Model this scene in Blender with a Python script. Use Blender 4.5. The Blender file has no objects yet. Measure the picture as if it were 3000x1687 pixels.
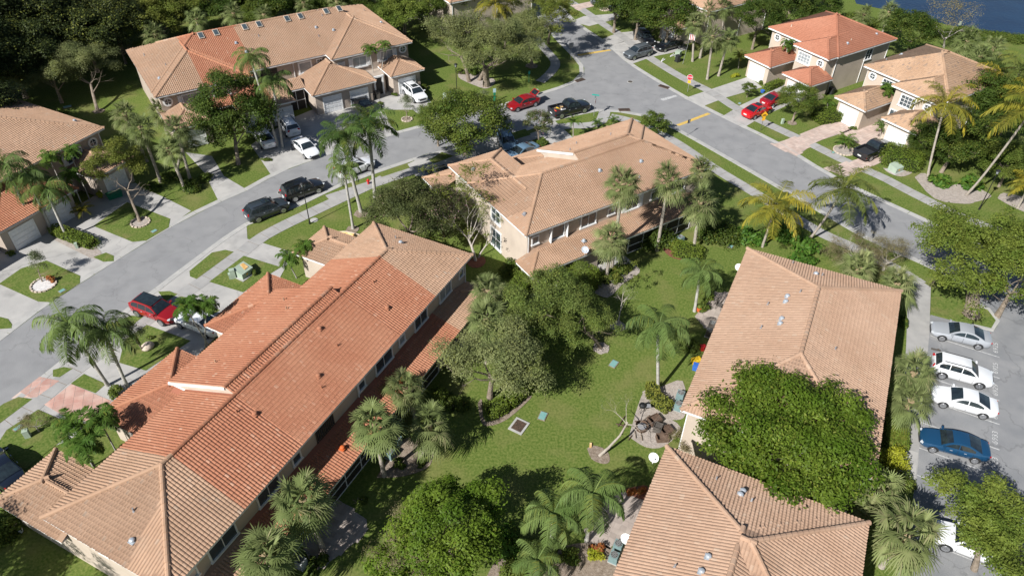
import bpy, math, random
import numpy as np
from mathutils import Vector, Matrix
R = math.radians
rng = np.random.default_rng(7)
random.seed(7)
scene = bpy.context.scene
COL = scene.collection

# ------------------------------------------------------------------ camera, sky, sun, exposure
CAM_H, FOC, PITCH, ROLL = 45.0, 2168.0, R(40.12), R(1.0)
fw = np.array([0, math.cos(PITCH), -math.sin(PITCH)]); rt0 = np.array([1.0, 0, 0]); up0 = np.cross(rt0, fw)
rt = math.cos(ROLL) * rt0 + math.sin(ROLL) * up0
up = -math.sin(ROLL) * rt0 + math.cos(ROLL) * up0
cam = bpy.data.cameras.new('camera'); cam.sensor_width = 36; cam.lens = FOC / 3000 * 36; cam.clip_end = 3000; cam.clip_start = 1
co = bpy.data.objects.new('camera', cam); COL.objects.link(co); scene.camera = co
co.matrix_world = Matrix(((rt[0], up[0], -fw[0], 0), (rt[1], up[1], -fw[1], 0), (rt[2], up[2], -fw[2], CAM_H), (0, 0, 0, 1)))
SUN_AZ, SUN_EL = 222.0, 39.0
wd = bpy.data.worlds.new('World'); scene.world = wd; wd.use_nodes = True
nt = wd.node_tree; sky = nt.nodes.new('ShaderNodeTexSky'); sky.sky_type = 'NISHITA'; sky.sun_disc = False
sky.sun_elevation = R(SUN_EL); sky.sun_rotation = R(SUN_AZ); sky.air_density = 1.0; sky.dust_density = .6; sky.ozone_density = 1.2
nt.links.new(sky.outputs[0], nt.nodes['Background'].inputs[0]); nt.nodes['Background'].inputs[1].default_value = 0.05
sun = bpy.data.lights.new('sun', 'SUN'); sun.energy = 5.0; sun.angle = R(0.5); sun.color = (1.0, .975, .94)
so = bpy.data.objects.new('sun', sun); COL.objects.link(so)
sv = Vector((math.sin(R(SUN_AZ)) * math.cos(R(SUN_EL)), math.cos(R(SUN_AZ)) * math.cos(R(SUN_EL)), math.sin(R(SUN_EL))))
so.rotation_euler = sv.to_track_quat('Z', 'Y').to_euler(); so.location = (0, 0, 80)
scene.view_settings.view_transform = 'Standard'; scene.view_settings.look = 'None'; scene.view_settings.gamma = 1
scene.view_settings.exposure = 0.62; scene.view_settings.use_curve_mapping = False
scene.cycles.max_bounces = 6; scene.cycles.transparent_max_bounces = 4

def project(p):
    v = np.asarray(p) - np.array([0, 0, CAM_H]); d = v @ fw
    return 1500 + FOC * (v @ rt) / d, 843.5 - FOC * (v @ up) / d

# ------------------------------------------------------------------ materials
MATS = {}
def nd(t, ty, **kw):
    n = t.nodes.new(ty)
    for k, v in kw.items():
        if k.startswith('i'):
            n.inputs[int(k[1:])].default_value = v
        else: setattr(n, k, v)
    return n
def mat(name, c1, c2=None, rough=.8, scale=3.0, detail=4, metal=0, spec=.4, bump=0, bscale=20, tint=0, tcol=None, mottle=None, coat=0, transl=0, crack=0):
    """Procedural material: two tones mixed by world-space noise, optional per-piece tint, second mottling layer and bump."""
    if name in MATS: return MATS[name]
    m = bpy.data.materials.new(name); m.use_nodes = True; t = m.node_tree; b = t.nodes['Principled BSDF']
    L = t.links.new
    geo = t.nodes.new('ShaderNodeNewGeometry'); c1 = tuple(c1) + (1,); c2 = tuple(c2) + (1,) if c2 else tuple(min(1, x * .86) for x in c1[:3]) + (1,)
    ns = nd(t, 'ShaderNodeTexNoise'); ns.inputs['Scale'].default_value = scale; ns.inputs['Detail'].default_value = detail
    L(geo.outputs['Position'], ns.inputs['Vector'])
    rp = nd(t, 'ShaderNodeMapRange'); rp.inputs[1].default_value = .35; rp.inputs[2].default_value = .65; L(ns.outputs['Fac'], rp.inputs[0])
    mx = nd(t, 'ShaderNodeMix', data_type='RGBA'); mx.inputs[6].default_value = c1; mx.inputs[7].default_value = c2; L(rp.outputs[0], mx.inputs[0])
    out = mx.outputs[2]
    if mottle:   # (colour, scale, low, high, strength)
        n2 = nd(t, 'ShaderNodeTexNoise'); n2.inputs['Scale'].default_value = mottle[1]; n2.inputs['Detail'].default_value = 6; L(geo.outputs['Position'], n2.inputs['Vector'])
        r2 = nd(t, 'ShaderNodeMapRange'); r2.inputs[1].default_value = mottle[2]; r2.inputs[2].default_value = mottle[3]; r2.inputs[4].default_value = mottle[4]; L(n2.outputs['Fac'], r2.inputs[0])
        m2 = nd(t, 'ShaderNodeMix', data_type='RGBA'); L(out, m2.inputs[6]); m2.inputs[7].default_value = tuple(mottle[0]) + (1,); L(r2.outputs[0], m2.inputs[0]); out = m2.outputs[2]
    if crack:    # thin wandering cracks: the edges of large distorted cells
        n4 = nd(t, 'ShaderNodeTexNoise'); n4.inputs['Scale'].default_value = .8; n4.inputs['Detail'].default_value = 5; L(geo.outputs['Position'], n4.inputs['Vector'])
        va = nd(t, 'ShaderNodeVectorMath', operation='MULTIPLY_ADD'); L(n4.outputs['Color'], va.inputs[0]); va.inputs[1].default_value = (2.6, 2.6, 0); L(geo.outputs['Position'], va.inputs[2])
        vo = nd(t, 'ShaderNodeTexVoronoi', feature='DISTANCE_TO_EDGE'); vo.inputs['Scale'].default_value = .16; L(va.outputs[0], vo.inputs['Vector'])
        r4 = nd(t, 'ShaderNodeMapRange'); r4.inputs[1].default_value = .0; r4.inputs[2].default_value = .012; r4.inputs[3].default_value = crack; r4.inputs[4].default_value = 0; L(vo.outputs['Distance'], r4.inputs[0])
        m4 = nd(t, 'ShaderNodeMix', data_type='RGBA'); L(out, m4.inputs[6]); m4.inputs[7].default_value = (.06, .06, .06, 1); L(r4.outputs[0], m4.inputs[0]); out = m4.outputs[2]
    if tint:     # per-piece tone from a stored attribute plus the object's own random number
        at = nd(t, 'ShaderNodeAttribute', attribute_name='tint'); oi = t.nodes.new('ShaderNodeObjectInfo')
        ad = nd(t, 'ShaderNodeMath', operation='ADD'); L(at.outputs['Fac'], ad.inputs[0]); L(oi.outputs['Random'], ad.inputs[1])
        fr = nd(t, 'ShaderNodeMath', operation='FRACT'); L(ad.outputs[0], fr.inputs[0])
        mr = nd(t, 'ShaderNodeMapRange'); mr.inputs[3].default_value = 1 - tint; mr.inputs[4].default_value = 1 + tint; L(fr.outputs[0], mr.inputs[0])
        vm = nd(t, 'ShaderNodeVectorMath', operation='SCALE'); L(out, vm.inputs[0]); L(mr.outputs[0], vm.inputs['Scale']); out = vm.outputs[0]
        if tcol:
            pw = nd(t, 'ShaderNodeMath', operation='POWER'); pw.inputs[1].default_value = tcol[1]; L(fr.outputs[0], pw.inputs[0])
            m3 = nd(t, 'ShaderNodeMix', data_type='RGBA'); L(out, m3.inputs[6]); m3.inputs[7].default_value = tuple(tcol[0]) + (1,); L(pw.outputs[0], m3.inputs[0]); out = m3.outputs[2]
    L(out, b.inputs['Base Color'])
    b.inputs['Roughness'].default_value = rough; b.inputs['Metallic'].default_value = metal; b.inputs['Specular IOR Level'].default_value = spec
    if coat: b.inputs['Coat Weight'].default_value = coat; b.inputs['Coat Roughness'].default_value = .04
    if bump:
        nb = nd(t, 'ShaderNodeTexNoise'); nb.inputs['Scale'].default_value = bscale; nb.inputs['Detail'].default_value = 5; L(geo.outputs['Position'], nb.inputs['Vector'])
        bp = nd(t, 'ShaderNodeBump'); bp.inputs['Strength'].default_value = min(1, bump); bp.inputs['Distance'].default_value = .05 * max(1, bump); L(nb.outputs['Fac'], bp.inputs['Height']); L(bp.outputs[0], b.inputs['Normal'])
    if transl:
        tr = t.nodes.new('ShaderNodeBsdfTranslucent'); L(out, tr.inputs['Color']); ms = nd(t, 'ShaderNodeMixShader', i0=transl)
        L(b.outputs[0], ms.inputs[1]); L(tr.outputs[0], ms.inputs[2]); L(ms.outputs[0], t.nodes['Material Output'].inputs[0])
    MATS[name] = m
    return m

def leafmat(name, a, b_, t=.35, tc=None, transl=.36):
    k = 1.0 if 'dark_l' in name or 'deep' in name else 1.22
    a, b_ = (a[0] * k * 1.06, a[1] * k, a[2] * k), (b_[0] * k * 1.06, b_[1] * k, b_[2] * k)
    return mat(name, a, b_, rough=.55, scale=.5, spec=.16, tint=t, tcol=tc or ((.16, .17, .03), 9), transl=transl)

M = dict(
 grass=mat('lawn_grass', (.066, .108, .018), (.142, .172, .044), rough=.95, scale=5.5, detail=8, spec=.1, bump=.25, bscale=9, mottle=((.185, .170, .066), .30, .50, .74, .7)),
 grass2=mat('verge_grass', (.066, .110, .019), (.140, .170, .045), rough=.95, scale=6, detail=8, spec=.1, bump=.25, bscale=9, mottle=((.19, .16, .07), .6, .5, .74, .6)),
 asphalt=mat('asphalt', (.218, .219, .222), (.250, .250, .250), rough=.92, scale=.5, detail=10, spec=.2, bump=.3, bscale=14, mottle=((.155, .155, .157), .7, .50, .85, .55), crack=.22),
 lot=mat('car_park_asphalt', (.185, .19, .197), (.235, .236, .238), rough=.92, scale=.45, detail=10, spec=.2, bump=.3, bscale=14, mottle=((.31, .305, .30), .35, .55, .75, .6), crack=.3),
 concrete=mat('drive_concrete', (0.405, 0.391, 0.368), (0.331, 0.322, 0.308), rough=.9, scale=.45, detail=8, bump=.15, mottle=((.19, .185, .178), .55, .52, .8, .7), crack=.25),
 walk=mat('walk_concrete', (0.276, 0.271, 0.262), (0.340, 0.331, 0.317), rough=.9, scale=.8, detail=8, bump=.15, mottle=((.19, .19, .185), 1.1, .55, .8, .5)),
 kerb=mat('kerb_concrete', (0.396, 0.386, 0.363), (0.331, 0.327, 0.313), rough=.9, scale=1.2, bump=.1, mottle=((.24, .24, .23), 1.5, .6, .85, .5)),
 paver_pink=mat('pink_paver', (.40, .22, .18), (.46, .30, .25), rough=.85, scale=1.0, mottle=((.5, .40, .34), .5, .5, .8, .5), tint=.12),
 paver_pale=mat('pale_paver', (.44, .33, .28), (.50, .40, .345), rough=.85, scale=1.0, tint=.12),
 paver_tan=mat('tan_paver', (.30, .25, .22), (.36, .31, .27), rough=.85, scale=1.0, tint=.14),
 line=mat('white_line', (.50, .50, .49), (.30, .30, .30), rough=.8, scale=5, detail=6),
 yellow=mat('yellow_line', (.62, .40, .08), (.45, .32, .1), rough=.8, scale=3),
 pale=mat('pale_gravel', (.36, .31, .27), (.26, .225, .195), rough=.95, scale=3, detail=9, bump=1, bscale=12, mottle=((.46, .42, .38), 6, .5, .7, .7)),
 brown=mat('leaf_mulch', (.17, .13, .095), (.25, .20, .155), rough=.95, scale=3, detail=9, bump=1, bscale=12, mottle=((.33, .28, .23), 5, .5, .7, .6)),
 red=mat('red_mulch', (.20, .075, .045), (.14, .06, .04), rough=.95, scale=4, detail=9, bump=1, bscale=12),
 water=mat('lake_water', (.004, .016, .045), (.006, .024, .06), rough=.12, scale=.3, spec=.5, bump=.6, bscale=1.6),
 tile_tan=mat('tan_clay_tile', (0.340, 0.214, 0.138), (0.396, 0.254, 0.168), rough=.85, scale=.35, detail=6, spec=.25, tint=.055, tcol=((.36, .27, .20), 40), mottle=((.34, .25, .185), .9, .55, .8, .45)),
 tile_tan2=mat('pink_tan_tile', (0.357, 0.229, 0.154), (0.402, 0.267, 0.185), rough=.85, scale=.3, detail=6, spec=.25, tint=.06, tcol=((.40, .29, .21), 30), mottle=((.31, .225, .165), .7, .55, .8, .4)),
 tile_orange=mat('terracotta_tile', (0.337, 0.140, 0.078), (0.377, 0.175, 0.102), rough=.85, scale=.35, detail=6, spec=.25, tint=.05, tcol=((.42, .24, .16), 30)),
 tile_orange_e=mat('salmon_tile', (0.312, 0.128, 0.077), (0.348, 0.154, 0.097), rough=.85, scale=.3, spec=.25, tint=.05),
 tile_aged=mat('aged_tan_tile', (0.330, 0.210, 0.133), (0.384, 0.254, 0.166), rough=.85, scale=.4, detail=8, spec=.25, tint=.09, tcol=((.20, .15, .115), 9)),
 under_tan=mat('tan_shaded_pan', (.26, .165, .11), (.30, .20, .135), rough=.9, scale=1), under_orange=mat('terracotta_shaded_pan', (.26, .098, .058), (.30, .115, .07), rough=.9, scale=1),  # tan and terracotta pans darkened: shade between the tiles put into the colour
 under_e=mat('salmon_pan_tile', (.34, .135, .075), (.38, .16, .09), rough=.9, scale=1), under_aged=mat('aged_shaded_pan', (.30, .19, .125), (.35, .23, .155), rough=.9, scale=1),  # aged pan slightly darker than its tile, with gap shade in its colour
 under_tan2=mat('pink_tan_shaded_pan', (.25, .155, .105), (.28, .18, .125), rough=.9, scale=1),  # darker than its tile, the shade of the gaps painted in
 mortar=mat('pale_mortar', (.55, .47, .39), (.48, .38, .3), rough=.9),
 stucco=mat('cream_stucco', (0.488, 0.414, 0.336), (0.432, 0.363, 0.294), rough=.9, scale=.6, detail=8, bump=.25, bscale=25, mottle=((.33, .28, .225), .5, .58, .85, .5)),
 stucco_grey=mat('taupe_stucco', (.40, .335, .275), (.36, .30, .25), rough=.9, scale=.5, detail=7, bump=.25, bscale=25, mottle=((.27, .22, .18), .45, .60, .85, .5)),
 white=mat('white_paint', (.74, .74, .73), (.68, .68, .67), rough=.55, scale=2), whitem=mat('white_metal', (.72, .73, .74), rough=.4, spec=.5),
 glass=mat('dark_glass', (.035, .05, .06), (.06, .08, .09), rough=.06, spec=.9, scale=.8), screen=mat('dark_screen', (.022, .02, .018), (.04, .035, .03), rough=.7, scale=1.5),
 curtain=mat('curtained_glass', (.33, .36, .37), (.22, .25, .27), rough=.12, spec=.8, scale=1.5), bronze=mat('bronze_metal', (.09, .08, .07), rough=.5),
 black=mat('black_metal', (.015, .015, .016), rough=.45), dark=mat('dark_plastic', (.03, .032, .035), rough=.55), rubber=mat('tyre_rubber', (.018, .018, .018), rough=.85),
 alloy=mat('wheel_alloy', (.50, .51, .53), rough=.3, metal=.8), steel=mat('vent_metal', (.50, .54, .58), (.40, .43, .46), rough=.4, metal=.35), lead=mat('grey_pipe', (.25, .25, .26), rough=.6),
 greenbox=mat('pale_green_enamel', (.33, .40, .32), (.29, .35, .28), rough=.55, scale=2), tealbox=mat('teal_lid_plastic', (.14, .30, .28), (.18, .33, .31), rough=.6, scale=3),
 acgreen=mat('teal_enamel', (.17, .25, .25), rough=.5), acgrey=mat('grey_enamel', (.42, .43, .42), rough=.5), rust=mat('rusty_iron', (.065, .042, .030), (.12, .075, .05), rough=.9, scale=6, detail=8),
 bark=mat('brown_bark', (.17, .135, .10), (.25, .205, .16), rough=.95, scale=3, detail=8, bump=1, bscale=9), bark_pale=mat('pale_bark', (.42, .38, .33), (.30, .27, .235), rough=.95, scale=2.5, detail=8, bump=.8, bscale=9),
 palmbark=mat('palm_bark', (.27, .235, .195), (.36, .32, .27), rough=.95, scale=4, detail=6, bump=1, bscale=9), palmwhite=mat('pale_palm_trunk', (.40, .385, .35), (.31, .295, .265), rough=.9, scale=3, detail=6, bump=.6, bscale=7),
 shaft=mat('green_crownshaft', (.10, .20, .05), (.14, .23, .06), rough=.5), straw=mat('dry_thatch', (.27, .20, .11), (.35, .27, .16), rough=.95, scale=6),
 l_lush=leafmat('lush_leaves', (.062, .118, .010), (.100, .155, .018), tc=((.20, .22, .04), 12)),
 l_olive=leafmat('olive_leaves', (.082, .130, .020), (.128, .168, .030)), l_olive2=leafmat('yellow_green_leaves', (.090, .128, .022), (.135, .155, .030)),
 l_fine=leafmat('soft_green_leaves', (.095, .148, .032), (.140, .185, .048)), l_grey=leafmat('grey_green_leaves', (.110, .140, .052), (.160, .182, .074), transl=.3),
 l_dark=leafmat('dark_leaves', (.046, .090, .014), (.075, .115, .021)), l_dark2=leafmat('glossy_leaves', (.058, .102, .016), (.098, .135, .026)),
 l_shade=leafmat('deep_shade_leaves', (.022, .035, .010), (.032, .048, .013), transl=.1), l_wisp=leafmat('dry_leaves', (.14, .125, .070), (.19, .17, .095)),  # deep leaves are near black, the grove's shade put into their colour
 l_flower=leafmat('shrub_leaves', (.060, .080, .028), (.085, .10, .034), tc=((.48, .22, .30), 26)), l_flower2=leafmat('blossom_tree_leaves', (.055, .085, .028), (.080, .105, .036), tc=((.60, .55, .48), 14)),
 l_hedge=leafmat('hedge_leaves', (.085, .140, .018), (.120, .170, .026)), l_yel=leafmat('yellow_green_shrub_leaves', (.22, .26, .018), (.30, .32, .03)), l_red=leafmat('red_leaves', (.25, .08, .03), (.33, .13, .04)),
 l_phil=leafmat('broad_leaves', (.045, .115, .014), (.070, .145, .022)), l_yhedge=leafmat('variegated_leaves', (.13, .16, .025), (.19, .20, .04)),
 f_sabal=leafmat('fan_palm_leaf', (.125, .172, .056), (.185, .228, .088), t=.3, tc=((.25, .24, .12), 7)), f_queen=leafmat('feather_palm_leaf', (.088, .148, .038), (.125, .185, .055), t=.3),
 f_royal=leafmat('royal_palm_leaf', (.050, .100, .022), (.080, .130, .034), t=.35), f_coco=leafmat('coconut_leaf', (.120, .150, .022), (.18, .185, .034), t=.35, tc=((.42, .33, .035), 2.6)), f_coco2=leafmat('green_coconut_leaf', (.075, .115, .026), (.12, .145, .036), t=.35, tc=((.34, .30, .05), 7)),
 f_chr=leafmat('glossy_palm_leaf', (.055, .120, .018), (.085, .155, .026), t=.3),
 wood=mat('weathered_wood', (.10, .065, .045), (.15, .10, .07), rough=.9, scale=5), orangewood=mat('fibreglass_orange', (.55, .32, .10), (.70, .52, .30), rough=.5, scale=2),
 redp=mat('red_enamel', (.50, .02, .02), rough=.4), signhot=mat('orange_vent_paint', (.55, .12, .03), rough=.6), signred=mat('sign_red', (.50, .015, .035), rough=.5), signyel=mat('sign_yellow', (.80, .42, .02), rough=.5), signteal=mat('sign_teal', (.02, .30, .25), rough=.5),
 dogreen=mat('dark_green_enamel', (.01, .16, .08), rough=.5), signblue=mat('sign_pale_blue', (.35, .50, .52), rough=.5), stone=mat('pale_stone', (.50, .42, .34), (.40, .33, .27), rough=.9, scale=4), whitestone=mat('white_pebbles', (.62, .60, .58), (.45, .43, .42), rough=.9, scale=8),
 tarp=mat('blue_cloth', (.03, .12, .45), rough=.7), yelplastic=mat('yellow_plastic', (.65, .42, .02), rough=.5), skin_flag=mat('flag_red', (.45, .05, .06), rough=.8), flagblue=mat('flag_blue', (.03, .05, .2), rough=.8),
)
def paint(name, c):
    return mat('car_paint_' + name, c, c, rough=.28, spec=.5, coat=1.0, metal=.15)
PAINT = dict(silver=(.36, .38, .41), white=(.80, .81, .82), blue=(.010, .055, .125), red=(.28, .008, .012), graphite=(.035, .045, .055), black=(.008, .009, .012), grey=(.10, .115, .13),
 brightred=(.55, .006, .010), crimson=(.30, .006, .015), bluegrey=(.12, .20, .28), navy=(.008, .012, .022))
M['cglass'] = mat('car_glass', (.012, .016, .02), (.02, .03, .035), rough=.03, spec=1.0); M['headl'] = mat('headlight_lens', (.55, .58, .60), rough=.1, spec=.8); M['taill'] = mat('tail_light_red', (.45, .01, .012), rough=.2); M['plate'] = mat('plate_white', (.6, .62, .6), rough=.5)

# ------------------------------------------------------------------ geometry helpers
class MB:
    """Collects verts and faces of one mesh object."""
    def __init__(s): s.v = []; s.f = []; s.m = []
    def add(s, v, f, mi=0):
        k = len(s.v); s.v += [tuple(map(float, p)) for p in v]; s.f += [tuple(i + k for i in q) for q in f]; s.m += [mi] * len(f); return s
    def box(s, c, d, rz=0, mi=0, taper=1.0):
        hx, hy, hz = d[0] / 2, d[1] / 2, d[2] / 2; ca, sa = math.cos(rz), math.sin(rz); vs = []
        for z, t in ((-hz, 1), (hz, taper)):
            for x, y in ((-hx, -hy), (hx, -hy), (hx, hy), (-hx, hy)):
                x *= t; y *= t
                vs.append((c[0] + x * ca - y * sa, c[1] + x * sa + y * ca, c[2] + z))
        return s.add(vs, [(3, 2, 1, 0), (4, 5, 6, 7), (0, 1, 5, 4), (1, 2, 6, 5), (2, 3, 7, 6), (3, 0, 4, 7)], mi)
    def cyl(s, p, q, r0, r1=None, n=10, mi=0, cap=True):
        r1 = r0 if r1 is None else r1; p, q = Vector(p), Vector(q); a = (q - p).normalized(); b = a.orthogonal().normalized(); c = a.cross(b); vs = []
        for o_, r in ((p, r0), (q, r1)):
            for i in range(n):
                t = 2 * math.pi * i / n; vs.append(o_ + r * (math.cos(t) * b + math.sin(t) * c))
        fs = [(i, (i + 1) % n, n + (i + 1) % n, n + i) for i in range(n)]
        if cap: fs += [tuple(range(n - 1, -1, -1)), tuple(range(n, 2 * n))]
        return s.add(vs, fs, mi)
    def tube(s, pts, rad, n=7, mi=0):
        vs = []; fs = []; pts = [Vector(p) for p in pts]; prev = None
        for i, p in enumerate(pts):
            a = (pts[min(i + 1, len(pts) - 1)] - pts[max(i - 1, 0)]).normalized()
            b = a.orthogonal().normalized() if prev is None else (prev - a * prev.dot(a)).normalized(); prev = b; c = a.cross(b)
            for j in range(n):
                t = 2 * math.pi * j / n; vs.append(p + rad[i] * (math.cos(t) * b + math.sin(t) * c))
        for i in range(len(pts) - 1):
            for j in range(n): fs.append((i * n + j, i * n + (j + 1) % n, (i + 1) * n + (j + 1) % n, (i + 1) * n + j))
        fs.append(tuple(range((len(pts) - 1) * n, len(pts) * n)))
        return s.add(vs, fs, mi)
    def sphere(s, c, r, n=10, m=6, sz=1.0, mi=0):
        vs = [(c[0], c[1], c[2] - r * sz)]; fs = []
        for i in range(1, m):
            t = math.pi * i / m
            for j in range(n):
                a = 2 * math.pi * j / n; vs.append((c[0] + r * math.sin(t) * math.cos(a), c[1] + r * math.sin(t) * math.sin(a), c[2] - r * sz * math.cos(t)))
        vs.append((c[0], c[1], c[2] + r * sz)); k = len(vs) - 1
        for j in range(n): fs.append((0, 1 + (j + 1) % n, 1 + j)); fs.append((k, 1 + (m - 2) * n + j, 1 + (m - 2) * n + (j + 1) % n))
        for i in range(m - 2):
            for j in range(n): fs.append((1 + i * n + j, 1 + i * n + (j + 1) % n, 1 + (i + 1) * n + (j + 1) % n, 1 + (i + 1) * n + j))
        return s.add(vs, fs, mi)
    def prism(s, pts, z0, z1, mi=0):
        n = len(pts); ar = sum(pts[i][0] * pts[(i + 1) % n][1] - pts[(i + 1) % n][0] * pts[i][1] for i in range(n))
        if ar < 0: pts = pts[::-1]
        return s.add([(x, y, z0) for x, y in pts] + [(x, y, z1) for x, y in pts], [tuple(range(n - 1, -1, -1)), tuple(range(n, 2 * n))] + [(i, (i + 1) % n, n + (i + 1) % n, n + i) for i in range(n)], mi)
    def mesh(s, name, mats, smooth=False):
        me = bpy.data.meshes.new(name); me.from_pydata(s.v, [], s.f)
        for m_ in (mats if isinstance(mats, (list, tuple)) else [mats]): me.materials.append(m_)
        if any(s.m): me.polygons.foreach_set('material_index', s.m)
        if smooth: me.polygons.foreach_set('use_smooth', [True] * len(me.polygons))
        me.update(); return me
    def build(s, name, mats, parent=None, smooth=False, **kw):
        return link(name, s.mesh(name, mats, smooth), parent, **kw)
def link(name, me, parent=None, loc=None, rz=None, **kw):
    o = bpy.data.objects.new(name, me); COL.objects.link(o)
    if parent: o.parent = parent
    if loc is not None: o.location = loc
    if rz is not None: o.rotation_euler = (0, 0, rz)
    for k, v in kw.items(): o[k] = v
    return o
def thing(name, label, cat, loc=(0, 0, 0), rz=0, group=None):
    o = link(name, None, None, loc, rz, label=label, category=cat)
    if group: o['group'] = group
    return o
def tag(o, label, cat, group=None):
    o['label'] = label; o['category'] = cat
    if group: o['group'] = group
    return o
def copy_tree(o, parent=None):
    c = o.copy(); COL.objects.link(c)
    if parent: c.parent = parent
    for ch in list(o.children): copy_tree(ch, c)
    return c
def np_mesh(name, V, Fq, tint=None, mats=None, smooth=False, mi=None):
    """Fast quad/tri mesh from arrays; Fq (n,k)."""
    me = bpy.data.meshes.new(name); k = Fq.shape[1]; me.vertices.add(len(V)); me.vertices.foreach_set('co', np.ascontiguousarray(V, dtype=np.float32).ravel())
    me.loops.add(Fq.size); me.loops.foreach_set('vertex_index', np.ascontiguousarray(Fq, dtype=np.int32).ravel())
    me.polygons.add(len(Fq)); me.polygons.foreach_set('loop_start', np.arange(0, Fq.size, k, dtype=np.int32)); me.polygons.foreach_set('loop_total', np.full(len(Fq), k, dtype=np.int32))
    for m_ in (mats if isinstance(mats, (list, tuple)) else [mats]): me.materials.append(m_)
    if mi is not None: me.polygons.foreach_set('material_index', np.ascontiguousarray(mi, dtype=np.int32))
    if tint is not None:
        a = me.attributes.new('tint', 'FLOAT', 'POINT'); a.data.foreach_set('value', np.ascontiguousarray(tint, dtype=np.float32))
    me.update(calc_edges=True); me.validate()
    if smooth: me.polygons.foreach_set('use_smooth', [True] * len(me.polygons))
    return me

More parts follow.
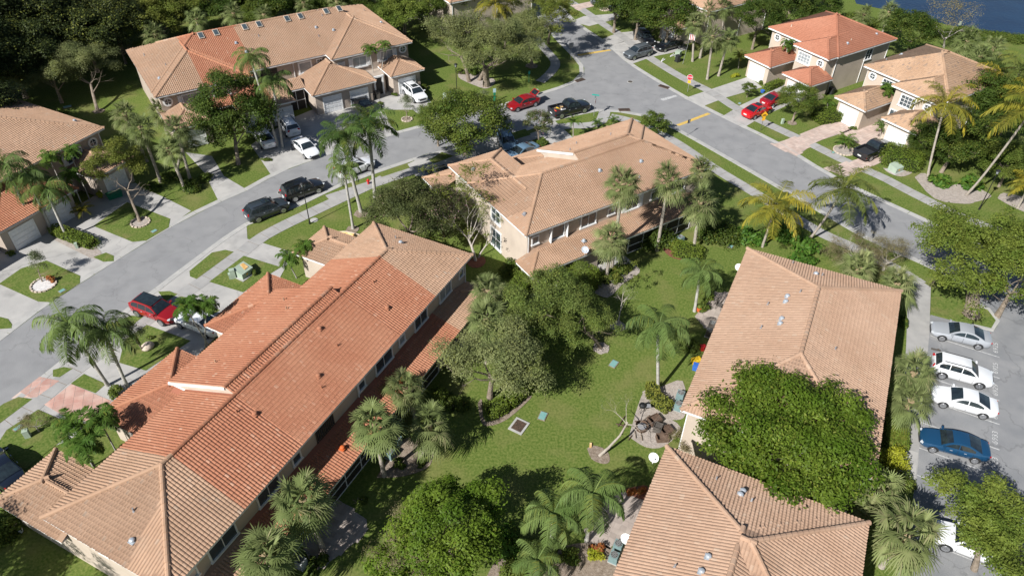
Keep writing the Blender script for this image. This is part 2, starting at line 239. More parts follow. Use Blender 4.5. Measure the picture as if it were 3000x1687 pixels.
# surveyed plan positions in metres (world x, y), heights where given
S = {'road': [(-44.55, 43.24), (-43.84, 45.1), (-41.98, 50.12), (-38.83, 56.08), (-35.37, 62.17), (-32.02, 66.64), (-29.64, 69.16), (-26.66, 73.44), (-23.33, 76.39), (-19.34, 79.45), (-14.52, 82.86), (-9.13, 86.22), (-2.67, 90.18),
          (3.37, 94.38), (7.13, 97.2), (8.91, 99.16), (9.84, 101.48), (10.01, 103.49), (9.56, 105.9), (8.32, 109.66), (6.82, 113.88), (4.84, 120.7), (3.24, 126.89), (1.82, 133.59), (0.27, 142.79), (4.74, 143.03), (6.61, 132.08),
          (9.16, 122.12), (13.96, 112.29), (16.4, 105.82), (18.77, 101.38), (22.9, 94.51), (27.54, 88.13), (32.34, 82.02), (35.75, 75.97), (39.1, 71.29), (44.8, 64.7), (48.56, 60.57), (53.01, 56.05), (57.22, 52.16),
          (51.28, 47.47), (44.88, 54.29), (41.1, 58.5), (37.09, 62.4), (34.48, 66.16), (31.93, 69.81), (29.23, 73.72), (21.3, 84.87), (18.3, 88.26), (15.02, 89.97), (11.41, 90.52), (9.97, 90.07), (4.79, 87.48), (1.51, 84.78),
          (-0.98, 83.53), (-7.82, 79.27), (-10.58, 77.95), (-14.34, 75.29), (-17.42, 72.92), (-20.17, 70.59), (-23.74, 66.57), (-27.9, 63.31), (-31.19, 57.11), (-33.27, 52.62), (-35.19, 48.86), (-38.7, 40.34), (-39.78, 37.59),
          (-40.42, 35.88)],
 'road_n': [(-44.55, 43.24), (-43.84, 45.1), (-41.98, 50.12), (-38.83, 56.08), (-35.37, 62.17), (-32.02, 66.64), (-29.64, 69.16), (-26.66, 73.44), (-23.33, 76.39), (-19.34, 79.45), (-14.52, 82.86), (-9.13, 86.22), (-2.67, 90.18),
            (3.37, 94.38), (7.13, 97.2), (8.91, 99.16), (9.84, 101.48), (10.01, 103.49), (9.56, 105.9), (8.32, 109.66), (6.82, 113.88), (4.84, 120.7), (3.24, 126.89), (1.82, 133.59)],
 'road_e': [(6.61, 132.08), (9.16, 122.12), (13.96, 112.29), (16.4, 105.82), (18.77, 101.38), (22.9, 94.51), (27.54, 88.13), (32.34, 82.02), (35.75, 75.97), (39.1, 71.29), (44.8, 64.7), (48.56, 60.57), (53.01, 56.05)],
 'road_s': [(44.88, 54.29), (41.1, 58.5), (37.09, 62.4), (34.48, 66.16), (31.93, 69.81), (29.23, 73.72), (21.3, 84.87), (18.3, 88.26), (15.02, 89.97), (11.41, 90.52), (9.97, 90.07), (4.79, 87.48), (1.51, 84.78), (-0.98, 83.53),
            (-7.82, 79.27), (-10.58, 77.95), (-14.34, 75.29), (-17.42, 72.92), (-20.17, 70.59), (-23.74, 66.57), (-27.9, 63.31), (-31.19, 57.11), (-33.27, 52.62), (-35.19, 48.86), (-38.7, 40.34), (-39.78, 37.59),
            (-40.42, 35.88)],
 'lot': [(38.05, 50.26), (31.1, 35.49), (29.39, 32.1), (27.34, 28.2), (23.77, 22.44), (43.17, 22.78), (67.27, 57.5), (54.21, 58.21), (43.42, 56.83), (43.1, 53.25), (43.7, 51.81), (44.2, 50.19), (43.55, 49.04), (42.66, 48.66),
         (41.54, 49.21), (38.36, 50.63)],
 'island': [(38.39, 50.77), (39.93, 54.19), (40.76, 53.73), (41.73, 53.08), (42.68, 52.45), (43.54, 51.91), (44.18, 51.19), (44.2, 50.29), (43.89, 49.48), (43.45, 48.95), (42.96, 48.68), (41.45, 49.25)],
 'drives': {'west': [(-44.84, 43.76), (-44.09, 45.56), (-42.02, 50.45), (-38.9, 56.56), (-35.53, 62.59), (-34.33, 65.2), (-38.37, 67.85), (-41.35, 69.55), (-42.38, 70.51), (-44.58, 69.73), (-45.32, 68.73), (-47.08, 65.0),
                     (-49.35, 61.81), (-52.49, 57.38)],
            'south': [(-27.83, 63.07), (-31.09, 56.84), (-33.18, 52.38), (-35.09, 48.64), (-38.6, 40.15), (-39.69, 37.42), (-39.98, 35.56), (-38.58, 33.06), (-35.02, 33.45), (-33.11, 34.74), (-31.07, 37.78), (-29.53, 40.7),
                      (-26.74, 43.08), (-25.51, 46.41), (-22.31, 52.48), (-21.77, 58.26), (-25.22, 59.75), (-26.96, 60.39)],
            'f_long': [(-39.19, 77.41), (-35.77, 76.6), (-33.01, 72.24), (-29.86, 69.7), (-32.0, 67.11), (-35.53, 73.02)],
            'f_double': [(-27.7, 72.58), (-31.96, 79.42), (-28.49, 86.62), (-25.52, 90.1), (-18.91, 94.45), (-17.41, 89.62), (-15.72, 84.78), (-14.57, 83.21), (-19.38, 79.69), (-23.38, 76.63)],
            'f_end': [(-18.77, 94.68), (-15.64, 97.32), (-12.14, 93.72), (-10.32, 89.48), (-8.05, 87.15), (-9.31, 85.84), (-12.2, 87.54), (-13.44, 89.36), (-17.6, 89.2)],
            'b_one': [(-10.53, 77.71), (-7.78, 78.97), (-5.46, 77.64), (-8.83, 72.75), (-11.27, 72.96), (-12.5, 75.56)],
            'b_two': [(-5.27, 79.86), (-0.97, 83.27), (0.54, 79.42), (2.14, 77.9), (-0.04, 73.04), (-3.84, 73.2)],
            'b_three': [(3.19, 83.49), (3.9, 85.61), (4.97, 87.27), (7.59, 81.96), (5.05, 79.58)],
            'e_first': [(33.6, 101.51), (26.99, 96.91), (23.01, 94.08), (25.11, 91.79), (28.7, 94.5), (34.66, 98.06)],
            'e_second': [(37.9, 99.05), (33.79, 95.31), (30.17, 92.18), (27.2, 89.01), (29.51, 86.19), (32.47, 89.21), (35.54, 91.6), (41.31, 96.64)],
            'n_one': [(9.01, 121.8), (11.24, 124.31), (16.72, 125.81), (16.23, 123.04), (11.83, 119.89)],
            'n_two': [(13.33, 114.38), (16.33, 117.26), (19.63, 118.25), (19.27, 115.19), (14.36, 111.89)],
            'n_three': [(14.24, 111.68), (17.94, 114.59), (20.46, 114.7), (26.33, 112.31), (26.07, 110.76), (20.61, 108.01), (17.42, 105.45), (16.07, 106.6)]},
 'pavers': {'a_apron': [(-39.51, 38.74), (-38.43, 41.1), (-36.62, 40.7), (-37.7, 38.69), (-38.05, 38.87)],
            'a_drive': [(-36.6, 38.17), (-35.49, 40.37), (-31.55, 38.67), (-32.06, 36.51), (-34.03, 36.8)],
            'e_one': [(42.57, 89.22), (35.68, 83.97), (31.79, 81.82), (34.06, 78.84), (37.41, 82.51), (44.49, 86.74)],
            'e_walk': [(42.46, 85.78), (48.14, 90.17), (47.09, 83.7), (43.13, 81.89), (41.26, 85.21)],
            'e_two': [(46.76, 83.69), (41.5, 78.62), (36.47, 76.31), (38.46, 74.31), (43.58, 77.76), (48.98, 81.76)],
            'n_pink': [(9.15, 129.24), (13.34, 131.75), (13.26, 129.12), (10.51, 126.94)],
            'a_patio': [(-12.35, 30.38), (-10.94, 29.29), (-9.71, 28.53), (-9.57, 27.92), (-10.14, 26.81), (-10.95, 25.93), (-12.42, 24.6), (-13.74, 26.65)],
            'd_patio': [(8.21, 31.13), (9.73, 30.4), (8.44, 27.27), (5.7, 26.44), (5.18, 28.01), (6.52, 30.12)],
            'b_patio': [(7.75, 58.43), (11.09, 58.74), (12.21, 57.07), (9.76, 54.55), (7.54, 55.29)],
            'c_patio': [(16.6, 49.84), (19.2, 53.25), (20.84, 53.29), (18.44, 48.83), (17.27, 48.28)]},
 'lawns': {'l1': [(-43.37, 62.12), (-41.72, 66.6), (-35.99, 63.65), (-35.57, 62.11), (-36.98, 59.77), (-38.28, 59.51)],
           'l2': [(-41.07, 56.93), (-40.17, 57.7), (-39.17, 57.19), (-38.82, 56.36), (-39.79, 56.23)],
           'l3': [(-48.17, 52.2), (-47.15, 54.99), (-45.36, 56.28), (-41.05, 54.05), (-40.57, 52.98), (-41.95, 50.21), (-43.13, 50.27), (-47.88, 52.59)],
           'l4': [(-46.32, 48.39), (-44.65, 47.91), (-43.94, 47.24), (-43.68, 46.73), (-45.3, 46.52)],
           'l5': [(-31.0, 55.03), (-29.79, 58.0), (-28.62, 58.47), (-27.67, 58.17), (-29.91, 53.86), (-30.67, 54.24)],
           'l6': [(-28.6, 53.5), (-26.51, 57.56), (-22.43, 55.89), (-23.19, 54.85), (-24.99, 52.06)],
           'l7': [(-32.83, 51.94), (-31.83, 52.06), (-30.93, 51.61), (-31.65, 50.57)],
           'l8': [(-35.11, 47.72), (-34.01, 48.62), (-32.88, 48.47), (-33.75, 46.56), (-34.99, 47.29)],
           'l9': [(-32.13, 47.45), (-27.62, 45.56), (-30.11, 41.98), (-32.66, 42.82), (-33.31, 45.5)],
           'l10': [(-37.36, 41.14), (-37.72, 41.87), (-37.02, 42.23), (-36.17, 42.06), (-36.79, 41.08)],
           'l11': [(-35.56, 40.41), (-34.98, 41.49), (-32.74, 40.44), (-33.15, 39.44), (-34.18, 39.84)],
           'l12': [(-40.25, 37.32), (-39.8, 38.21), (-39.02, 38.91), (-37.81, 38.71), (-39.04, 36.23), (-39.37, 35.71)],
           'l13': [(-38.16, 33.51), (-38.2, 35.61), (-36.82, 37.66), (-34.61, 36.72), (-33.97, 36.67), (-33.5, 34.83), (-34.44, 33.11), (-34.93, 32.16), (-36.95, 32.35), (-37.65, 32.57)],
           'l14': [(-30.83, 51.34), (-29.55, 51.18), (-26.35, 49.53), (-26.87, 48.89), (-28.34, 49.75)],
           'l15': [(-10.1, 76.49), (-8.7, 78.47), (-7.2, 77.58), (-9.4, 75.73)],
           'l16': [(-0.64, 83.35), (1.36, 84.64), (2.02, 83.11), (-0.12, 81.69)]},
 'walks': [(1.55,
            [(-14.77, 72.34), (-18.87, 68.1), (-21.65, 65.2), (-24.0, 62.7), (-25.83, 60.33), (-27.06, 57.65), (-29.22, 53.68), (-31.05, 50.59), (-32.51, 47.96), (-33.77, 45.49), (-35.5, 42.76), (-36.69, 40.18), (-37.57, 37.51),
             (-38.6, 35.79), (-39.15, 34.95)]),
           (1.5, [(-20.3, 68.0), (-17.71, 69.82), (-15.04, 71.7), (-11.42, 74.26), (-5.63, 77.79), (-0.28, 81.18), (2.35, 82.78), (4.89, 84.77), (6.44, 85.7), (9.16, 85.8), (11.11, 86.95), (11.91, 90.32)]),
           (1.5, [(12.45, 88.46), (15.24, 87.1), (18.8, 83.37), (20.63, 80.77), (23.66, 75.58), (26.56, 71.38), (28.07, 69.06), (30.55, 65.43), (32.33, 62.96), (35.14, 60.31), (38.0, 56.95), (39.26, 54.96)]),
           (1.5,
            [(7.65, 134.87), (11.61, 126.49), (14.65, 120.02), (16.64, 116.16), (18.27, 111.96), (20.14, 107.5), (23.91, 100.67), (27.19, 96.08), (30.27, 90.26), (36.64, 82.15), (39.46, 78.24), (42.72, 74.59), (44.64, 71.68),
             (48.43, 66.48), (50.66, 64.58), (53.98, 61.07)]),
           (1.4, [(3.45, 98.52), (4.84, 101.23), (5.92, 104.97), (4.84, 108.82), (3.7, 112.36), (2.51, 117.18)])],
 'lotwalk': [(38.62, 56.97), (40.02, 54.56), (37.0, 47.77), (31.07, 35.43), (29.49, 32.1), (28.05, 32.81), (29.69, 35.53), (34.7, 47.06), (37.65, 54.09)],
 'lotslab': [(29.61, 35.55), (30.79, 34.98), (29.41, 32.18), (28.14, 32.9)],
 'hump': [[(20.74, 86.48), (25.44, 89.97), (25.77, 89.6), (21.07, 86.13)], [(9.19, 108.4), (14.27, 110.44), (14.55, 110.06), (9.46, 107.78)]],
 'bar': [(19.71, 93.77), (21.95, 95.05), (22.27, 94.7), (20.05, 93.26)],
 'lake': [(70.66, 177.92), (60.53, 136.17), (59.83, 132.74), (63.36, 130.29), (67.02, 127.92), (71.8, 123.27), (76.17, 120.85), (82.38, 119.15), (100.66, 116.67), (151.44, 154.58), (159.82, 237.77)],
 'beds': {'hedge': ([(-46.76, 59.94), (-44.59, 60.45), (-40.78, 57.9), (-40.74, 56.62), (-43.47, 58.04)], 'pale'),
          'b_bed': ([(0.51, 55.91), (1.4, 52.77), (2.63, 52.04), (7.12, 52.92), (8.93, 52.21), (10.48, 54.18), (12.35, 56.03), (11.56, 57.05), (6.56, 56.08), (1.41, 55.12)], 'pale'),
          'palm_bed': ([(15.1, 59.95), (15.6, 60.63), (17.16, 59.79), (17.87, 58.93), (16.89, 58.15), (15.71, 58.65)], 'red'),
          'oak_bed': ([(-8.28, 100.69), (-6.0, 100.78), (-3.1, 99.13), (-3.05, 97.4), (-3.93, 96.1), (-5.05, 96.47), (-7.78, 98.94)], 'pale'),
          'e_bed': ([(46.56, 74.57), (48.18, 75.51), (48.6, 71.81), (49.87, 71.63), (51.23, 69.72), (49.79, 69.15), (46.98, 70.12)], 'pale'),
          'e_bed2': ([(43.6, 76.55), (44.91, 76.29), (46.81, 76.35), (46.53, 75.45), (45.06, 74.67), (43.94, 75.37)], 'pale'),
          'e_bed3': ([(47.29, 71.55), (51.41, 73.36), (53.72, 71.21), (52.59, 70.09), (50.18, 69.35), (48.39, 69.96)], 'pale'),
          'e_bed4': ([(54.15, 70.41), (55.38, 71.54), (57.33, 70.78), (58.91, 70.29), (56.62, 67.36), (54.92, 68.85)], 'pale'),
          'a_bed': ([(-9.54, 31.89), (-8.45, 34.88), (-7.14, 35.66), (-5.74, 34.69), (-5.65, 33.72), (-6.04, 32.77), (-7.69, 32.04)], 'brown'),
          'c_junk': ([(9.13, 36.01), (10.22, 39.21), (11.18, 40.93), (12.0, 38.43), (13.24, 37.0), (11.74, 35.19), (10.32, 35.04)], 'pale'),
          'c_ac': ([(10.71, 40.63), (12.41, 41.24), (14.2, 41.87), (13.94, 38.75), (13.36, 37.79), (12.14, 37.9), (11.03, 38.95)], 'pale'),
          'd_bed': ([(3.0, 24.63), (3.41, 26.49), (5.29, 27.01), (7.12, 26.56), (7.46, 24.71), (5.47, 23.32), (2.95, 23.28)], 'brown'),
          'd_bed2': ([(-1.28, 24.55), (-0.63, 25.65), (1.29, 26.45), (3.04, 26.01), (2.98, 24.16), (-0.83, 23.56)], 'brown'),
          'tree_e': ([(-4.72, 57.43), (-3.05, 58.12), (-2.62, 57.28), (-3.11, 56.43), (-4.01, 56.4)], 'red'),
          'stump': ([(5.86, 34.82), (6.33, 35.13), (7.29, 34.72), (7.46, 33.76), (6.99, 33.45), (6.14, 33.85)], 'brown'),
          'redmulch': ([(8.03, 31.24), (8.91, 31.48), (9.98, 31.61), (9.63, 30.4)], 'red'),
          'path_b': ([(-0.22, 53.11), (0.27, 54.1), (0.52, 53.52), (0.59, 51.99), (0.04, 51.97)], 'pale'),
          'midbed': ([(-2.56, 39.06), (-2.26, 39.48), (-1.85, 37.19), (0.19, 38.44), (1.35, 39.84), (1.66, 39.71), (-0.21, 37.49), (-1.74, 36.8), (-2.28, 37.44)], 'brown')},
 'palms': [('sabal', -45.44, 104.32, -45.44, 104.32, 6.0, 1, 'green fan palm behind the long roof with eight skylights, beside its orange strip'),
           ('sabal', -40.87, 106.62, -40.87, 106.62, 6.0, 1.1, 'fan palm behind the long skylight roof, second from its orange strip'),
           ('sabal', -36.39, 106.31, -36.39, 106.31, 6.0, 1, 'fan palm behind the first tan skylights of the long roof'),
           ('sabal', -50.22, 100.78, -50.22, 100.78, 5.0, 1.1, 'low wide fan palm touching the far left corner of the skylight roof'),
           ('sabal', -31.84, 111.44, -31.84, 111.44, 6.0, 1, 'fan palm behind the middle skylights at the top edge'), ('sabal', -27.05, 112.25, -27.05, 112.25, 6.0, 1, 'fan palm behind the rightmost skylights at the top edge'),
           ('sabal', -42.88, 75.13, -43.29, 74.69, 6.3, 1.05, 'left fan palm of the pair with long leaning trunks'), ('sabal', -39.62, 70.76, -39.73, 70.61, 6.9, 1.05, 'tall fan palm leaning in front of its pair partner'),
           ('sabal', -42.99, 81.83, -42.94, 81.89, 3.18, 1.05, 'fan palm against the round window of the skylight house'),
           ('sabal', -36.36, 71.0, -36.19, 71.16, 6.68, 0.95, 'rear fan palm of the trio beside the stained driveway'),
           ('sabal', -36.28, 69.08, -36.55, 68.85, 5.42, 0.95, 'front left fan palm of the trio beside the stained driveway'),
           ('sabal', -38.71, 73.2, -37.31, 74.43, 3.1, 0.85, 'small fan palm inside the trio by the stained driveway'), ('sabal', 9.68, 56.48, 9.7, 56.49, 9.8, 1.1, 'tall fan palm overlapping the tan roof behind the dish'),
           ('sabal', 14.55, 59.66, 14.5, 59.69, 8.28, 1.1, 'fan palm shading the porch roof of the central tan house'), ('sabal', 9.01, 54.66, 8.96, 54.66, 5.02, 1.1, 'fan palm standing in the hedge bed by the white patio'),
           ('sabal', 20.25, 65.43, 19.17, 65.87, 5.8, 1, 'fan palm at the far corner of the central tan house'), ('sabal', 18.27, 59.86, 18.0, 59.98, 5.66, 1.2, 'fan palm in the oval bed with red mulch'),
           ('sabal', -2.05, 46.57, -2.05, 46.57, 5.5, 1.05, 'upper of two fan palms at the end of the orange porch roof'),
           ('sabal', -2.05, 43.56, -2.05, 43.56, 5.0, 1.2, 'lower and wider fan palm at the end of the orange porch roof'),
           ('sabal', -9.0, 32.13, -9.18, 32.08, 5.84, 1.15, 'fan palm with bare trunk in the bed by the orange porch'), ('sabal', -6.53, 33.7, -5.73, 33.83, 3.66, 1.1, 'fan palm over the brown mulch bed, right of its neighbour'),
           ('sabal', -7.35, 37.59, -7.89, 37.51, 3.44, 1.05, 'fan palm spreading over the middle of the orange porch roof'),
           ('sabal', -12.22, 26.29, -12.63, 26.13, 5.68, 1.15, 'fan palm over the porch roof beside the grey patio'), ('sabal', -14.09, 22.88, -14.09, 22.88, 5.0, 1.2, 'fan palm cut by the bottom edge beside the porch'),
           ('sabal', 31.73, 53.38, 31.73, 53.38, 3.2, 1.1, 'low fan palm under the wispy shrub behind the tan roof'), ('sabal', 34.39, 51.18, 34.39, 51.18, 3.2, 1.1, 'low fan palm hugging the right corner of the tan roof'),
           ('sabal', 31.04, 39.73, 31.04, 39.73, 3.8, 1.1, 'upper fan palm between the tan roof and parked white cars'), ('sabal', 29.93, 37.78, 30.2, 37.51, 2.88, 1.1, 'lower fan palm between the tan roof and parked white cars'),
           ('sabal', 25.13, 29.66, 25.13, 29.66, 2.8, 1.05, 'fan palm beneath the edge of the big broadleaf crown'), ('sabal', 24.59, 25.66, 24.75, 25.5, 4.22, 1.45, 'largest fan palm, at the end of the bottom right roof'),
           ('sabal', 23.99, 28.2, 23.99, 28.2, 2.5, 1.0, 'low fan palm tucked behind the bottom right roof corner'), ('sabal', 26.37, 106.55, 25.73, 106.85, 5.74, 1, 'leftmost fan palm of the lawn group across the street'),
           ('sabal', 27.69, 107.82, 27.75, 107.77, 7.16, 1, 'rear fan palm of the lawn group across the street'), ('sabal', 32.28, 113.63, 31.48, 114.09, 5.58, 1, 'fan palm before the taupe wall at the top edge'),
           ('sabal', 27.37, 100.37, 27.07, 100.53, 6.28, 1.05, 'front left fan palm on the lawn above the stop sign'), ('sabal', 29.22, 101.56, 29.49, 101.42, 5.6, 1.05, 'front right fan palm on the lawn near the orange duplex'),
           ('sabal', 54.12, 116.22, 54.12, 116.22, 4.0, 1, 'fan palm by the lake, left of two behind the orange duplex'),
           ('sabal', 57.13, 114.71, 57.13, 114.71, 5.0, 1.15, 'fan palm by the lake, right of two behind the orange duplex'), ('sabal', 66.39, 107.42, 66.39, 107.42, 3.5, 1.3, 'silvery fan palm on the bank behind the tan duplex'),
           ('sabal', 69.15, 105.08, 69.15, 105.08, 3.5, 1.3, 'silvery fan palm nearer the right edge on the lake bank'),
           ('sabal', 66.61, 103.32, 66.61, 103.32, 3.0, 1.2, 'low fan palm beside the far roof corner of the tan duplex'), ('queen', -32.52, 40.3, -32.86, 39.91, 6.54, 1.25, 'queen palm arching over the street at lower left'),
           ('queen', -31.03, 40.34, -30.91, 40.45, 5.38, 1.15, 'queen palm right of its leaning partner by the paver drive'), ('queen', -47.09, 61.03, -47.04, 61.08, 5.94, 1.1, 'queen palm at the end of the long low hedge'),
           ('queen', -45.13, 60.07, -45.11, 60.1, 5.26, 1.1, 'queen palm rising out of the long low hedge'), ('queen', -48.32, 60.64, -48.32, 60.64, 7.5, 1.15, 'queen palm cut by the left edge before the tan roof'),
           ('queen', -15.17, 68.16, -14.93, 68.24, 8.18, 1.45, 'tall royal palm with dark green crown by the red hydrant'), ('queen', -16.26, 65.56, -17.07, 65.3, 8.4, 1.2, 'tall palm with crown left of the royal palm'),
           ('queen', -16.57, 62.44, -16.6, 62.42, 6.96, 0.8, 'slender palm nearest the sidewalk with thin drooping fronds'), ('queen', -28.55, 79.05, -29.3, 78.56, 10.86, 1.05, 'tall queen palm in front of the orange roof strip'),
           ('queen', -27.95, 78.91, -27.66, 79.07, 7.84, 1.1, 'queen palm drooping over the parked white cars'), ('queen', 16.73, 50.57, 16.52, 50.64, 4.0, 0.95, 'queen palm at the patio left of the large tan roof'),
           ('queen', 12.02, 40.77, 11.15, 41.01, 6.42, 1.15, 'queen palm on the lawn edge beside the air conditioners'), ('queen', 5.33, 27.15, 5.33, 27.15, 5.0, 1.05, 'feathery palm over the sandy patio at bottom centre'),
           ('queen', 2.85, 26.32, 2.85, 26.32, 4.0, 0.95, 'feathery palm left of the patio at bottom centre'), ('queen', 1.89, 24.38, 1.89, 24.38, 2.0, 0.8, 'low feathery palm at the bottom edge beside the round tree'),
           ('coconut', 48.13, 74.63, 47.34, 75.88, 8.54, 1.3, 'coconut palm in front of the tan duplex garage'), ('coconut', 30.52, 61.98, 31.84, 61.01, 6.76, 1.3, 'leaning coconut palm casting its shadow on the street'),
           ('coconut', 25.39, 60.58, 25.51, 60.5, 4.98, 1.3, 'yellow green coconut palm above the philodendron bed'), ('coconut', 60.82, 86.98, 60.76, 87.15, 5.74, 1.5, 'large coconut palm right of the tan duplex'),
           ('coconut', 50.96, 71.06, 51.91, 68.87, 11.5, 1.5, 'coconut palm with long bent trunk at the right edge'), ('coconut', 61.87, 87.15, 61.87, 87.15, 8.0, 1.2, 'coconut palm crown at the right edge below the lake'),
           ('coconut', -3.2, 109.42, -3.2, 109.42, 7.0, 1.1, 'yellowish coconut palm among the trees at the top'), ('coconut', 55.33, 68.39, 55.33, 68.39, 3.0, 0.8, 'low yellow palm in the pale bed at the right edge'),
           ('adonidia', -20.52, 54.32, -20.96, 54.13, 2.22, 0.85, 'small palm at the entry of the orange roofed row, left stem'),
           ('adonidia', -19.56, 54.54, -19.43, 54.59, 3.14, 0.8, 'small palm at the entry of the orange roofed row, right stem'), ('adonidia', -26.02, 45.19, -26.56, 44.83, 4.28, 0.9, 'small palm beside the white car hood'),
           ('adonidia', -26.19, 44.87, -25.24, 45.53, 3.98, 0.8, 'small palm between the white car and garage roof'), ('adonidia', -30.26, 32.5, -30.26, 32.5, 4.2, 1.0, 'glossy small palm left of three over the entry yard'),
           ('adonidia', -28.24, 32.79, -28.24, 32.79, 4.6, 1.0, 'glossy small palm nearest the orange garage roof'), ('adonidia', -28.74, 30.99, -28.74, 30.99, 4.0, 1.0, 'glossy small palm lowest of three over the entry yard'),
           ('adonidia', -47.47, 65.83, -47.47, 65.83, 5.5, 0.95, 'green palm against the eave of the left tan house'), ('adonidia', -46.0, 67.07, -46.0, 67.07, 5.5, 0.9, 'green palm beside the shutter of the left tan house'),
           ('adonidia', -45.55, 64.92, -45.55, 64.92, 4.0, 0.9, 'dark green palm in the shaded entry of the left house'), ('adonidia', -19.04, 94.67, -19.31, 94.59, 5.64, 0.85, 'slim palm by the arched entry, left stem'),
           ('adonidia', -18.59, 94.69, -17.42, 95.07, 6.02, 0.8, 'slim palm by the arched entry, right stem'), ('adonidia', 38.69, 101.27, 38.07, 101.77, 4.48, 0.85, 'slim palm before the satellite dish of the orange duplex'),
           ('adonidia', 48.08, 89.05, 47.83, 89.34, 3.58, 1.0, 'slim palm between the garages of the tan duplex'), ('bushy', 32.67, 104.21, 32.51, 104.29, 1.78, 0.75, 'squat dark palm beside the yellow shrub'),
           ('bushy', 45.91, 83.66, 45.66, 83.91, 1.52, 0.75, 'squat palm beside the tan duplex garage door'), ('bushy', 41.46, 90.68, 41.2, 90.87, 1.42, 0.8, 'low feathery palm behind the round hedge'),
           ('bushy', 40.39, 80.81, 40.27, 80.9, 1.04, 0.9, 'bushy palm in the pale ring bed near the black pickup'), ('bushy', -45.14, 63.51, -44.98, 63.73, 0.74, 0.75, 'bright green palm clump by the left house entry'),
           ('bushy', 7.26, 81.95, 7.1, 81.96, 2.52, 0.7, 'young palm near the kerb behind the black pickup'), ('bushy', 10.49, 85.5, 10.44, 85.49, 0.56, 0.55, 'low palm by the corner of the central roof'),
           ('bushy', 12.56, 85.93, 12.48, 85.93, 0.74, 0.55, 'low palm peeking over the central roof ridge'), ('bushy', -1.55, 83.32, -1.23, 83.34, 2.0, 0.6, 'drooping young palm between the street tree and kerb')],
 'trees': [('lush', 18.93, 32.43, 18.93, 32.43, 4.7, 5.9, 0.75, 'large glossy broadleaf tree spreading between two tan roofs'),
           ('lush', -3.7, 25.69, -3.7, 25.69, 3.6, 3.5, 0.75, 'round dark green tree on the lawn at bottom centre'), ('lush', -7.03, 23.82, -7.03, 23.82, 1.6, 2.1, 0.75, 'low leafy shrub tree left of the round tree'),
           ('olive', 42.05, 50.68, 41.22, 52.72, 5, 6.0, 0.75, 'olive green tree with thick twisted trunk on the grass island'),
           ('olive', 44.37, 50.55, 44.37, 50.55, 5, 4.6, 0.75, 'olive green crown overhanging the car park at right edge'),
           ('olive', 30.65, 25.58, 29.63, 26.34, 4.5, 3.6, 0.75, 'sparse olive tree shading the car park at bottom right'), ('olive', 33.71, 25.46, 31.71, 25.13, 4, 3.4, 0.75, 'sparse olive crown at the bottom right edge'),
           ('fine', 2.56, 48.43, 3.03, 46.36, 4.2, 3.9, 0.75, 'soft green tree between the hedge and lawn'), ('fine', 7.77, 45.54, 5.28, 45.71, 3.2, 3.0, 0.75, 'small tree leaning from the pale ring in the lawn'),
           ('grey', -1.63, 39.74, -1.3, 39.51, 4.2, 4.3, 0.75, 'grey green fine leaved tree by the orange porch roof'),
           ('flower', -10.26, 59.31, -10.26, 59.31, 3.8, 4.4, 0.75, 'dark shrub tree dotted with pink flowers behind the hip roof'),
           ('flower', -7.11, 61.37, -7.11, 61.37, 3.4, 3.0, 0.75, 'pink flowering shrub tree nearest the bare tree'), ('dark', -32.13, 74.9, -32.55, 77.4, 4.8, 4.5, 0.98, 'dense dark green tree shading the parked white cars'),
           ('grey', -53.86, 87.09, -56.31, 92.28, 4.5, 3.9, 0.75, 'grey green tree leaning over the left back lawn'), ('grey', -59.69, 89.59, -59.69, 89.59, 4.0, 3.8, 0.75, 'grey green crown left of the leaning lawn tree'),
           ('grey', -64.11, 87.05, -64.11, 87.05, 4.0, 3.6, 0.75, 'grey green tree at the left edge above the roof'), ('olive2', -38.92, 63.05, -41.13, 66.39, 4.6, 3.0, 0.75, 'open yellow green tree in the ringed lawn square'),
           ('dark2', -5.84, 77.92, -5.84, 77.92, 4.2, 4.7, 0.75, 'glossy street tree over the kerb in front of the central house'),
           ('dark2', -9.28, 79.94, -9.28, 79.94, 3.6, 2.4, 0.75, 'smaller glossy crown left of the street tree'), ('grey', -6.52, 98.12, -8.26, 98.36, 6.5, 4.8, 0.75, 'large grey green oak left of the trunk cluster'),
           ('grey', -4.05, 96.94, -4.18, 94.82, 6.0, 4.4, 0.75, 'grey green oak nearest the lawn with thick trunk'), ('grey', -5.16, 98.83, -1.06, 95.94, 6.5, 4.6, 0.75, 'grey green oak in the middle of the corner grove'),
           ('grey', 2.38, 103.88, 1.46, 103.32, 5.5, 3.8, 0.75, 'grey green oak beside the shaded sidewalk'), ('olive2', 4.94, 112.41, 5.28, 106.73, 6, 3.8, 0.75, 'light green tree overhanging the street at the top'),
           ('olive2', 1.49, 112.54, 1.49, 112.54, 6, 3.4, 0.75, 'light green tree behind the corner grove'), ('flower', 2.98, 81.13, 2.72, 81.26, 2.8, 1.9, 0.75, 'small blossoming tree beside the driveway of the central house'),
           ('dark2', 17.07, 83.23, 17.07, 83.23, 1.6, 1.9, 0.75, 'round dark shrub tree by the kerb behind the central roof'),
           ('lush2', 18.78, 114.55, 18.78, 114.55, 5, 4.6, 0.75, 'dense dark green tree over the parked cars at top'), ('lush2', 22.88, 110.84, 22.88, 110.84, 5, 4.6, 0.75, 'dense dark green tree beside the grey wagon'),
           ('lush2', 15.59, 117.3, 15.59, 117.3, 5, 4.2, 0.75, 'dense green tree cut by the top edge near the pavers'), ('lush2', 36.42, 111.49, 36.42, 111.49, 5, 3.6, 0.75, 'dense green tree left of the orange duplex roof'),
           ('lush2', 41.79, 115.1, 41.79, 115.1, 5, 4.4, 0.75, 'dense green tree behind the orange duplex'), ('lush2', 47.27, 117.7, 47.27, 117.7, 5, 3.8, 0.75, 'dense green tree behind the orange ridge at the top'),
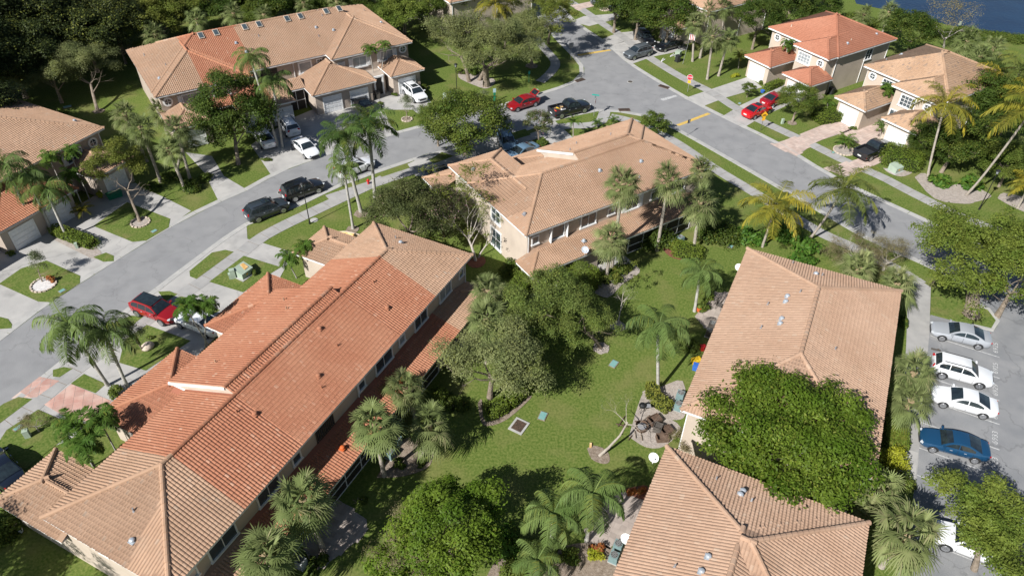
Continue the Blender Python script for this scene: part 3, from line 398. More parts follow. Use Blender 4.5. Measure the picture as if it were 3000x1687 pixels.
           ('lush2', 60.38, 111.23, 57.45, 107.22, 4.8, 4.0, 0.75, 'round green tree between the two duplexes'), ('bare', 66.92, 113.58, 65.1, 112.04, 5.5, 4.4, 0.75, 'nearly leafless pale tree at the lake shore'),
           ('dark2', 35.96, 87.69, 36.5, 88.65, 2.6, 2.6, 0.75, 'street tree beside the red cars'), ('dark', 50.21, 75.87, 51.85, 77.05, 3.4, 4.0, 0.75, 'dark rounded tree below the coconut palm'),
           ('dark', 49.09, 79.07, 49.09, 79.07, 2.4, 2.4, 0.75, 'dark bush tree against the right garage'), ('lush2', 60.07, 85.65, 60.07, 85.65, 4.5, 4.2, 0.75, 'dense tree right of the tan duplex behind the palms'),
           ('olive2', -53.58, 108.28, -53.58, 108.28, 4.6, 4.8, 0.75, 'yellow green tree mass behind the left roof corner'),
           ('olive2', -50.49, 113.41, -50.49, 113.41, 4.6, 4.2, 0.75, 'yellow green tree behind the orange roof strip'),
           ('olive2', -56.44, 102.2, -56.44, 102.2, 3.0, 3.2, 0.75, 'yellow green bush tree in front of the dark grove'), ('dark', -45.97, 115.39, -45.97, 115.39, 5, 4.6, 0.75, 'dark green tree behind the first skylights'),
           ('dark', -38.67, 116.35, -38.67, 116.35, 5, 4.6, 0.75, 'dark green tree behind the middle skylights'), ('dark', -30.78, 117.96, -30.78, 117.96, 5, 4.4, 0.75, 'dark green tree behind the tan skylight roof'),
           ('dark', -23.26, 117.13, -23.26, 117.13, 5, 4.4, 0.75, 'dark green tree behind the peak of the skylight roof'), ('olive', -17.7, 115.7, -16.61, 110.03, 5, 4.4, 0.75, 'bronze green tree with pale multiple trunks'),
           ('dark', -14.28, 118.19, -14.28, 118.19, 5, 4.4, 0.75, 'dark green tree above the bronze tree'), ('dark2', -9.63, 120.28, -9.63, 120.28, 5, 4.4, 0.75, 'dark green tree by the far tan roof at the top'),
           ('sparse', -3.61, 57.46, -4.86, 59.82, 4.8, 4.3, 0.75, 'nearly bare tree with pale branches by the cream wall'),
           ('sparse', -3.44, 57.89, -1.39, 59.74, 4.0, 2.4, 0.75, 'wispy light green sapling against the cream wall'), ('sparse', 9.48, 48.43, 10.36, 52.19, 2.6, 1.6, 0.75, 'thin forked tree on the lawn casting a long shadow'),
           ('wisp', 33.34, 57.88, 33.34, 57.88, 1.8, 2.8, 0.75, 'wispy grey shrub behind the large tan roof'), ('wisp', 36.41, 57.12, 36.41, 57.12, 1.8, 2.6, 0.75, 'wispy olive shrub beside the street kerb'),
           ('wisp', -5.71, 24.74, -5.71, 24.74, 3.0, 2.6, 0.75, 'dry grey brown crown beside the round green tree'), ('wisp', 13.36, 34.66, 13.36, 34.66, 1.5, 1.4, 0.75, 'dry shrub at the corner of the tan roof'),
           ('flower2', -44.16, 53.08, -44.23, 53.48, 1.9, 1.2, 0.75, 'small white blossoming tree in the pebble ring'), ('flower2', -31.23, 44.26, -31.27, 43.96, 2.0, 1.3, 0.75, 'small tree with pale flowers beside the boulder'),
           ('wisp', -35.7, 35.52, -35.7, 35.52, 1.1, 1.1, 0.75, 'twiggy shrub by the green utility box'), ('dark2', 31.73, 94.74, 31.73, 94.74, 1.3, 1.0, 0.75, 'small shrub tree beside the duplex driveway'),
           ('flower2', -13.91, 86.75, -13.84, 86.65, 1.9, 1.3, 0.75, 'small tree in the brick ring beside the white wagon'), ('flower2', -4.31, 92.13, -4.31, 92.13, 1.0, 0.8, 0.75, 'citrus bush with yellow fruit on the lawn'),
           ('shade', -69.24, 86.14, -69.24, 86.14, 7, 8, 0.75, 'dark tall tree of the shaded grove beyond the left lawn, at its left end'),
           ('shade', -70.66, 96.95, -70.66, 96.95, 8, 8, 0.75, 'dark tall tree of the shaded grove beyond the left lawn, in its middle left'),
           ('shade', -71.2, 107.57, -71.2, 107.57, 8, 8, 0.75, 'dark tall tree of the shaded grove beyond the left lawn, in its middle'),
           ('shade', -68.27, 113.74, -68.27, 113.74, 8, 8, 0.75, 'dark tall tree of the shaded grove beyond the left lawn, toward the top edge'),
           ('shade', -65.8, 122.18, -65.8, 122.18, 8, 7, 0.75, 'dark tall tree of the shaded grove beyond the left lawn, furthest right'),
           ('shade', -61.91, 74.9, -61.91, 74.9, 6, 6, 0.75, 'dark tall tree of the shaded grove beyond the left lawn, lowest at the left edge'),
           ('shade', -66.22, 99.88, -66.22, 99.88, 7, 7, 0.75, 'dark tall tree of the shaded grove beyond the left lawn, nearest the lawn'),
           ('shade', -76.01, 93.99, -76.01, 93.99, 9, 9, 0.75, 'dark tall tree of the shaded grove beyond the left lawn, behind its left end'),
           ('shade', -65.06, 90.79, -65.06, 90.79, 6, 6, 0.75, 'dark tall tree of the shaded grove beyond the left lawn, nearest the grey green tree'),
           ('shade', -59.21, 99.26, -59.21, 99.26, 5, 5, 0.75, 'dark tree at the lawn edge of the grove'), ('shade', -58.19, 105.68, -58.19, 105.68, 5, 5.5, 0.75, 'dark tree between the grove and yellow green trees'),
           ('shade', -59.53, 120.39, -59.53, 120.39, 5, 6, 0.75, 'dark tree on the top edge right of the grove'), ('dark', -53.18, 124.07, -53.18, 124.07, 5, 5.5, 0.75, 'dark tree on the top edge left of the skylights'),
           ('olive2', -52.71, 108.65, -52.71, 108.65, 4, 4, 0.75, 'yellow green tree behind the fan palm row'), ('dark', -44.54, 121.17, -44.54, 121.17, 5, 5, 0.75, 'dark tree on the top edge above the fan palms'),
           ('dark2', -39.67, 114.2, -39.67, 114.2, 3.5, 3, 0.75, 'green tree filling between two fan palms'), ('dark', -36.95, 118.09, -36.95, 118.09, 3.5, 3, 0.75, 'dark tree filling right of the fan palms'),
           ('dark2', -31.88, 120.01, -31.88, 120.01, 4, 3.5, 0.75, 'green tree above the middle skylights'), ('dark', -27.76, 122.05, -27.76, 122.05, 5, 4.5, 0.75, 'dark tree on the top edge above the roof peak'),
           ('dark', -19.67, 114.5, -19.67, 114.5, 4, 3.5, 0.75, 'dark tree right of the skylight roof peak'), ('dark2', -10.01, 119.73, -10.01, 119.73, 5, 4.5, 0.75, 'dark tree beside the far pale roof'),
           ('lush2', -4.18, 123.29, -4.18, 123.29, 5, 4.5, 0.75, 'dense tree on the top edge near the street'), ('grey', -1.7, 109.69, -1.7, 109.69, 4, 3, 0.75, 'grey green tree behind the oak grove'),
           ('lush2', 21.48, 124.64, 21.48, 124.64, 5, 4.5, 0.75, 'dense tree above the street trees at the top'), ('lush2', 29.58, 120.17, 29.58, 120.17, 5, 4, 0.75, 'dense tree right of the street trees at the top'),
           ('lush2', 36.32, 125.12, 36.32, 125.12, 4, 4, 0.75, 'dense tree above the taupe wall'), ('dark', 46.51, 127.32, 46.51, 127.32, 4, 4, 0.75, 'dark tree on the top edge near the lake'),
           ('dark', 62.47, 94.39, 62.47, 94.39, 3.5, 3, 0.75, 'dark tree behind the right palms'), ('dark', 61.13, 84.48, 61.13, 84.48, 3.5, 3.5, 0.75, 'dark tree at the right edge behind the palms'),
           ('dark2', 55.51, 72.89, 55.51, 72.89, 3, 3, 0.75, 'dark tree at the right edge above the lamp'),
           ('olive2', -38.5, 18.5, -38.5, 18.5, 6.2, 4.6, 0.75, 'leafy tree just beyond the lower left corner, shading the tiled garage'),
           ('olive2', -32.5, 13.5, -32.5, 13.5, 6.2, 4.6, 0.75, 'leafy tree below the lower left lawn, shading the grass'), ('fine', 4.15, 48.62, 4.15, 48.62, 3.6, 3.0, 0.75, 'light green tree touching the clipped porch hedge'),
           ('fine', 0.53, 42.14, 0.53, 42.14, 3.2, 2.6, 0.75, 'soft green crown joining the two courtyard trees')],
 'shrubs': [('hedge', -44.2, 59.75, 3.15, 0.65, 0.9, -24.8, 'long low hedge between the two left driveways'), ('hedge', 36.07, 97.91, 1.76, 0.55, 0.9, 39.3, 'clipped box hedge between the duplex garages'),
            ('hedge', 40.62, 88.61, 1.9, 1.3, 1.3, 20, 'rounded clipped hedge beside the paver driveway'), ('hedge', 46.14, 77.78, 2.3, 1.8, 1.7, -30, 'tall clipped hedge wrapped around the green box'),
            ('hedge', 6.17, 52.93, 1.4, 2.2, 2.2, -30, 'tall clipped hedge beside the screened porch'), ('hedge', 1.01, 53.02, 1.0, 1.2, 1.5, -30, 'hedge block at the porch corner left of the flowers'),
            ('bush', 10.28, 55.7, 2.37, 0.9, 1.3, 35.5, 'leafy hedge edging the white patio'), ('bush', 7.91, 54.25, 1.3, 1.5, 1.4, 0, 'broad leafy shrub beside the round air conditioner'),
            ('hedge', 16.52, 60.11, 1.11, 0.7, 0.8, -35.5, 'low hedge inside the red mulch bed'), ('hedge', 17.5, 59.09, 1.5, 1.1, 0.9, -20, 'low hedge in front of the bed palm'),
            ('dark', 14.54, 60.92, 2.2, 2.2, 2.2, 0, 'dark juniper like shrub beside the screened porch'), ('dark', 21.43, 61.86, 2.6, 2.0, 1.8, 0, 'dark spreading shrub left of the coconut palm'),
            ('phil', 24.46, 61.83, 2.0, 1.6, 1.3, 0, 'big leaved philodendron patch under the yellow coconut palm'), ('phil', 27.84, 62.33, 2.2, 1.6, 1.4, 0, 'big leaved philodendron patch behind the roof corner'),
            ('phil', 29.54, 60.17, 1.9, 1.5, 1.3, 0, 'big leaved philodendron patch by the leaning palm base'), ('phil', 28.57, 58.09, 1.9, 1.2, 1.1, 0, 'big leaved philodendron patch touching the tan roof'),
            ('phil', 48.99, 73.19, 1.7, 1.3, 1.1, 0, 'fern bed in front of the coconut trunk'), ('phil', 52.33, 72.94, 1.8, 1.4, 1.2, 0, 'fern bed right of the coconut trunk'),
            ('bush', 60.42, 78.34, 2.4, 2.0, 1.8, 0, 'dark bush at the right edge behind the lamp'), ('yellow', 31.69, 101.44, 0.9, 0.7, 0.8, 0, 'yellow leaved shrub on the duplex lawn'),
            ('bush', 34.88, 99.35, 0.8, 0.7, 0.8, 0, 'flowering garden shrub at the first duplex garage'), ('bush', 37.31, 99.24, 0.6, 0.5, 0.6, 0, 'small shrub behind the clipped box hedge'),
            ('bush', 43.32, 86.05, 0.8, 0.4, 0.5, 0, 'low green edging shrub at the paver driveway'), ('yellow', 28.23, 33.73, 1.35, 1.2, 1.9, 0, 'bright yellow green shrub beside the concrete slab'),
            ('hedge', 29.43, 36.18, 1.4, 0.9, 1.0, 70, 'low hedge strip under the car park palms'), ('hedge', 30.14, 38.28, 1.0, 0.7, 1.0, 70, 'hedge piece below the upper car park palm'),
            ('yellowish', 11.48, 40.37, 0.71, 0.55, 0.9, -93.2, 'curved hedge left of the green air conditioners, upper piece'),
            ('yellowish', 12.04, 39.08, 0.83, 0.55, 0.9, -43.8, 'curved hedge left of the green air conditioners, lower piece'), ('hedge', -1.0, 38.21, 0.83, 0.65, 1.0, 36.4, 'dark hedge under the grey green tree'),
            ('hedge', 0.61, 39.84, 1.49, 0.65, 1.0, 50.2, 'dark hedge curving up beside the lawn'), ('bush', -7.99, 33.13, 0.75, 0.65, 0.8, 0, 'small bright bush in the brown mulch bed'),
            ('dark', -6.24, 33.41, 0.87, 0.45, 0.6, 49.6, 'low dark hedge edging the brown bed'), ('bush', -31.44, 39.25, 0.85, 0.8, 0.9, 0, 'round clipped bush at the end of the paver driveway'),
            ('bush', -49.24, 57.22, 0.55, 0.45, 0.5, 0, 'small dark clipped bush by the left garage'), ('red', -43.33, 53.14, 0.6, 0.6, 0.9, 0, 'red leaved shrub in the pebble ring'),
            ('dark', -24.75, 54.73, 0.5, 0.4, 0.6, 0, 'small dark bush against the green utility box'), ('bush', -31.23, 45.62, 0.5, 0.4, 0.5, 0, 'small bush behind the pale boulder'),
            ('dark', -35.53, 69.4, 1.6, 1.2, 1.0, 0, 'dark planting under the palm trio'), ('bush', -38.69, 71.24, 1.6, 1.1, 1.0, 0, 'green planting around the tall leaning palm'),
            ('bush', -58.39, 86.49, 1.2, 0.6, 0.8, 0, 'bright green bush behind the left grey roof'), ('dark', -45.04, 69.79, 1.6, 1.4, 2.0, 0, 'dark shrubbery in the left house entry'),
            ('yellow', -44.63, 67.33, 0.6, 0.4, 1.2, 0, 'lime green potted shrub at the left house entry'), ('bush', -16.38, 93.33, 0.7, 0.45, 0.6, 0, 'green shrub beside the end garage driveway'),
            ('bush', -17.86, 91.09, 0.6, 0.3, 0.4, 0, 'flat ground shrub by the recycling bin'), ('bush', -12.47, 95.53, 0.8, 0.6, 0.8, 0, 'shrub with orange tops beside the end garage'),
            ('bush', -7.87, 100.47, 0.9, 0.7, 1.0, 0, 'bright leafy shrub at the foot of the oak grove'), ('dark', -6.18, 100.77, 1.2, 0.8, 1.2, 0, 'dark shrub behind the oak trunks'),
            ('dark', 3.6, 80.34, 1.2, 0.9, 0.9, 0, 'dark shrub under the small blossoming tree'), ('bush', -0.39, 55.7, 1.3, 1.2, 1.6, 0, 'tufted shrub by the cream end wall'),
            ('bush', 3.41, 55.06, 1.1, 0.9, 1.5, 0, 'flowering shrub below the porch hip'), ('bush', 17.96, 52.51, 0.9, 0.9, 1.2, 0, 'yellow flowered shrub at the patio palm'),
            ('phil', 0.05, 26.59, 1.1, 1.6, 1.4, 0, 'big leaved plants right of the round tree'), ('bush', 0.42, 24.87, 1.4, 1.1, 1.2, 0, 'leafy plants at the bottom edge'),
            ('red', 6.03, 26.69, 0.7, 0.6, 0.8, 0, 'reddish plant on the sandy patio edge'), ('yellow', 5.81, 26.05, 0.8, 0.6, 0.7, 0, 'lime plant below the reddish plant'),
            ('red', 9.1, 31.02, 1.0, 0.35, 0.7, 20, 'red croton row in the red mulch'), ('dark', -12.26, 25.11, 0.7, 1.2, 0.8, 0, 'dark shrub beside the round air conditioner on the patio'),
            ('dark', -33.51, 27.21, 1.6, 1.6, 1.4, 0, 'dark shrub at the left edge below the leaf covered roof'), ('bush', 2.53, 47.78, 1.6, 1.2, 1.2, 0, 'leafy undergrowth beneath the soft green courtyard tree'),
            ('dark', 0.54, 47.62, 1.6, 1.2, 1.4, 0, 'dark undergrowth between the courtyard trees'), ('bush', -5.41, 39.44, 1.2, 1.0, 1.2, 0, 'shrub in the shade between the porch palms and the grey tree'),
            ('dark', -4.1, 38.63, 1.0, 0.8, 0.9, 0, 'dark shrub under the left side of the grey tree'), ('bush', -10.54, 29.82, 0.7, 0.5, 0.5, 20, 'small shrub at the corner of the grey patio'),
            ('bush', 9.6, 54.74, 1.0, 0.9, 1.0, 0, 'small leafy shrub right of the fan palm in the hedge bed'), ('dark', 17.42, 50.81, 0.8, 0.7, 0.9, 0, 'dark shrub at the patio edge below the tan eave'),
            ('bush', 13.39, 35.67, 1.2, 0.9, 1.1, 0, 'shrub between the clutter and the lower tan roof'), ('bush', 15.42, 45.66, 0.9, 0.8, 1.1, 0, 'green shrub by the eave above the curved hedge'),
            ('dark', 35.13, 49.58, 0.7, 1.4, 0.7, 0, 'low planting strip along the large tan roof wall'), ('bush', 28.12, 32.13, 1.3, 1.1, 1.2, 0, 'leafy shrub below the concrete slab'),
            ('dark', 2.15, 26.39, 1.4, 1.0, 0.9, 0, 'dark plants beneath the left feathery palm'), ('bush', 4.07, 26.01, 1.2, 0.8, 0.7, 0, 'low plants on the brown bed between the feathery palms'),
            ('bush', -29.22, 75.78, 0.9, 0.5, 0.5, 0, 'small shrub at the driveway edge beneath the queen palms'), ('dark', -39.89, 69.14, 1.3, 1.0, 0.9, 0, 'dark shrub at the left foot of the palm trio'),
            ('bush', -34.68, 71.61, 1.2, 1.0, 0.7, 0, 'low shrub on the lawn below the dense dark tree'), ('bush', 56.74, 125.01, 2.6, 1.6, 1.3, 0, 'waterside scrub on the lake bank, left of the lake fan palms'),
            ('bush', 59.02, 122.11, 2.6, 1.6, 1.3, 0, 'waterside scrub on the lake bank, below the lake fan palms'), ('bush', 68.14, 117.95, 2.6, 1.6, 1.3, 0, 'waterside scrub on the lake bank, beside the leafless tree'),
            ('bush', 74.39, 117.68, 2.6, 1.6, 1.3, 0, 'waterside scrub on the lake bank, left of the silvery palms'), ('bush', 77.37, 117.26, 2.6, 1.6, 1.3, 0, 'waterside scrub on the lake bank, above the silvery palms'),
            ('bush', 79.83, 116.27, 2.6, 1.6, 1.3, 0, 'waterside scrub on the lake bank, at the right edge'), ('bush', 72.57, 119.28, 2.6, 1.6, 1.3, 0, 'waterside scrub on the lake bank, right of the leafless tree'),
            ('bush', 75.99, 117.47, 2.6, 1.6, 1.3, 0, 'waterside scrub on the lake bank, in the middle of the right bank')],
 'extras': [(15.68, 43.99, 0, 'storage_box', 'yelplastic', 0.7, 0.5, 0.45, 'yellow box by the eave above the curved hedge'), (15.5, 43.29, 0, 'storage_tub', 'tarp', 0.5, 0.45, 0.5, 'blue tub below the yellow box at the tan eave'),
            (16.53, 45.6, 0, 'storage_tub', 'redp', 0.4, 0.4, 0.45, 'red tub by the eave above the yellow box'), (17.1, 50.58, 0.03, 'flower_pot', 'signhot', 0.5, 0.5, 0.4, 'orange flower pot at the foot of the patio palm'),
            (19.0, 50.99, 0.03, 'patio_chair', 'bronze', 0.55, 0.5, 0.8, 'dark patio chair under the eave of the large tan roof'),
            (8.73, 57.39, 0.05, 'patio_table', 'bronze', 1.1, 1.1, 0.74, 'round dark table on the white patio'), (10.45, 57.65, 0.05, 'patio_chair', 'whitem', 0.5, 0.5, 0.8, 'white chair on the white patio right of the table'),
            (8.04, 57.79, 0.05, 'patio_chair', 'bronze', 0.5, 0.5, 0.8, 'dark chair on the white patio left of the table'),
            (-4.02, 45.74, 0, 'patio_table', 'acgrey', 1.3, 1.3, 0.6, 'grey covered table in the shade below the orange porch'),
            (-3.95, 44.69, 0, 'patio_chair', 'acgrey', 0.6, 0.6, 0.8, 'grey chair beside the covered table below the orange porch'),
            (-43.42, 67.59, 0, 'planter_box', 'dogreen', 1.4, 0.7, 0.6, 'green planter box with lime plant at the left house entry'),
            (24.43, 108.18, 0, 'storage_box', 'greenbox', 0.8, 0.7, 0.9, 'pale green box on the lawn near the black sedan'),
            (-7.84, 40.59, 0, 'flower_pot', 'signhot', 0.35, 0.35, 0.3, 'terracotta pot in the bed between the porch palms'),
            (6.13, 35.09, 0.03, 'wood_block', 'orangewood', 0.35, 0.15, 0.12, 'small pale wood block on the stump patch'),
            (-32.69, 27.12, 0, 'flower_pot', 'white', 0.35, 0.35, 0.3, 'white pot beside the slab at the lower left corner')],
 'cars': [('sedan', 'silver', 39.41, 47.48, 159.8, 'silver sedan parked beside the grass island', 4.89), ('suv', 'white', 37.55, 42.83, -26.9, 'white crossover with dark roof rails facing out of its stall', 3.87),
          ('sedan', 'white', 36.17, 39.72, 157.8, 'white sedan parked nose in below the white crossover', 4.76), ('sedan', 'blue', 33.45, 35.39, 161.0, 'dark blue sedan in the space numbered 6933', 4.39),
          ('suv', 'white', 30.45, 26.86, 154.0, 'white vehicle mostly hidden under the olive tree', 2.33), ('suv', 'red', -31.68, 48.76, -23.8, 'red wagon with black roof backed across the sidewalk', 4.96),
          ('sedan', 'white', -27.61, 47.46, -165.2, 'white car at the garage beneath the small palms', 2.98), ('suv', 'graphite', -26.04, 64.82, 9.6, 'dark grey wagon parked at the kerb, nearest the crossing', 3.67),
          ('van', 'black', -23.15, 68.78, -162.0, 'black van parked ahead of the dark grey wagon', 3.85), ('suv', 'white', -18.3, 73.65, -128.9, 'white car at the kerb half hidden by palm fronds', 2.98),
          ('sedan', 'white', -24.95, 77.98, 134.3, 'white sedan on the shaded driveway beside the palm fronds', 3.84), ('suv', 'white', -28.19, 83.18, 123.0, 'white wagon with blue reflections on the shaded drive', 4.83),
          ('sedan', 'white', -30.42, 80.13, 122.5, 'white car tucked under the dark green tree', 3.61), ('sedan', 'black', -20.19, 89.68, 133.3, 'black car at the double garage behind the palm', 7.1),
          ('suv', 'white', -13.56, 92.96, -66.4, 'white wagon facing the street at the end garage', 5.39), ('hatch', 'red', 1.02, 90.73, -156.1, 'red hatchback with its tailgate raised', 3.65),
          ('pickup', 'black', 7.11, 89.16, 34.4, 'black pickup carrying tools by the stop sign', 5.65), ('suv', 'grey', 18.31, 107.96, -149.8, 'grey wagon crossing the sidewalk at the top', 5.32),
          ('sedan', 'black', 23.41, 111.21, -169.8, 'black sedan parked behind the grey wagon', 3.83), ('suv', 'black', 19.95, 113.7, -69.2, 'black car under the dense tree at the top', 3.95),
          ('sedan', 'brightred', 31.8, 89.72, 39.0, 'bright red sedan with dark sunroof across the sidewalk', 5.02), ('sedan', 'crimson', 35.03, 93.13, 50.7, 'crimson car half hidden by the street tree', 3.72),
          ('pickup', 'black', 43.52, 79.73, 32.8, 'black pickup on the paver drive of the tan duplex', 4.98), ('suv', 'bluegrey', -0.92, 80.12, -77.8, 'blue reflecting car under the street tree, front one', 3.3),
          ('sedan', 'bluegrey', 0.86, 77.77, -139.4, 'blue grey car against the central roof edge', 2.49), ('sedan', 'navy', -8.26, 72.41, 129.6, 'black sedan beside the corner of the central roof', 3.96),
          ('sedan', 'navy', -36.29, 31.78, 143.2, 'dark car cut by the left edge', 2.97), ('suv', 'grey', 14.52, 131.03, -123.7, 'grey car at the top edge near the pavers', 3.32),
          ('sedan', 'black', 17.21, 125.69, 112.4, 'dark car under the dense tree by the ring bed', 3.31)],
 'pts': {'lamps': [(-21.23, 63.21), (-7.86, 92.7), (51.0, 68.1)],
         'stop': [(10.29, 88.54), (23.83, 96.14)],
         'hump_sign': (31.29, 85.32),
         'small_sign': [(21.61, 83.63), (8.14, 106.5)],
         'hydrant': (-16.37, 71.1),
         'dogstation': (-2.8, 92.08),
         'green_sign': (1.87, 98.46),
         'transformers': [(-8.88, 92.44), (-25.62, 54.68), (44.8, 75.99)],
         'pedestals': [(-7.97, 92.88), (-9.48, 91.63), (-26.48, 54.15), (-26.7, 54.05), (34.56, 87.27), (-43.3, 58.37), (-36.24, 35.02), (73.69, 123.07), (2.93, 94.31)],
         'bins': [(-18.53, 92.46), (43.63, 96.11), (-48.65, 60.22), (24.02, 106.21)],
         'acs': [(7.67, 55.08), (16.07, 60.65), (17.09, 61.13), (17.82, 48.28), (17.41, 47.33), (13.64, 39.97), (13.3, 38.85), (7.34, 26.61), (6.98, 25.79), (-8.79, 33.75), (-8.42, 34.98), (-13.34, 25.04)],
         'boxes': [(8.68, 43.67), (2.58, 37.88), (-36.79, 61.38), (-41.68, 51.8), (-37.41, 35.82), (30.3, 92.77), (38.81, 79.95), (22.15, 60.6), (-58.42, 88.41)],
         'grate': (0.72, 36.85),
         'manholes': [(16.22, 99.04), (-25.73, 69.08), (-20.94, 63.87)],
         'drains': [(9.1, 99.27), (20.79, 97.59), (14.46, 90.34)],
         'rings': [((-38.8, 62.85), 0.85), ((-13.89, 86.57), 0.6), ((14.97, 127.6), 0.7), ((-43.8, 52.6), 1.0), ((-16.21, 65.24), 0.75), ((-16.62, 62.33), 0.65), ((35.91, 87.5), 0.6), ((-53.93, 87.45), 0.7), ((7.77, 45.54), 0.7),
                   ((9.47, 48.34), 0.7), ((2.29, 103.87), 0.9), ((40.28, 80.48), 1.1)],
         'boulder': (-30.93, 44.6),
         'kayak': [(-17.22, 61.49), (-15.63, 60.97)],
         'deadtree': [(6.7, 34.16)],
         'junk': [(10.4, 38.53), (10.18, 36.8), (11.25, 37.48), (11.4, 36.7), (12.03, 36.46), (11.63, 35.81)],
         'curbstop': (36.84, 46.02),
         'dishes': [(51.61, 102.45), (39.21, 103.04), (6.76, 55.07), (9.99, 31.65), (20.77, 53.33), (7.51, 25.71)],
         'flag': (24.72, 105.53),
         'rockpile': [(3.66, 53.8), (4.94, 54.22)],
         'toys': [(34.24, 96.36), (22.0, 106.61), (23.67, 108.39)],
         'hose': (7.53, 45.38),
         'stall_end': [(42.01, 45.28), (40.77, 42.78), (39.58, 40.36), (38.37, 37.9), (37.15, 35.42), (35.92, 32.92)],
         'stall_in': [(37.1, 47.86), (31.11, 35.49)]},
 'frame': {'A': (-18.14, 21.3), 'B': (1.18, 54.23), 'C': (20.92, 52.94), 'D': (10.46, 30.91), 'F': (-14.17, 98.54), 'G': (-45.08, 72.97), 'E1': (41.42, 94.85), 'E2': (45.49, 93.21), 'H1': (35.49, 116.55), 'H2': (-10.17, 113.69)}}
# ------------------------------------------------------------------ plan helpers
def inpoly(pts, poly):
    pts = np.atleast_2d(pts); P = np.array(poly); x, y = pts[:, 0], pts[:, 1]; r = np.zeros(len(pts), bool); j = len(P) - 1
    for i in range(len(P)):
        xi, yi, xj, yj = *P[i], *P[j]
        with np.errstate(divide='ignore', invalid='ignore'):
            c = ((yi > y) != (yj > y)) & (x < (xj - xi) * (y - yi) / (yj - yi + 1e-12) + xi)
        r ^= c; j = i
    return r
def smooth_line(pts, n=5):
    P = [np.array(p, float) for p in pts]; out = []
    for i in range(len(P) - 1):
        a, b, c, d_ = P[max(i - 1, 0)], P[i], P[i + 1], P[min(i + 2, len(P) - 1)]
        for k in range(n):
            t = k / n; out.append(.5 * (2 * b + (c - a) * t + (2 * a - 5 * b + 4 * c - d_) * t * t + (3 * b - a - 3 * c + d_) * t ** 3))
    out.append(P[-1]); return out
def offs(line, w):
    L_ = [np.array(p) for p in line]; res = []
    for i, p in enumerate(L_):
        t = L_[min(i + 1, len(L_) - 1)] - L_[max(i - 1, 0)]; t = t / (np.hypot(*t) + 1e-9); res.append(p + w * np.array([-t[1], t[0]]))
    return res
def resample(line, step):
    L_ = [np.array(p) for p in line]; s = [0]
    for i in range(1, len(L_)): s.append(s[-1] + np.hypot(*(L_[i] - L_[i - 1])))
    n = max(1, round(s[-1] / step)); q = np.linspace(0, s[-1], n + 1); A = np.array(L_)
    return [np.array([np.interp(t, s, A[:, 0]), np.interp(t, s, A[:, 1])]) for t in q]
def sheet(name, poly, z, m, parent=None, thick=0, **kw):
    mb = MB()
    if thick: mb.prism(list(poly), z - thick, z)
    else: mb.prism(list(poly), z - .003, z)
    o = mb.build(name, m, parent)
    for k, v in kw.items(): o[k] = v
    return o
def struct(name, poly, z, m, thick=0): return sheet(name, poly, z, m, None, thick, kind='structure')

# ------------------------------------------------------------------ the ground
mb = MB(); N_ = 24
for i in range(N_):
    for j in range(N_): pass
mb.add([(-900, -500, 0), (900, -500, 0), (900, 1400, 0), (-900, 1400, 0)], [(0, 1, 2, 3)])
mb.build('ground', M['grass'], kind='structure')
struct('lake', S['lake'], .012, M['water'])
road = struct('road', S['road'], .008, M['asphalt'])
lot = struct('car_park', S['lot'], .009, M['lot'])
for nm in ('road_n', 'road_e', 'road_s'):
    ln = resample(smooth_line(S[nm], 4), 3.0)
    inner, outer = offs(ln, 0.0), offs(ln, .62 if nm != 'road_e' else .62)
    sgn = 1
    # outward side: test which side leaves the road polygon
    mid = len(ln) // 2; test = offs(ln, .8)[mid]
    if inpoly(test, S['road'])[0]: outer = offs(ln, -.62)
    par = link('kerb', None, None, kind='structure')
    for i in range(len(ln) - 1):
        a, b, c, d_ = inner[i], inner[i + 1], outer[i + 1], outer[i]
        f = .985; b = a + (b - a) * f; c = d_ + (c - d_) * f
        k = MB(); k.add([(*a, 0), (*b, 0), (*c, 0), (*d_, 0), (*a, .022), (*b, .022), (*c, .036), (*d_, .036)], [(4, 5, 6, 7), (0, 1, 5, 4), (1, 2, 6, 5), (2, 3, 7, 6), (3, 0, 4, 7)])
        k.build('kerb_stone', M['kerb'], par)
for k, p in S['drives'].items(): struct('driveway', p, .014, M['concrete'])
for k, (p, m_) in S['beds'].items(): struct('planting_bed', [tuple(q) for q in smooth_line(list(p) + [p[0]], 3)[:-1]], .034 + .001 * (len(k) % 5), M[m_])
for w, p in S['walks']:
    ln = resample(smooth_line(p, 3), 1.55)
    L_, R_ = offs(ln, w / 2), offs(ln, -w / 2)
    base = MB(); base.add([(*q, .019) for q in L_] + [(*q, .019) for q in R_], [(i, len(ln) + i, len(ln) + i + 1, i + 1) for i in range(len(ln) - 1)])
    b_ = base.build('sidewalk', M['brown'], kind='structure')
    for i in range(len(ln) - 1):
        f = .016; a, b, c, d_ = L_[i], L_[i + 1], R_[i + 1], R_[i]; a2, b2, c2_, d2 = a + (b - a) * f, b - (b - a) * f, c - (c - d_) * f, d_ + (c - d_) * f
        z = .030 + .004 * random.random(); k = MB(); k.add([(*d2, .02), (*c2_, .02), (*b2, .02), (*a2, .02), (*d2, z), (*c2_, z), (*b2, z), (*a2, z)], [(4, 5, 6, 7), (0, 1, 5, 4), (1, 2, 6, 5), (2, 3, 7, 6), (3, 0, 4, 7)])
        k.build('slab', M['walk'], b_)
for k, p in S['lawns'].items(): struct('lawn', [tuple(q) for q in p], .042, M['grass2'])
struct('path', S['lotwalk'], .022, M['walk']); struct('path', S['lotslab'], .030, M['concrete'])
isl = struct('lawn', [tuple(q) for q in smooth_line(S['island'] + [S['island'][0]], 2)[:-1]], .10, M['grass2'], thick=.1)
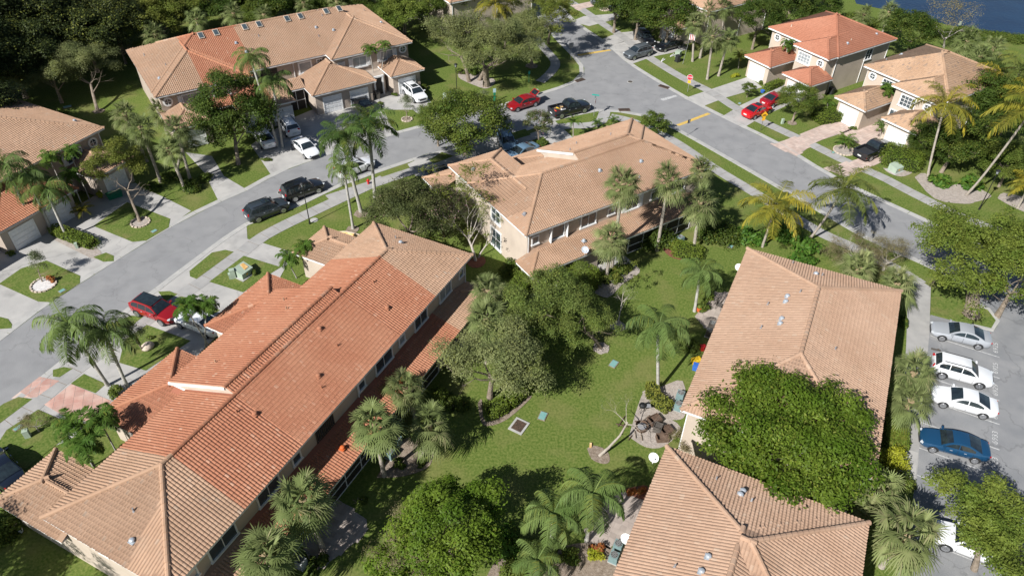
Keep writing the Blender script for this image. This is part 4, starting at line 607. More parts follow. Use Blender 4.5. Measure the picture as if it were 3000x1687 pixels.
il = resample(smooth_line(S['island'][4:] , 3), 1.6); io_ = offs(il, .16); ii = offs(il, -.16); kp = link('kerb', None, None, kind='structure')
for i in range(len(il) - 1):
    k = MB(); a, b, c, d_ = ii[i], ii[i + 1], io_[i + 1], io_[i]; k.add([(*a, 0), (*b, 0), (*c, 0), (*d_, 0), (*a, .13), (*b, .13), (*c, .13), (*d_, .13)], [(4, 5, 6, 7), (0, 1, 5, 4), (1, 2, 6, 5), (2, 3, 7, 6), (3, 0, 4, 7)]); k.build('kerb_stone', M['kerb'], kp)
for p in S['hump']: sheet('hump_marking', p, .016, M['yellow'], road)
sheet('stop_line', S['bar'], .016, M['line'], road)

def pave(name, poly, m_cell, m_base, size, ang, single, z=.03):
    base = struct(name, poly, .024, m_base); P = np.array(poly); c = P.mean(0); ca, sa = math.cos(ang), math.sin(ang); r = np.abs(P - c).max() * 1.5
    g = int(r / size) + 1; h = size / 2 * .955; cells = []
    for i in range(-g, g + 1):
        for j in range(-g, g + 1):
            q = c + np.array([i * size * ca - j * size * sa, i * size * sa + j * size * ca]); cs = [q + np.array([x * ca - y * sa, x * sa + y * ca]) for x, y in ((-h, -h), (h, -h), (h, h), (-h, h))]
            if inpoly(np.array(cs), poly).all() or (not single and inpoly(q, poly)[0]): cells.append(q)
    if single:
        ccw = sum(P[i][0] * P[(i + 1) % len(P)][1] - P[(i + 1) % len(P)][0] * P[i][1] for i in range(len(P))) > 0; Q = P if ccw else P[::-1]
        for i in range(-g, g + 1):
            for j in range(-g, g + 1):
                q = c + np.array([i * size * ca - j * size * sa, i * size * sa + j * size * ca]); cs = [q + np.array([x * ca - y * sa, x * sa + y * ca]) for x, y in ((-h, -h), (h, -h), (h, h), (-h, h))]
                for e in range(len(Q)):
                    A_, d_ = Q[e], Q[(e + 1) % len(Q)] - Q[e]; r_ = []
                    for m_ in range(len(cs)):
                        a, b = cs[m_], cs[(m_ + 1) % len(cs)]; da = d_[0] * (a - A_)[1] - d_[1] * (a - A_)[0]; db = d_[0] * (b - A_)[1] - d_[1] * (b - A_)[0]
                        if da >= 0: r_.append(a)
                        if (da > 0) != (db > 0) and abs(da - db) > 1e-9: r_.append(a + (b - a) * da / (da - db))
                    cs = r_
                    if len(cs) < 3: break
                if len(cs) >= 3: k = MB(); k.prism([tuple(v) for v in cs], .02, z + .005); k.build('paver', m_cell, base)
        big = cells[300:]
    else: big = cells
    if big:
        V = []; F_ = []; T = []
        for q in big:
            n = len(V); V += [(q[0] + x * ca - y * sa, q[1] + x * sa + y * ca, z + .004) for x, y in ((-h, -h), (h, -h), (h, h), (-h, h))]; F_.append((n, n + 1, n + 2, n + 3)); T += [random.random()] * 4
        link('pavers', np_mesh('pavers', np.array(V), np.array(F_), T, m_cell), base, kind='stuff')
D26 = R(64)
pave('driveway', S['pavers']['a_apron'], M['paver_pink'], M['paver_pale'], .72, D26 + R(45), True)
pave('driveway', S['pavers']['a_drive'], M['paver_pink'], M['paver_pale'], .72, D26 + R(45), True)
for k in ('e_one', 'e_walk', 'e_two', 'n_pink'): pave('driveway', S['pavers'][k], M['paver_pale'], M['paver_tan'], .42, R(35), False)
for k in ('a_patio', 'd_patio', 'c_patio'): pave('patio', S['pavers'][k], M['paver_tan'], M['pale'], .42, D26, False)
struct('patio', S['pavers']['b_patio'], .05, M['concrete'])

# car-park lines and stall numbers
se = [np.array(p) for p in S['pts']['stall_end']]; si = [np.array(p) for p in S['pts']['stall_in']]
dirn = (si[0] - se[0]) / np.linalg.norm(si[0] - se[0]); stepv = (se[5] - se[0]) / 5; perp = np.array([-dirn[1], dirn[0]])
for i in range(-0, 9):
    a = se[0] + stepv * i; b = a + dirn * 5.5; k = [a + perp * .045, b + perp * .045, b - perp * .045, a - perp * .045]
    sheet('stall_line', [tuple(q) for q in k], .014, M['line'], lot)
def text_obj(body, size, m, parent, loc, rot, name='lettering', ex=.004):
    c = bpy.data.curves.new(name, 'FONT'); c.body = body; c.size = size; c.align_x = 'CENTER'; c.align_y = 'CENTER'; c.extrude = ex; c.materials.append(m)
    tmp = bpy.data.objects.new(name, c); COL.objects.link(tmp); bpy.context.view_layer.update()
    me = bpy.data.meshes.new_from_object(tmp.evaluated_get(bpy.context.evaluated_depsgraph_get())); bpy.data.objects.remove(tmp)
    o = link(name, me, parent); o.location = loc; o.rotation_euler = rot; return o
ua = math.atan2(-stepv[1], -stepv[0])
for i, s_ in enumerate(('6925', '6925', '6929', '6929', '6933', '6933')):
    c = se[0] + stepv * (i - .38) - dirn * (-.28)
    c = se[0] + stepv * (i - .42) + dirn * .30
    t = text_obj(s_, .62, M['line'], lot, (c[0], c[1], .016), (0, 0, ua), 'stall_number', .001); t.scale = (1.15, .9, 1)

# ------------------------------------------------------------------ roofs and houses
TW, TE = .215, .30
def tile_barrel():
    V = []; w0, w1 = .098, .086; y0, y1 = -.05, TE + .03
    for y, w, h in ((y0, w0, .062), (y1, w1, .030)):
        for i in range(5):
            a = math.pi * i / 4; V.append((-w * math.cos(a), y, -.01 + h * math.sin(a)))
    F_ = [(i, i + 1, i + 6, i + 5) for i in range(4)] + [(0, 1, 2, 3), (0, 3, 4, 4)]
    return np.array(V), np.array(F_)
def tile_flat():
    w = TW * .487; y0, y1 = -.03, TE + .02
    V = [(-w, y0, .0), (w, y0, .0), (w, y0, .046), (-w, y0, .046), (-w, y1, .014), (w, y1, .014)]
    return np.array(V), np.array([(0, 1, 2, 3), (3, 2, 5, 4), (1, 5, 2, 2), (0, 3, 4, 4)])
def tile_low():
    V = []; y0, y1 = -.04, TE + .03
    for y, h, o_ in ((y0, .040, .0), (y1, .024, 0)):
        for x, k in ((-.106, 0), (-.064, .9), (0, 1.1), (.06, .55), (.086, 0)): V.append((x, y, .004 + h * k + o_))
    return np.array(V), np.array([(i, i + 1, i + 6, i + 5) for i in range(4)] + [(0, 1, 2, 3), (0, 3, 4, 4)])
TILES = dict(barrel=tile_barrel(), flat=tile_flat(), low=tile_low())
TILE_MESH = {}
def tile_mesh(kind, m):
    if (kind, m.name) not in TILE_MESH:
        V, F_ = TILES[kind]; b = MB(); b.add(V, [tuple(dict.fromkeys(map(int, f))) for f in F_]); TILE_MESH[(kind, m.name)] = b.mesh('roof_tile', m)
    return TILE_MESH[(kind, m.name)]
def cap_mesh(m):
    if ('cap', m.name) not in TILE_MESH:
        b = MB(); V = []
        for y, r, h in ((-.03, .175, .155), (.46, .15, .115)):
            for i in range(6):
                a = math.pi * i / 5; V.append((-r * math.cos(a), y, -.05 + h * 1.2 * math.sin(a)))
        b.add(V, [(i, i + 1, i + 7, i + 6) for i in range(5)] + [(0, 1, 2, 3, 4, 5)]); TILE_MESH[('cap', m.name)] = b.mesh('ridge_tile', m)
    return TILE_MESH[('cap', m.name)]
CAPV = None
class House:
    """Local frame: x = v (to the right of the long axis), y = u (along it)."""
    def __init__(s, key, az, name, label, cat, kind, zones, stucco, singles):
        s.o = np.array(S['frame'][key]); s.az = az; s.t = thing(name, label, cat, (s.o[0], s.o[1], 0), -R(az)); s.kind = kind; s.zones = zones; s.stucco = M[stucco]; s.singles = singles
        s.rects = []; s.planes = []; s.caps = []; s.walls = []; s.ft = 0
        a = R(az); s.U = np.array([math.sin(a), math.cos(a)]); s.V = np.array([math.cos(a), -math.sin(a)])
    def world(s, P):   # local x,y,z -> world
        P = np.atleast_2d(P); return np.c_[s.o[0] + P[:, 0] * s.V[0] + P[:, 1] * s.U[0], s.o[1] + P[:, 0] * s.V[1] + P[:, 1] * s.U[1], P[:, 2]]
    def hfun(s, r, x, y):
        u0, u1, v0, v1, z, p, ends = r; d_ = np.minimum(x - v0, v1 - x) if 'V' not in ends else np.full_like(x, 1e3)
        if 'v' in ends: d_ = v1 - x
        if 'w' in ends: d_ = x - v0
        if 'S' not in ends: d_ = np.minimum(d_, y - u0)
        if 'N' not in ends: d_ = np.minimum(d_, u1 - y)
        return np.where(d_ >= 0, z + p * d_, -99)
    def hip(s, u0, u1, v0, v1, z=5.5, p=.417, ends='', fascia='SNEW', caps=True):
        """ends: S/N = open (no hip) at that u end; E/W = open towards v1/v0; used for wings that run into a larger roof."""
        r = (u0, u1, v0, v1, z, p, ends)
        lu, lv = u1 - u0, v1 - v0
        opS, opN, opE, opW = [c in ends for c in 'SNEW']
        def rr(h_u0, h_u1, h_v0, h_v1): pass
        if (opE or opW) and not (opS or opN) or (lv > lu and not (opS or opN)):   # ridge along v
            h = lu / 2; um = (u0 + u1) / 2; a = v0 + (0 if opW else h); b = v1 - (0 if opE else h); zt = z + p * h
            q = [('N', [(v0, u1, z), (a, um, zt), (b, um, zt), (v1, u1, z)]), ('S', [(v1, u0, z), (b, um, zt), (a, um, zt), (v0, u0, z)])]
            if not opW: q.append(('W', [(v0, u0, z), (a, um, zt), (v0, u1, z)]))
            if not opE: q.append(('E', [(v1, u1, z), (b, um, zt), (v1, u0, z)]))
            caps_ = [((a, um, zt), (b, um, zt))] + ([] if opW else [((v0, u0, z), (a, um, zt)), ((v0, u1, z), (a, um, zt))]) + ([] if opE else [((v1, u0, z), (b, um, zt)), ((v1, u1, z), (b, um, zt))])
            s.rects.append(lambda x, y: np.where((x >= v0 - (9 if opW else 0)) & (x <= v1) & (y >= u0) & (y <= u1), z + p * np.minimum(np.minimum(y - u0, u1 - y), np.minimum(1e3 if opW else x - v0, 1e3 if opE else v1 - x)), -99.))
        else:
            h = lv / 2; vm = (v0 + v1) / 2; a = u0 + (0 if opS else h); b = u1 - (0 if opN else h); zt = z + p * h
            q = [('W', [(v0, u0, z), (vm, a, zt), (vm, b, zt), (v0, u1, z)]), ('E', [(v1, u1, z), (vm, b, zt), (vm, a, zt), (v1, u0, z)])]
            if not opS: q.append(('S', [(v1, u0, z), (vm, a, zt), (v0, u0, z)]))
            if not opN: q.append(('N', [(v0, u1, z), (vm, b, zt), (v1, u1, z)]))
            caps_ = [((vm, a, zt), (vm, b, zt))] + ([] if opS else [((v0, u0, z), (vm, a, zt)), ((v1, u0, z), (vm, a, zt))]) + ([] if opN else [((v0, u1, z), (vm, b, zt)), ((v1, u1, z), (vm, b, zt))])
            s.rects.append(lambda x, y: np.where((x >= v0) & (x <= v1) & (y >= u0) & (y <= u1), z + p * np.minimum(np.minimum(x - v0, v1 - x), np.minimum(1e3 if opS else y - u0, 1e3 if opN else u1 - y)), -99.))
        k = len(s.rects) - 1
        for nm, pl in q: s.planes.append((k, pl))
        if caps:
            for c in caps_: s.caps.append((k, c))
        s.fasc(u0, u1, v0, v1, z, ''.join(c for c in fascia if c not in ends))
    def plane(s, pts, caps=()):
        pl = np.array(pts, float)
        s.rects.append(None); s.planes.append((len(s.rects) - 1, [tuple(p) for p in pts]))
        for c in caps: s.caps.append((len(s.rects) - 1, c))
    def fasc(s, u0, u1, v0, v1, z, sides):
        s.ft += 1
        for c in sides:
            mb = MB(); g = .07
            e = dict(E=((v1 - .03, (u0 + u1) / 2, z - .12), (.06, u1 - u0, .2)), W=((v0 + .03, (u0 + u1) / 2, z - .12), (.06, u1 - u0, .2)), S=(((v0 + v1) / 2, u0 + .032, z - .121), (v1 - v0 - .13, .06, .2)), N=(((v0 + v1) / 2, u1 - .032, z - .121), (v1 - v0 - .13, .06, .2)))[c]
            mb.box(*e); mb.build('fascia', M['white'], s.t)
        mb = MB(); zz = z - .17 - .004 * s.ft; mb.add([(v0 + .06, u0 + .06, zz), (v1 - .06, u0 + .06, zz), (v1 - .06, u1 - .06, zz), (v0 + .06, u1 - .06, zz)], [(3, 2, 1, 0)]); mb.build('soffit', M['white'], s.t)
    def wall(s, u0, u1, v0, v1, z1, z0=0, m=None):
        mb = MB(); mb.box(((v0 + v1) / 2, (u0 + u1) / 2, (z0 + z1) / 2), (v1 - v0, u1 - u0, z1 - z0)); s.walls.append((u0, u1, v0, v1, z1)); return mb.build('wall', m or s.stucco, s.t)
    def finish(s):
        """Downpipes, base planes, tiles and ridge caps."""
        for (u0, u1, v0, v1, z1) in [w_ for w_ in s.walls if w_[4] > 5][:1]:
            for u_ in (u0 + .12, (u0 + u1) / 2 + .7, u1 - .12):
                for f, v_ in (('E', v1), ('W', v0)): s.fit('downpipe', f, u_, v_, 2.6, [(0, 0, .05, .08, 5.0, .07), (0, 2.5, .16, .08, .08, .3)], M['white'])
        zone = lambda y: next((k for k, (a, b, m_, um) in enumerate(s.zones) if a <= y < b), 0)
        roofs = {}; allt = []
        base = {k: MB() for k in range(len(s.zones))}
        def hid(k, X, Y, Z):
            h = np.zeros(len(X), bool)
            for j, f in enumerate(s.rects):
                if j != k and f is not None: h |= f(X, Y) > Z + .02
            for (u0, u1, v0, v1, z1) in s.walls: h |= (X > v0 + .02) & (X < v1 - .02) & (Y > u0 + .02) & (Y < u1 - .02) & (Z < z1 - .3)
            return h
        for k, pl in s.planes:
            P = np.array(pl); c = P.mean(0); n = np.cross(P[1] - P[0], P[2] - P[0])
            if abs(n[2]) < 1e-6: n = np.cross(P[2] - P[0], P[3] - P[0])
            n = n / np.linalg.norm(n); n = n if n[2] > 0 else -n
            e = np.array([-n[1], n[0], 0.]); e /= np.linalg.norm(e); w = np.cross(n, e); w = w if w[2] > 0 else -w   # e along eave, w up the slope
            if np.dot(np.cross(e, w), n) < 0: e = -e
            p0 = P[P[:, 2].argmin()]; A = np.c_[(P - p0) @ e, (P - p0) @ w]
            for zi, (za, zb, m_, um) in enumerate(s.zones):     # base sheet clipped to the zone
                q = [tuple(x) for x in P]
                for sg, lim in ((1, za), (-1, -zb)):
                    r_ = []
                    for i in range(len(q)):
                        a, b = np.array(q[i]), np.array(q[(i + 1) % len(q)]); da, db = sg * a[1] - lim, sg * b[1] - lim
                        if da >= 0: r_.append(tuple(a))
                        if (da > 0) != (db > 0) and abs(da - db) > 1e-9: r_.append(tuple(a + (b - a) * da / (da - db)))
                    q = r_
                    if len(q) < 3: break
                if len(q) >= 3:
                    ar = sum((np.cross(np.array(q[i]) - q[0], np.array(q[i + 1]) - q[0])[2]) for i in range(1, len(q) - 1))
                    base[zi].add(q if ar > 0 else q[::-1], [tuple(range(len(q)))])
            i0, i1 = int(A[:, 0].min() / TW) - 1, int(A[:, 0].max() / TW) + 2; j1 = int(A[:, 1].max() / TE) + 1
            I, J = np.meshgrid(np.arange(i0, i1), np.arange(0, j1)); I = I.ravel(); J = J.ravel()
            x, y = (I + .5) * TW, (J + .12) * TE - .02
            ok = inpoly(np.c_[x, y + TE * .4], A); x, y = x[ok], y[ok]
            O = p0 + np.outer(x, e) + np.outer(y, w); C_ = O + w * TE * .5
            ok = ~hid(k, C_[:, 0], C_[:, 1], C_[:, 2]); O, C_ = O[ok], C_[ok]
            if len(O) == 0: continue
            Wd = s.world(C_); vv = Wd - np.array([0, 0, CAM_H]); dd = vv @ fw; px = 1500 + FOC * (vv @ rt) / dd; py = 843.5 - FOC * (vv @ up) / dd
            inf = (px > -260) & (px < 3260) & (py > -200) & (py < 1950); O, C_, px, py, vv = O[inf], C_[inf], px[inf], py[inf], vv[inf]
            zz = np.array([zone(q) for q in C_[:, 1]], int) if len(C_) else np.zeros(0, int)
            see = (px > 10) & (px < 2990) & (py > 10) & (py < 1677)
            B = np.c_[e, w, n]
            for o_, z_, dist, s_ in zip(O, zz, np.linalg.norm(vv, axis=1), see): allt.append((dist + (0 if s_ else 500), o_, z_, B))
        allt.sort(key=lambda t: t[0])
        ns = min(s.singles, len(allt))
        rf = None
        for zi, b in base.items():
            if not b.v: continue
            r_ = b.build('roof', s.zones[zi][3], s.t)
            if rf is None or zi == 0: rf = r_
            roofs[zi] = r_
        for dist, o_, z_, B in allt[:ns]:
            t = link('roof_tile', tile_mesh(s.kind, s.zones[z_][2]), roofs[z_])
            jit = np.array([random.uniform(-.006, .006), random.uniform(-.008, .008), 0]); o2 = o_ + B @ jit
            t.matrix_local = Matrix(((*B[0], o2[0]), (*B[1], o2[1]), (*B[2], o2[2]), (0, 0, 0, 1)))
        TV, TF = TILES[s.kind]; nV = len(TV)
        for zi in roofs:
            rest = [a for a in allt[ns:] if a[2] == zi]
            if not rest: continue
            VV = np.empty((len(rest) * nV, 3)); FF = np.empty((len(rest) * len(TF), 4), int); TT = np.empty(len(rest) * nV)
            rj = rng.normal(0, 1, (len(rest), 3)) * np.array([.006, .008, .003])
            for i, (_, o_, _, B) in enumerate(rest):
                VV[i * nV:(i + 1) * nV] = o_ + (TV + rj[i]) @ B.T; FF[i * len(TF):(i + 1) * len(TF)] = TF + i * nV
            TT = np.repeat(rng.random(len(rest)), nV)
            tri = FF[:, 2] == FF[:, 3]
            # degenerate quads become triangles through a second mesh pass
            me = np_mesh('roof_tiles', VV, FF[~tri], TT, s.zones[zi][2]); link('roof_tiles', me, roofs[zi], kind='stuff')
        # ridge caps
        cl = []
        for k, (a, b) in s.caps:
            a, b = np.array(a, float), np.array(b, float)
            if a[2] > b[2]: a, b = b, a
            Lc = np.linalg.norm(b - a)
            if Lc < .3: continue
            w = (b - a) / Lc; e = np.cross(w, (0, 0, 1.)); e /= np.linalg.norm(e); n = np.cross(e, w)
            for i in range(int(Lc / .43) + 1):
                o_ = a + w * (i * .43); c_ = o_ + w * .2
                if hid(k, c_[:1], c_[1:2], c_[2:] + .05)[0]: continue
                W_ = s.world(c_)[0]; px, py = project(W_)
                if -150 < px < 3150 and -100 < py < 1800: cl.append((np.linalg.norm(W_ - np.array([0, 0, CAM_H])) + (0 if 10 < px < 2990 and 10 < py < 1677 else 500), o_, zone(o_[1]), np.c_[e, w, n]))
        cl.sort(key=lambda t: t[0])
        for i, (_, o_, z_, B) in enumerate(cl[:300]):
            zr = z_ if z_ in roofs else list(roofs)[0]
            t = link('ridge_tile', cap_mesh(s.zones[z_][2]), roofs[zr]); t.matrix_local = Matrix(((*B[0], o_[0]), (*B[1], o_[1]), (*B[2], o_[2] + .015), (0, 0, 0, 1)))
        return rf
    # wall fittings -----------------------------------------------------
    def face(s, f, u, v, z):
        """local origin and axes (along, out) for a fitting on a wall face"""
        return dict(E=(Vector((v, u, z)), Vector((0, 1, 0)), Vector((1, 0, 0))), W=(Vector((v, u, z)), Vector((0, -1, 0)), Vector((-1, 0, 0))), N=(Vector((v, u, z)), Vector((-1, 0, 0)), Vector((0, 1, 0))), S=(Vector((v, u, z)), Vector((1, 0, 0)), Vector((0, -1, 0))))[f]
    def fit(s, name, f, u, v, z, boxes, m, parent=None):
        o_, a, n = s.face(f, u, v, z); mb = MB(); up_ = Vector((0, 0, 1))
        for (ca, cz, co_, wa, wz, wo) in boxes:
            vs = []
            for dz in (-.5, .5):
                for da, do in ((-.5, -.5), (.5, -.5), (.5, .5), (-.5, .5)): vs.append(o_ + a * (ca + da * wa) + up_ * (cz + dz * wz) + n * (co_ + do * wo))
            fl = a.cross(n).z > 0; fs = [(3, 2, 1, 0), (4, 5, 6, 7), (0, 1, 5, 4), (1, 2, 6, 5), (2, 3, 7, 6), (3, 0, 4, 7)]
            mb.add(vs, fs if fl else [q[::-1] for q in fs])
        return mb.build(name, m, parent or s.t)
    def window(s, f, u, v, z, w=1.5, h=1.3, nx=2, ny=1, shutter=0, trim=.1, gm='glass', sill=True, fm='white'):
        t = trim; fr = [(0, h / 2 + t / 2, .03, w + 2 * t, t, .1), (0, -h / 2 - t / 2, .05, w + 2 * t + .1, t * 1.2, .16), (-w / 2 - t / 2, 0, .03, t, h, .1), (w / 2 + t / 2, 0, .03, t, h, .1)]
        fr += [(-w / 2 + w * i / nx, 0, .02, .045, h, .05) for i in range(1, nx)] + [(0, -h / 2 + h * i / ny, .02, w, .04, .045) for i in range(1, ny)]
        if gm == 'glass' and random.random() < .3: gm = 'curtain'
        W_ = s.fit('window', f, u, v, z, fr, M[fm])
        s.fit('pane', f, u, v, z, [(0, 0, .008, w, h, .012)], M[gm], W_)
        for k in ((-1, 1) if shutter else ()):
            s.fit('shutter', f, u, v, z, [(k * (w / 2 + t + .24), 0, .05, .42, h + .2, .05)] + [(k * (w / 2 + t + .24), -h / 2 + h * i / 9, .085, .36, .05, .03) for i in range(10)], M['white'], s.t)
        return W_
    def round_window(s, f, u, v, z, r=.38):
        o_, a, n = s.face(f, u, v, z); up_ = Vector((0, 0, 1)); mb = MB(); N = 20; vs = []
        for rr_, ou in ((r + .2, .02), (r + .2, .08), (r, .10), (r, .02)):
            for i in range(N): t = 2 * math.pi * i / N; vs.append(o_ + a * rr_ * math.cos(t) + up_ * rr_ * math.sin(t) + n * ou)
        mb.add(vs, [(k * N + i, k * N + (i + 1) % N, (k + 1) * N + (i + 1) % N, (k + 1) * N + i) for k in range(3) for i in range(N)])
        W_ = mb.build('round_window', M['white'], s.t); g = MB(); g.add([o_ + a * r * math.cos(2 * math.pi * i / N) + up_ * r * math.sin(2 * math.pi * i / N) + n * .03 for i in range(N)], [tuple(range(N))]); g.build('pane', M['glass'], W_)
        s.fit('glazing_bar', f, u, v, z, [(0, 0, .05, .05, 2 * r, .03), (0, 0, .052, 2 * r, .05, .03)], M['white'], W_)
    def garage(s, f, u, v, w=2.5, h=2.15):
        g = s.fit('garage_door', f, u, v, h / 2, [(0, -h / 2 + (i + .5) * h / 4, .012, w, h / 4 - .025, .05) for i in range(4)] + [(0, h / 2 + .06, .03, w + .3, .14, .1), (-w / 2 - .08, 0, .03, .14, h, .1), (w / 2 + .08, 0, .03, .14, h, .1)], M['white'])
        s.fit('panel', f, u, v, h / 2, [((j - 1.5) * w / 4, -h / 2 + (i + .5) * h / 4, .042, w / 4 - .12, h / 4 - .14, .02) for i in range(4) for j in range(4)], M['whitem'], g)
    def vent(s, u, v, z, kind='pipe', m='lead'):
        mb = MB()
        if kind == 'pipe': mb.cyl((v, u, z - .1), (v, u, z + .28), .05, n=8); mb.cyl((v, u, z - .06), (v, u, z + .05), .13, .06, n=8)
        else:
            mb.box((v, u, z + .02), (.40, .40, .05)); mb.cyl((v, u, z), (v, u, z + .16), .12, n=10); mb.sphere((v, u, z + .17), .18, 10, 6, .55)
        mb.build('roof_vent' if kind != 'pipe' else 'vent_pipe', M[m], s.t, smooth=False)
    def screens(s, u0, u1, v, z0=.0, h=2.4, n=3):
        g = s.fit('screen_panel', 'E', (u0 + u1) / 2, v, z0 + h / 2, [(0, 0, 0, u1 - u0, h, .03)], M['screen'])
        s.fit('screen_frame', 'E', (u0 + u1) / 2, v, z0 + h / 2, [(-(u1 - u0) / 2 + (u1 - u0) * i / n, 0, .03, .06, h, .05) for i in range(n + 1)] + [(0, -h * .12, .031, u1 - u0, .06, .05), (0, h / 2 - .03, .031, u1 - u0, .06, .05), (0, -h / 2 + .04, .031, u1 - u0, .08, .05)], M['white'], g)
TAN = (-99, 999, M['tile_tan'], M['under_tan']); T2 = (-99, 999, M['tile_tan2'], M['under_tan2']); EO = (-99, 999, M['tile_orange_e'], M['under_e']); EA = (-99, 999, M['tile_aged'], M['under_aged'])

# ---- house A: the long orange row at lower left
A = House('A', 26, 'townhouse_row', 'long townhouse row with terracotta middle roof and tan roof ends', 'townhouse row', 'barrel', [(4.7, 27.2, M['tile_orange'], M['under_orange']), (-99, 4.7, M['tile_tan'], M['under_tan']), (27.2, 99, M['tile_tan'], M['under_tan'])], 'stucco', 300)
A.wall(-.7, 32.9, -9.9, -.5, 5.3); A.wall(10.9, 21.3, -11.5, -9.9, 5.3)
A.hip(-1.2, 33.4, -10.4, 0); A.hip(10.3, 21.9, -12.05, 0, fascia='WSN', caps=False); A.caps.append((1, ((-6.02, 10.3, 8.01), (-6.02, 21.9, 8.01))))
# the raised middle has straight gable ends: rebuild its planes without hips
A.planes = [q for q in A.planes if q[0] != 1]; pz = .417 * 6.02 + 5.5
A.rects[1] = lambda x, y: np.where((x >= -12.05) & (x <= 0) & (y >= 10.3) & (y <= 21.9), 5.5 + .417 * np.minimum(x + 12.05, 0 - x), -99.)
A.planes += [(1, [(-12.05, 10.3, 5.5), (-6.02, 10.3, pz), (-6.02, 21.9, pz), (-12.05, 21.9, 5.5)]), (1, [(0, 21.9, 5.5), (-6.02, 21.9, pz), (-6.02, 10.3, pz), (0, 10.3, 5.5)])]
for uu, sg in ((10.3, -1), (21.9, 1)):   # stucco gable between the two roof levels, with white rake board
    g = MB(); y0, y1 = uu + .03 * (-sg), uu + .16 * (-sg); pts = [(-12.0, 5.32), (-5.2, 5.32), (-5.2, 7.62), (-6.02, 7.98), (-12.0, 5.48)]
    g.add([(x, y0, z) for x, z in pts] + [(x, y1, z) for x, z in pts], [(0, 1, 2, 3, 4), (9, 8, 7, 6, 5)] + [(i, (i + 1) % 5, 5 + (i + 1) % 5, 5 + i) for i in range(5)]); g.build('gable', M['stucco'], A.t)
    k = MB(); a_, b_ = Vector((-12.05, uu + .012 * sg, 5.42)), Vector((-6.02, uu + .012 * sg, 7.93)); k.add([a_, b_, b_ + Vector((0, .05 * sg, 0)), a_ + Vector((0, .05 * sg, 0)), a_ + Vector((0, 0, -.2)), b_ + Vector((0, 0, -.2)), b_ + Vector((0, .05 * sg, -.2)), a_ + Vector((0, .05 * sg, -.2))], [(0, 1, 2, 3), (4, 7, 6, 5), (0, 4, 5, 1), (3, 2, 6, 7)]); k.build('rake_board', M['white'], A.t)
GAR_A = [(-1.2, 3.5), (6.9, 14.6), (17.6, 25.3), (28.7, 33.4)]
for a_, b_ in GAR_A:
    A.hip(a_, b_, -16.5, -10.0 if not 9 < a_ < 20 else -11.6, z=3.0, ends='E'); A.wall(a_ + .5, b_ - .5, -16.0, -9.9, 2.85)
A.hip(3.2, 7.2, -12.6, -9.9, z=3.05, ends='SNE', fascia='W', caps=False)
A.hip(25.0, 29.0, -12.6, -9.9, z=3.05, ends='SNE', fascia='W', caps=False)
for u_ in (1.15, 8.9, 12.6, 19.6, 23.3, 31.0): A.garage('W', u_, -16.0)
def porch(Hh, u0, u1, v1=2.2, zt=3.38, ze=2.6, units=()):
    w = v1 + .5; d_ = w
    Hh.plane([(v1, u0, ze), (-.5, u0 + d_, zt), (-.5, u1 - d_, zt), (v1, u1, ze)], caps=[((v1, u0, ze), (-.5, u0 + d_, zt)), ((v1, u1, ze), (-.5, u1 - d_, zt))])
    Hh.plane([(-.5, u0, ze), (-.5, u0 + d_, zt), (v1, u0, ze)]); Hh.plane([(v1, u1, ze), (-.5, u1 - d_, zt), (-.5, u1, ze)])
    Hh.fasc(u0, u1, -.4, v1, ze, 'ESN')
porch(A, -.8, 33.0); 
for a_, b_ in ((.2, 1.4), (8.4, 9.9), (15.3, 17.0), (24.3, 25.8), (30.3, 32.4)): A.wall(a_, b_, -.5, 1.7, 2.42)
for a_, b_ in ((1.4, 8.4), (9.9, 15.3), (17.0, 24.3), (25.8, 30.3)):
    A.wall(a_, b_, -.5, 1.25, 2.42, m=M['screen']); A.screens(a_, b_, 1.66)
for u_, w_, n_ in ((.5, .7, 1), (3.0, 2.1, 2), (7.1, 1.9, 2), (9.9, .7, 1), (17.3, .7, 1), (20.2, 2.1, 2), (22.7, .7, 1), (25.5, 1.8, 2), (29.4, 1.8, 2), (32.1, .6, 1)): A.window('E', u_, -.5, 4.15, w_, 1.25 if n_ == 2 else .7, n_, 1, fm='white')
A.fit('window_bars', 'E', 12.9, -.5, 4.15, [(-.95 + i * .19, 0, .06, .04, 1.4, .05) for i in range(11)] + [(0, .7, .06, 2.0, .05, .05), (0, -.7, .06, 2.0, .05, .05)], M['rust'])
A.fit('pane', 'E', 12.9, -.5, 4.15, [(0, 0, .01, 1.9, 1.3, .015)], M['glass'])
A.window('S', -.7, -6.4, 4.2, .6, .9, 1, 1); A.window('S', -.7, -3.0, 1.4, 1.5, 1.2, 2, 1)
for u_, v_, k_, m_ in ((23.3, -2.0, 'cap', 'tile_orange'), (18.2, -4.4, 'cap', 'tile_orange'), (15.0, -2.2, 'cap', 'tile_orange'), (17.9, -2.7, 'pipe', 'tile_orange'), (24.6, -4.1, 'pipe', 'tile_orange'), (14.4, -1.5, 'pipe', 'tile_orange'), (10, -3.4, 'cap', 'tile_orange'), (9.4, -4.3, 'pipe', 'tile_orange'), (1.3, -5.0, 'pipe', 'lead'), (0, -3.9, 'cap', 'steel'), (20.2, -9.6, 'pipe', 'tile_tan'), (19, -8.2, 'pipe', 'tile_tan'), (12.6, -9.4, 'pipe', 'tile_tan'), (30.6, -5.5, 'cap', 'steel'), (31.3, -6.5, 'pipe', 'lead')):
    zz_ = max(float(f(np.array([v_]), np.array([u_]))[0]) for f in A.rects if f is not None); A.vent(u_, v_, zz_, k_, m_)
A.vent(12.3, -13.0, 4.3, 'cap', 'tile_orange'); A.vent(19.9, 1.2, 3.0, 'cap', 'signhot'); A.vent(12.6, 1.1, 3.0, 'cap', 'signhot')
A.finish()

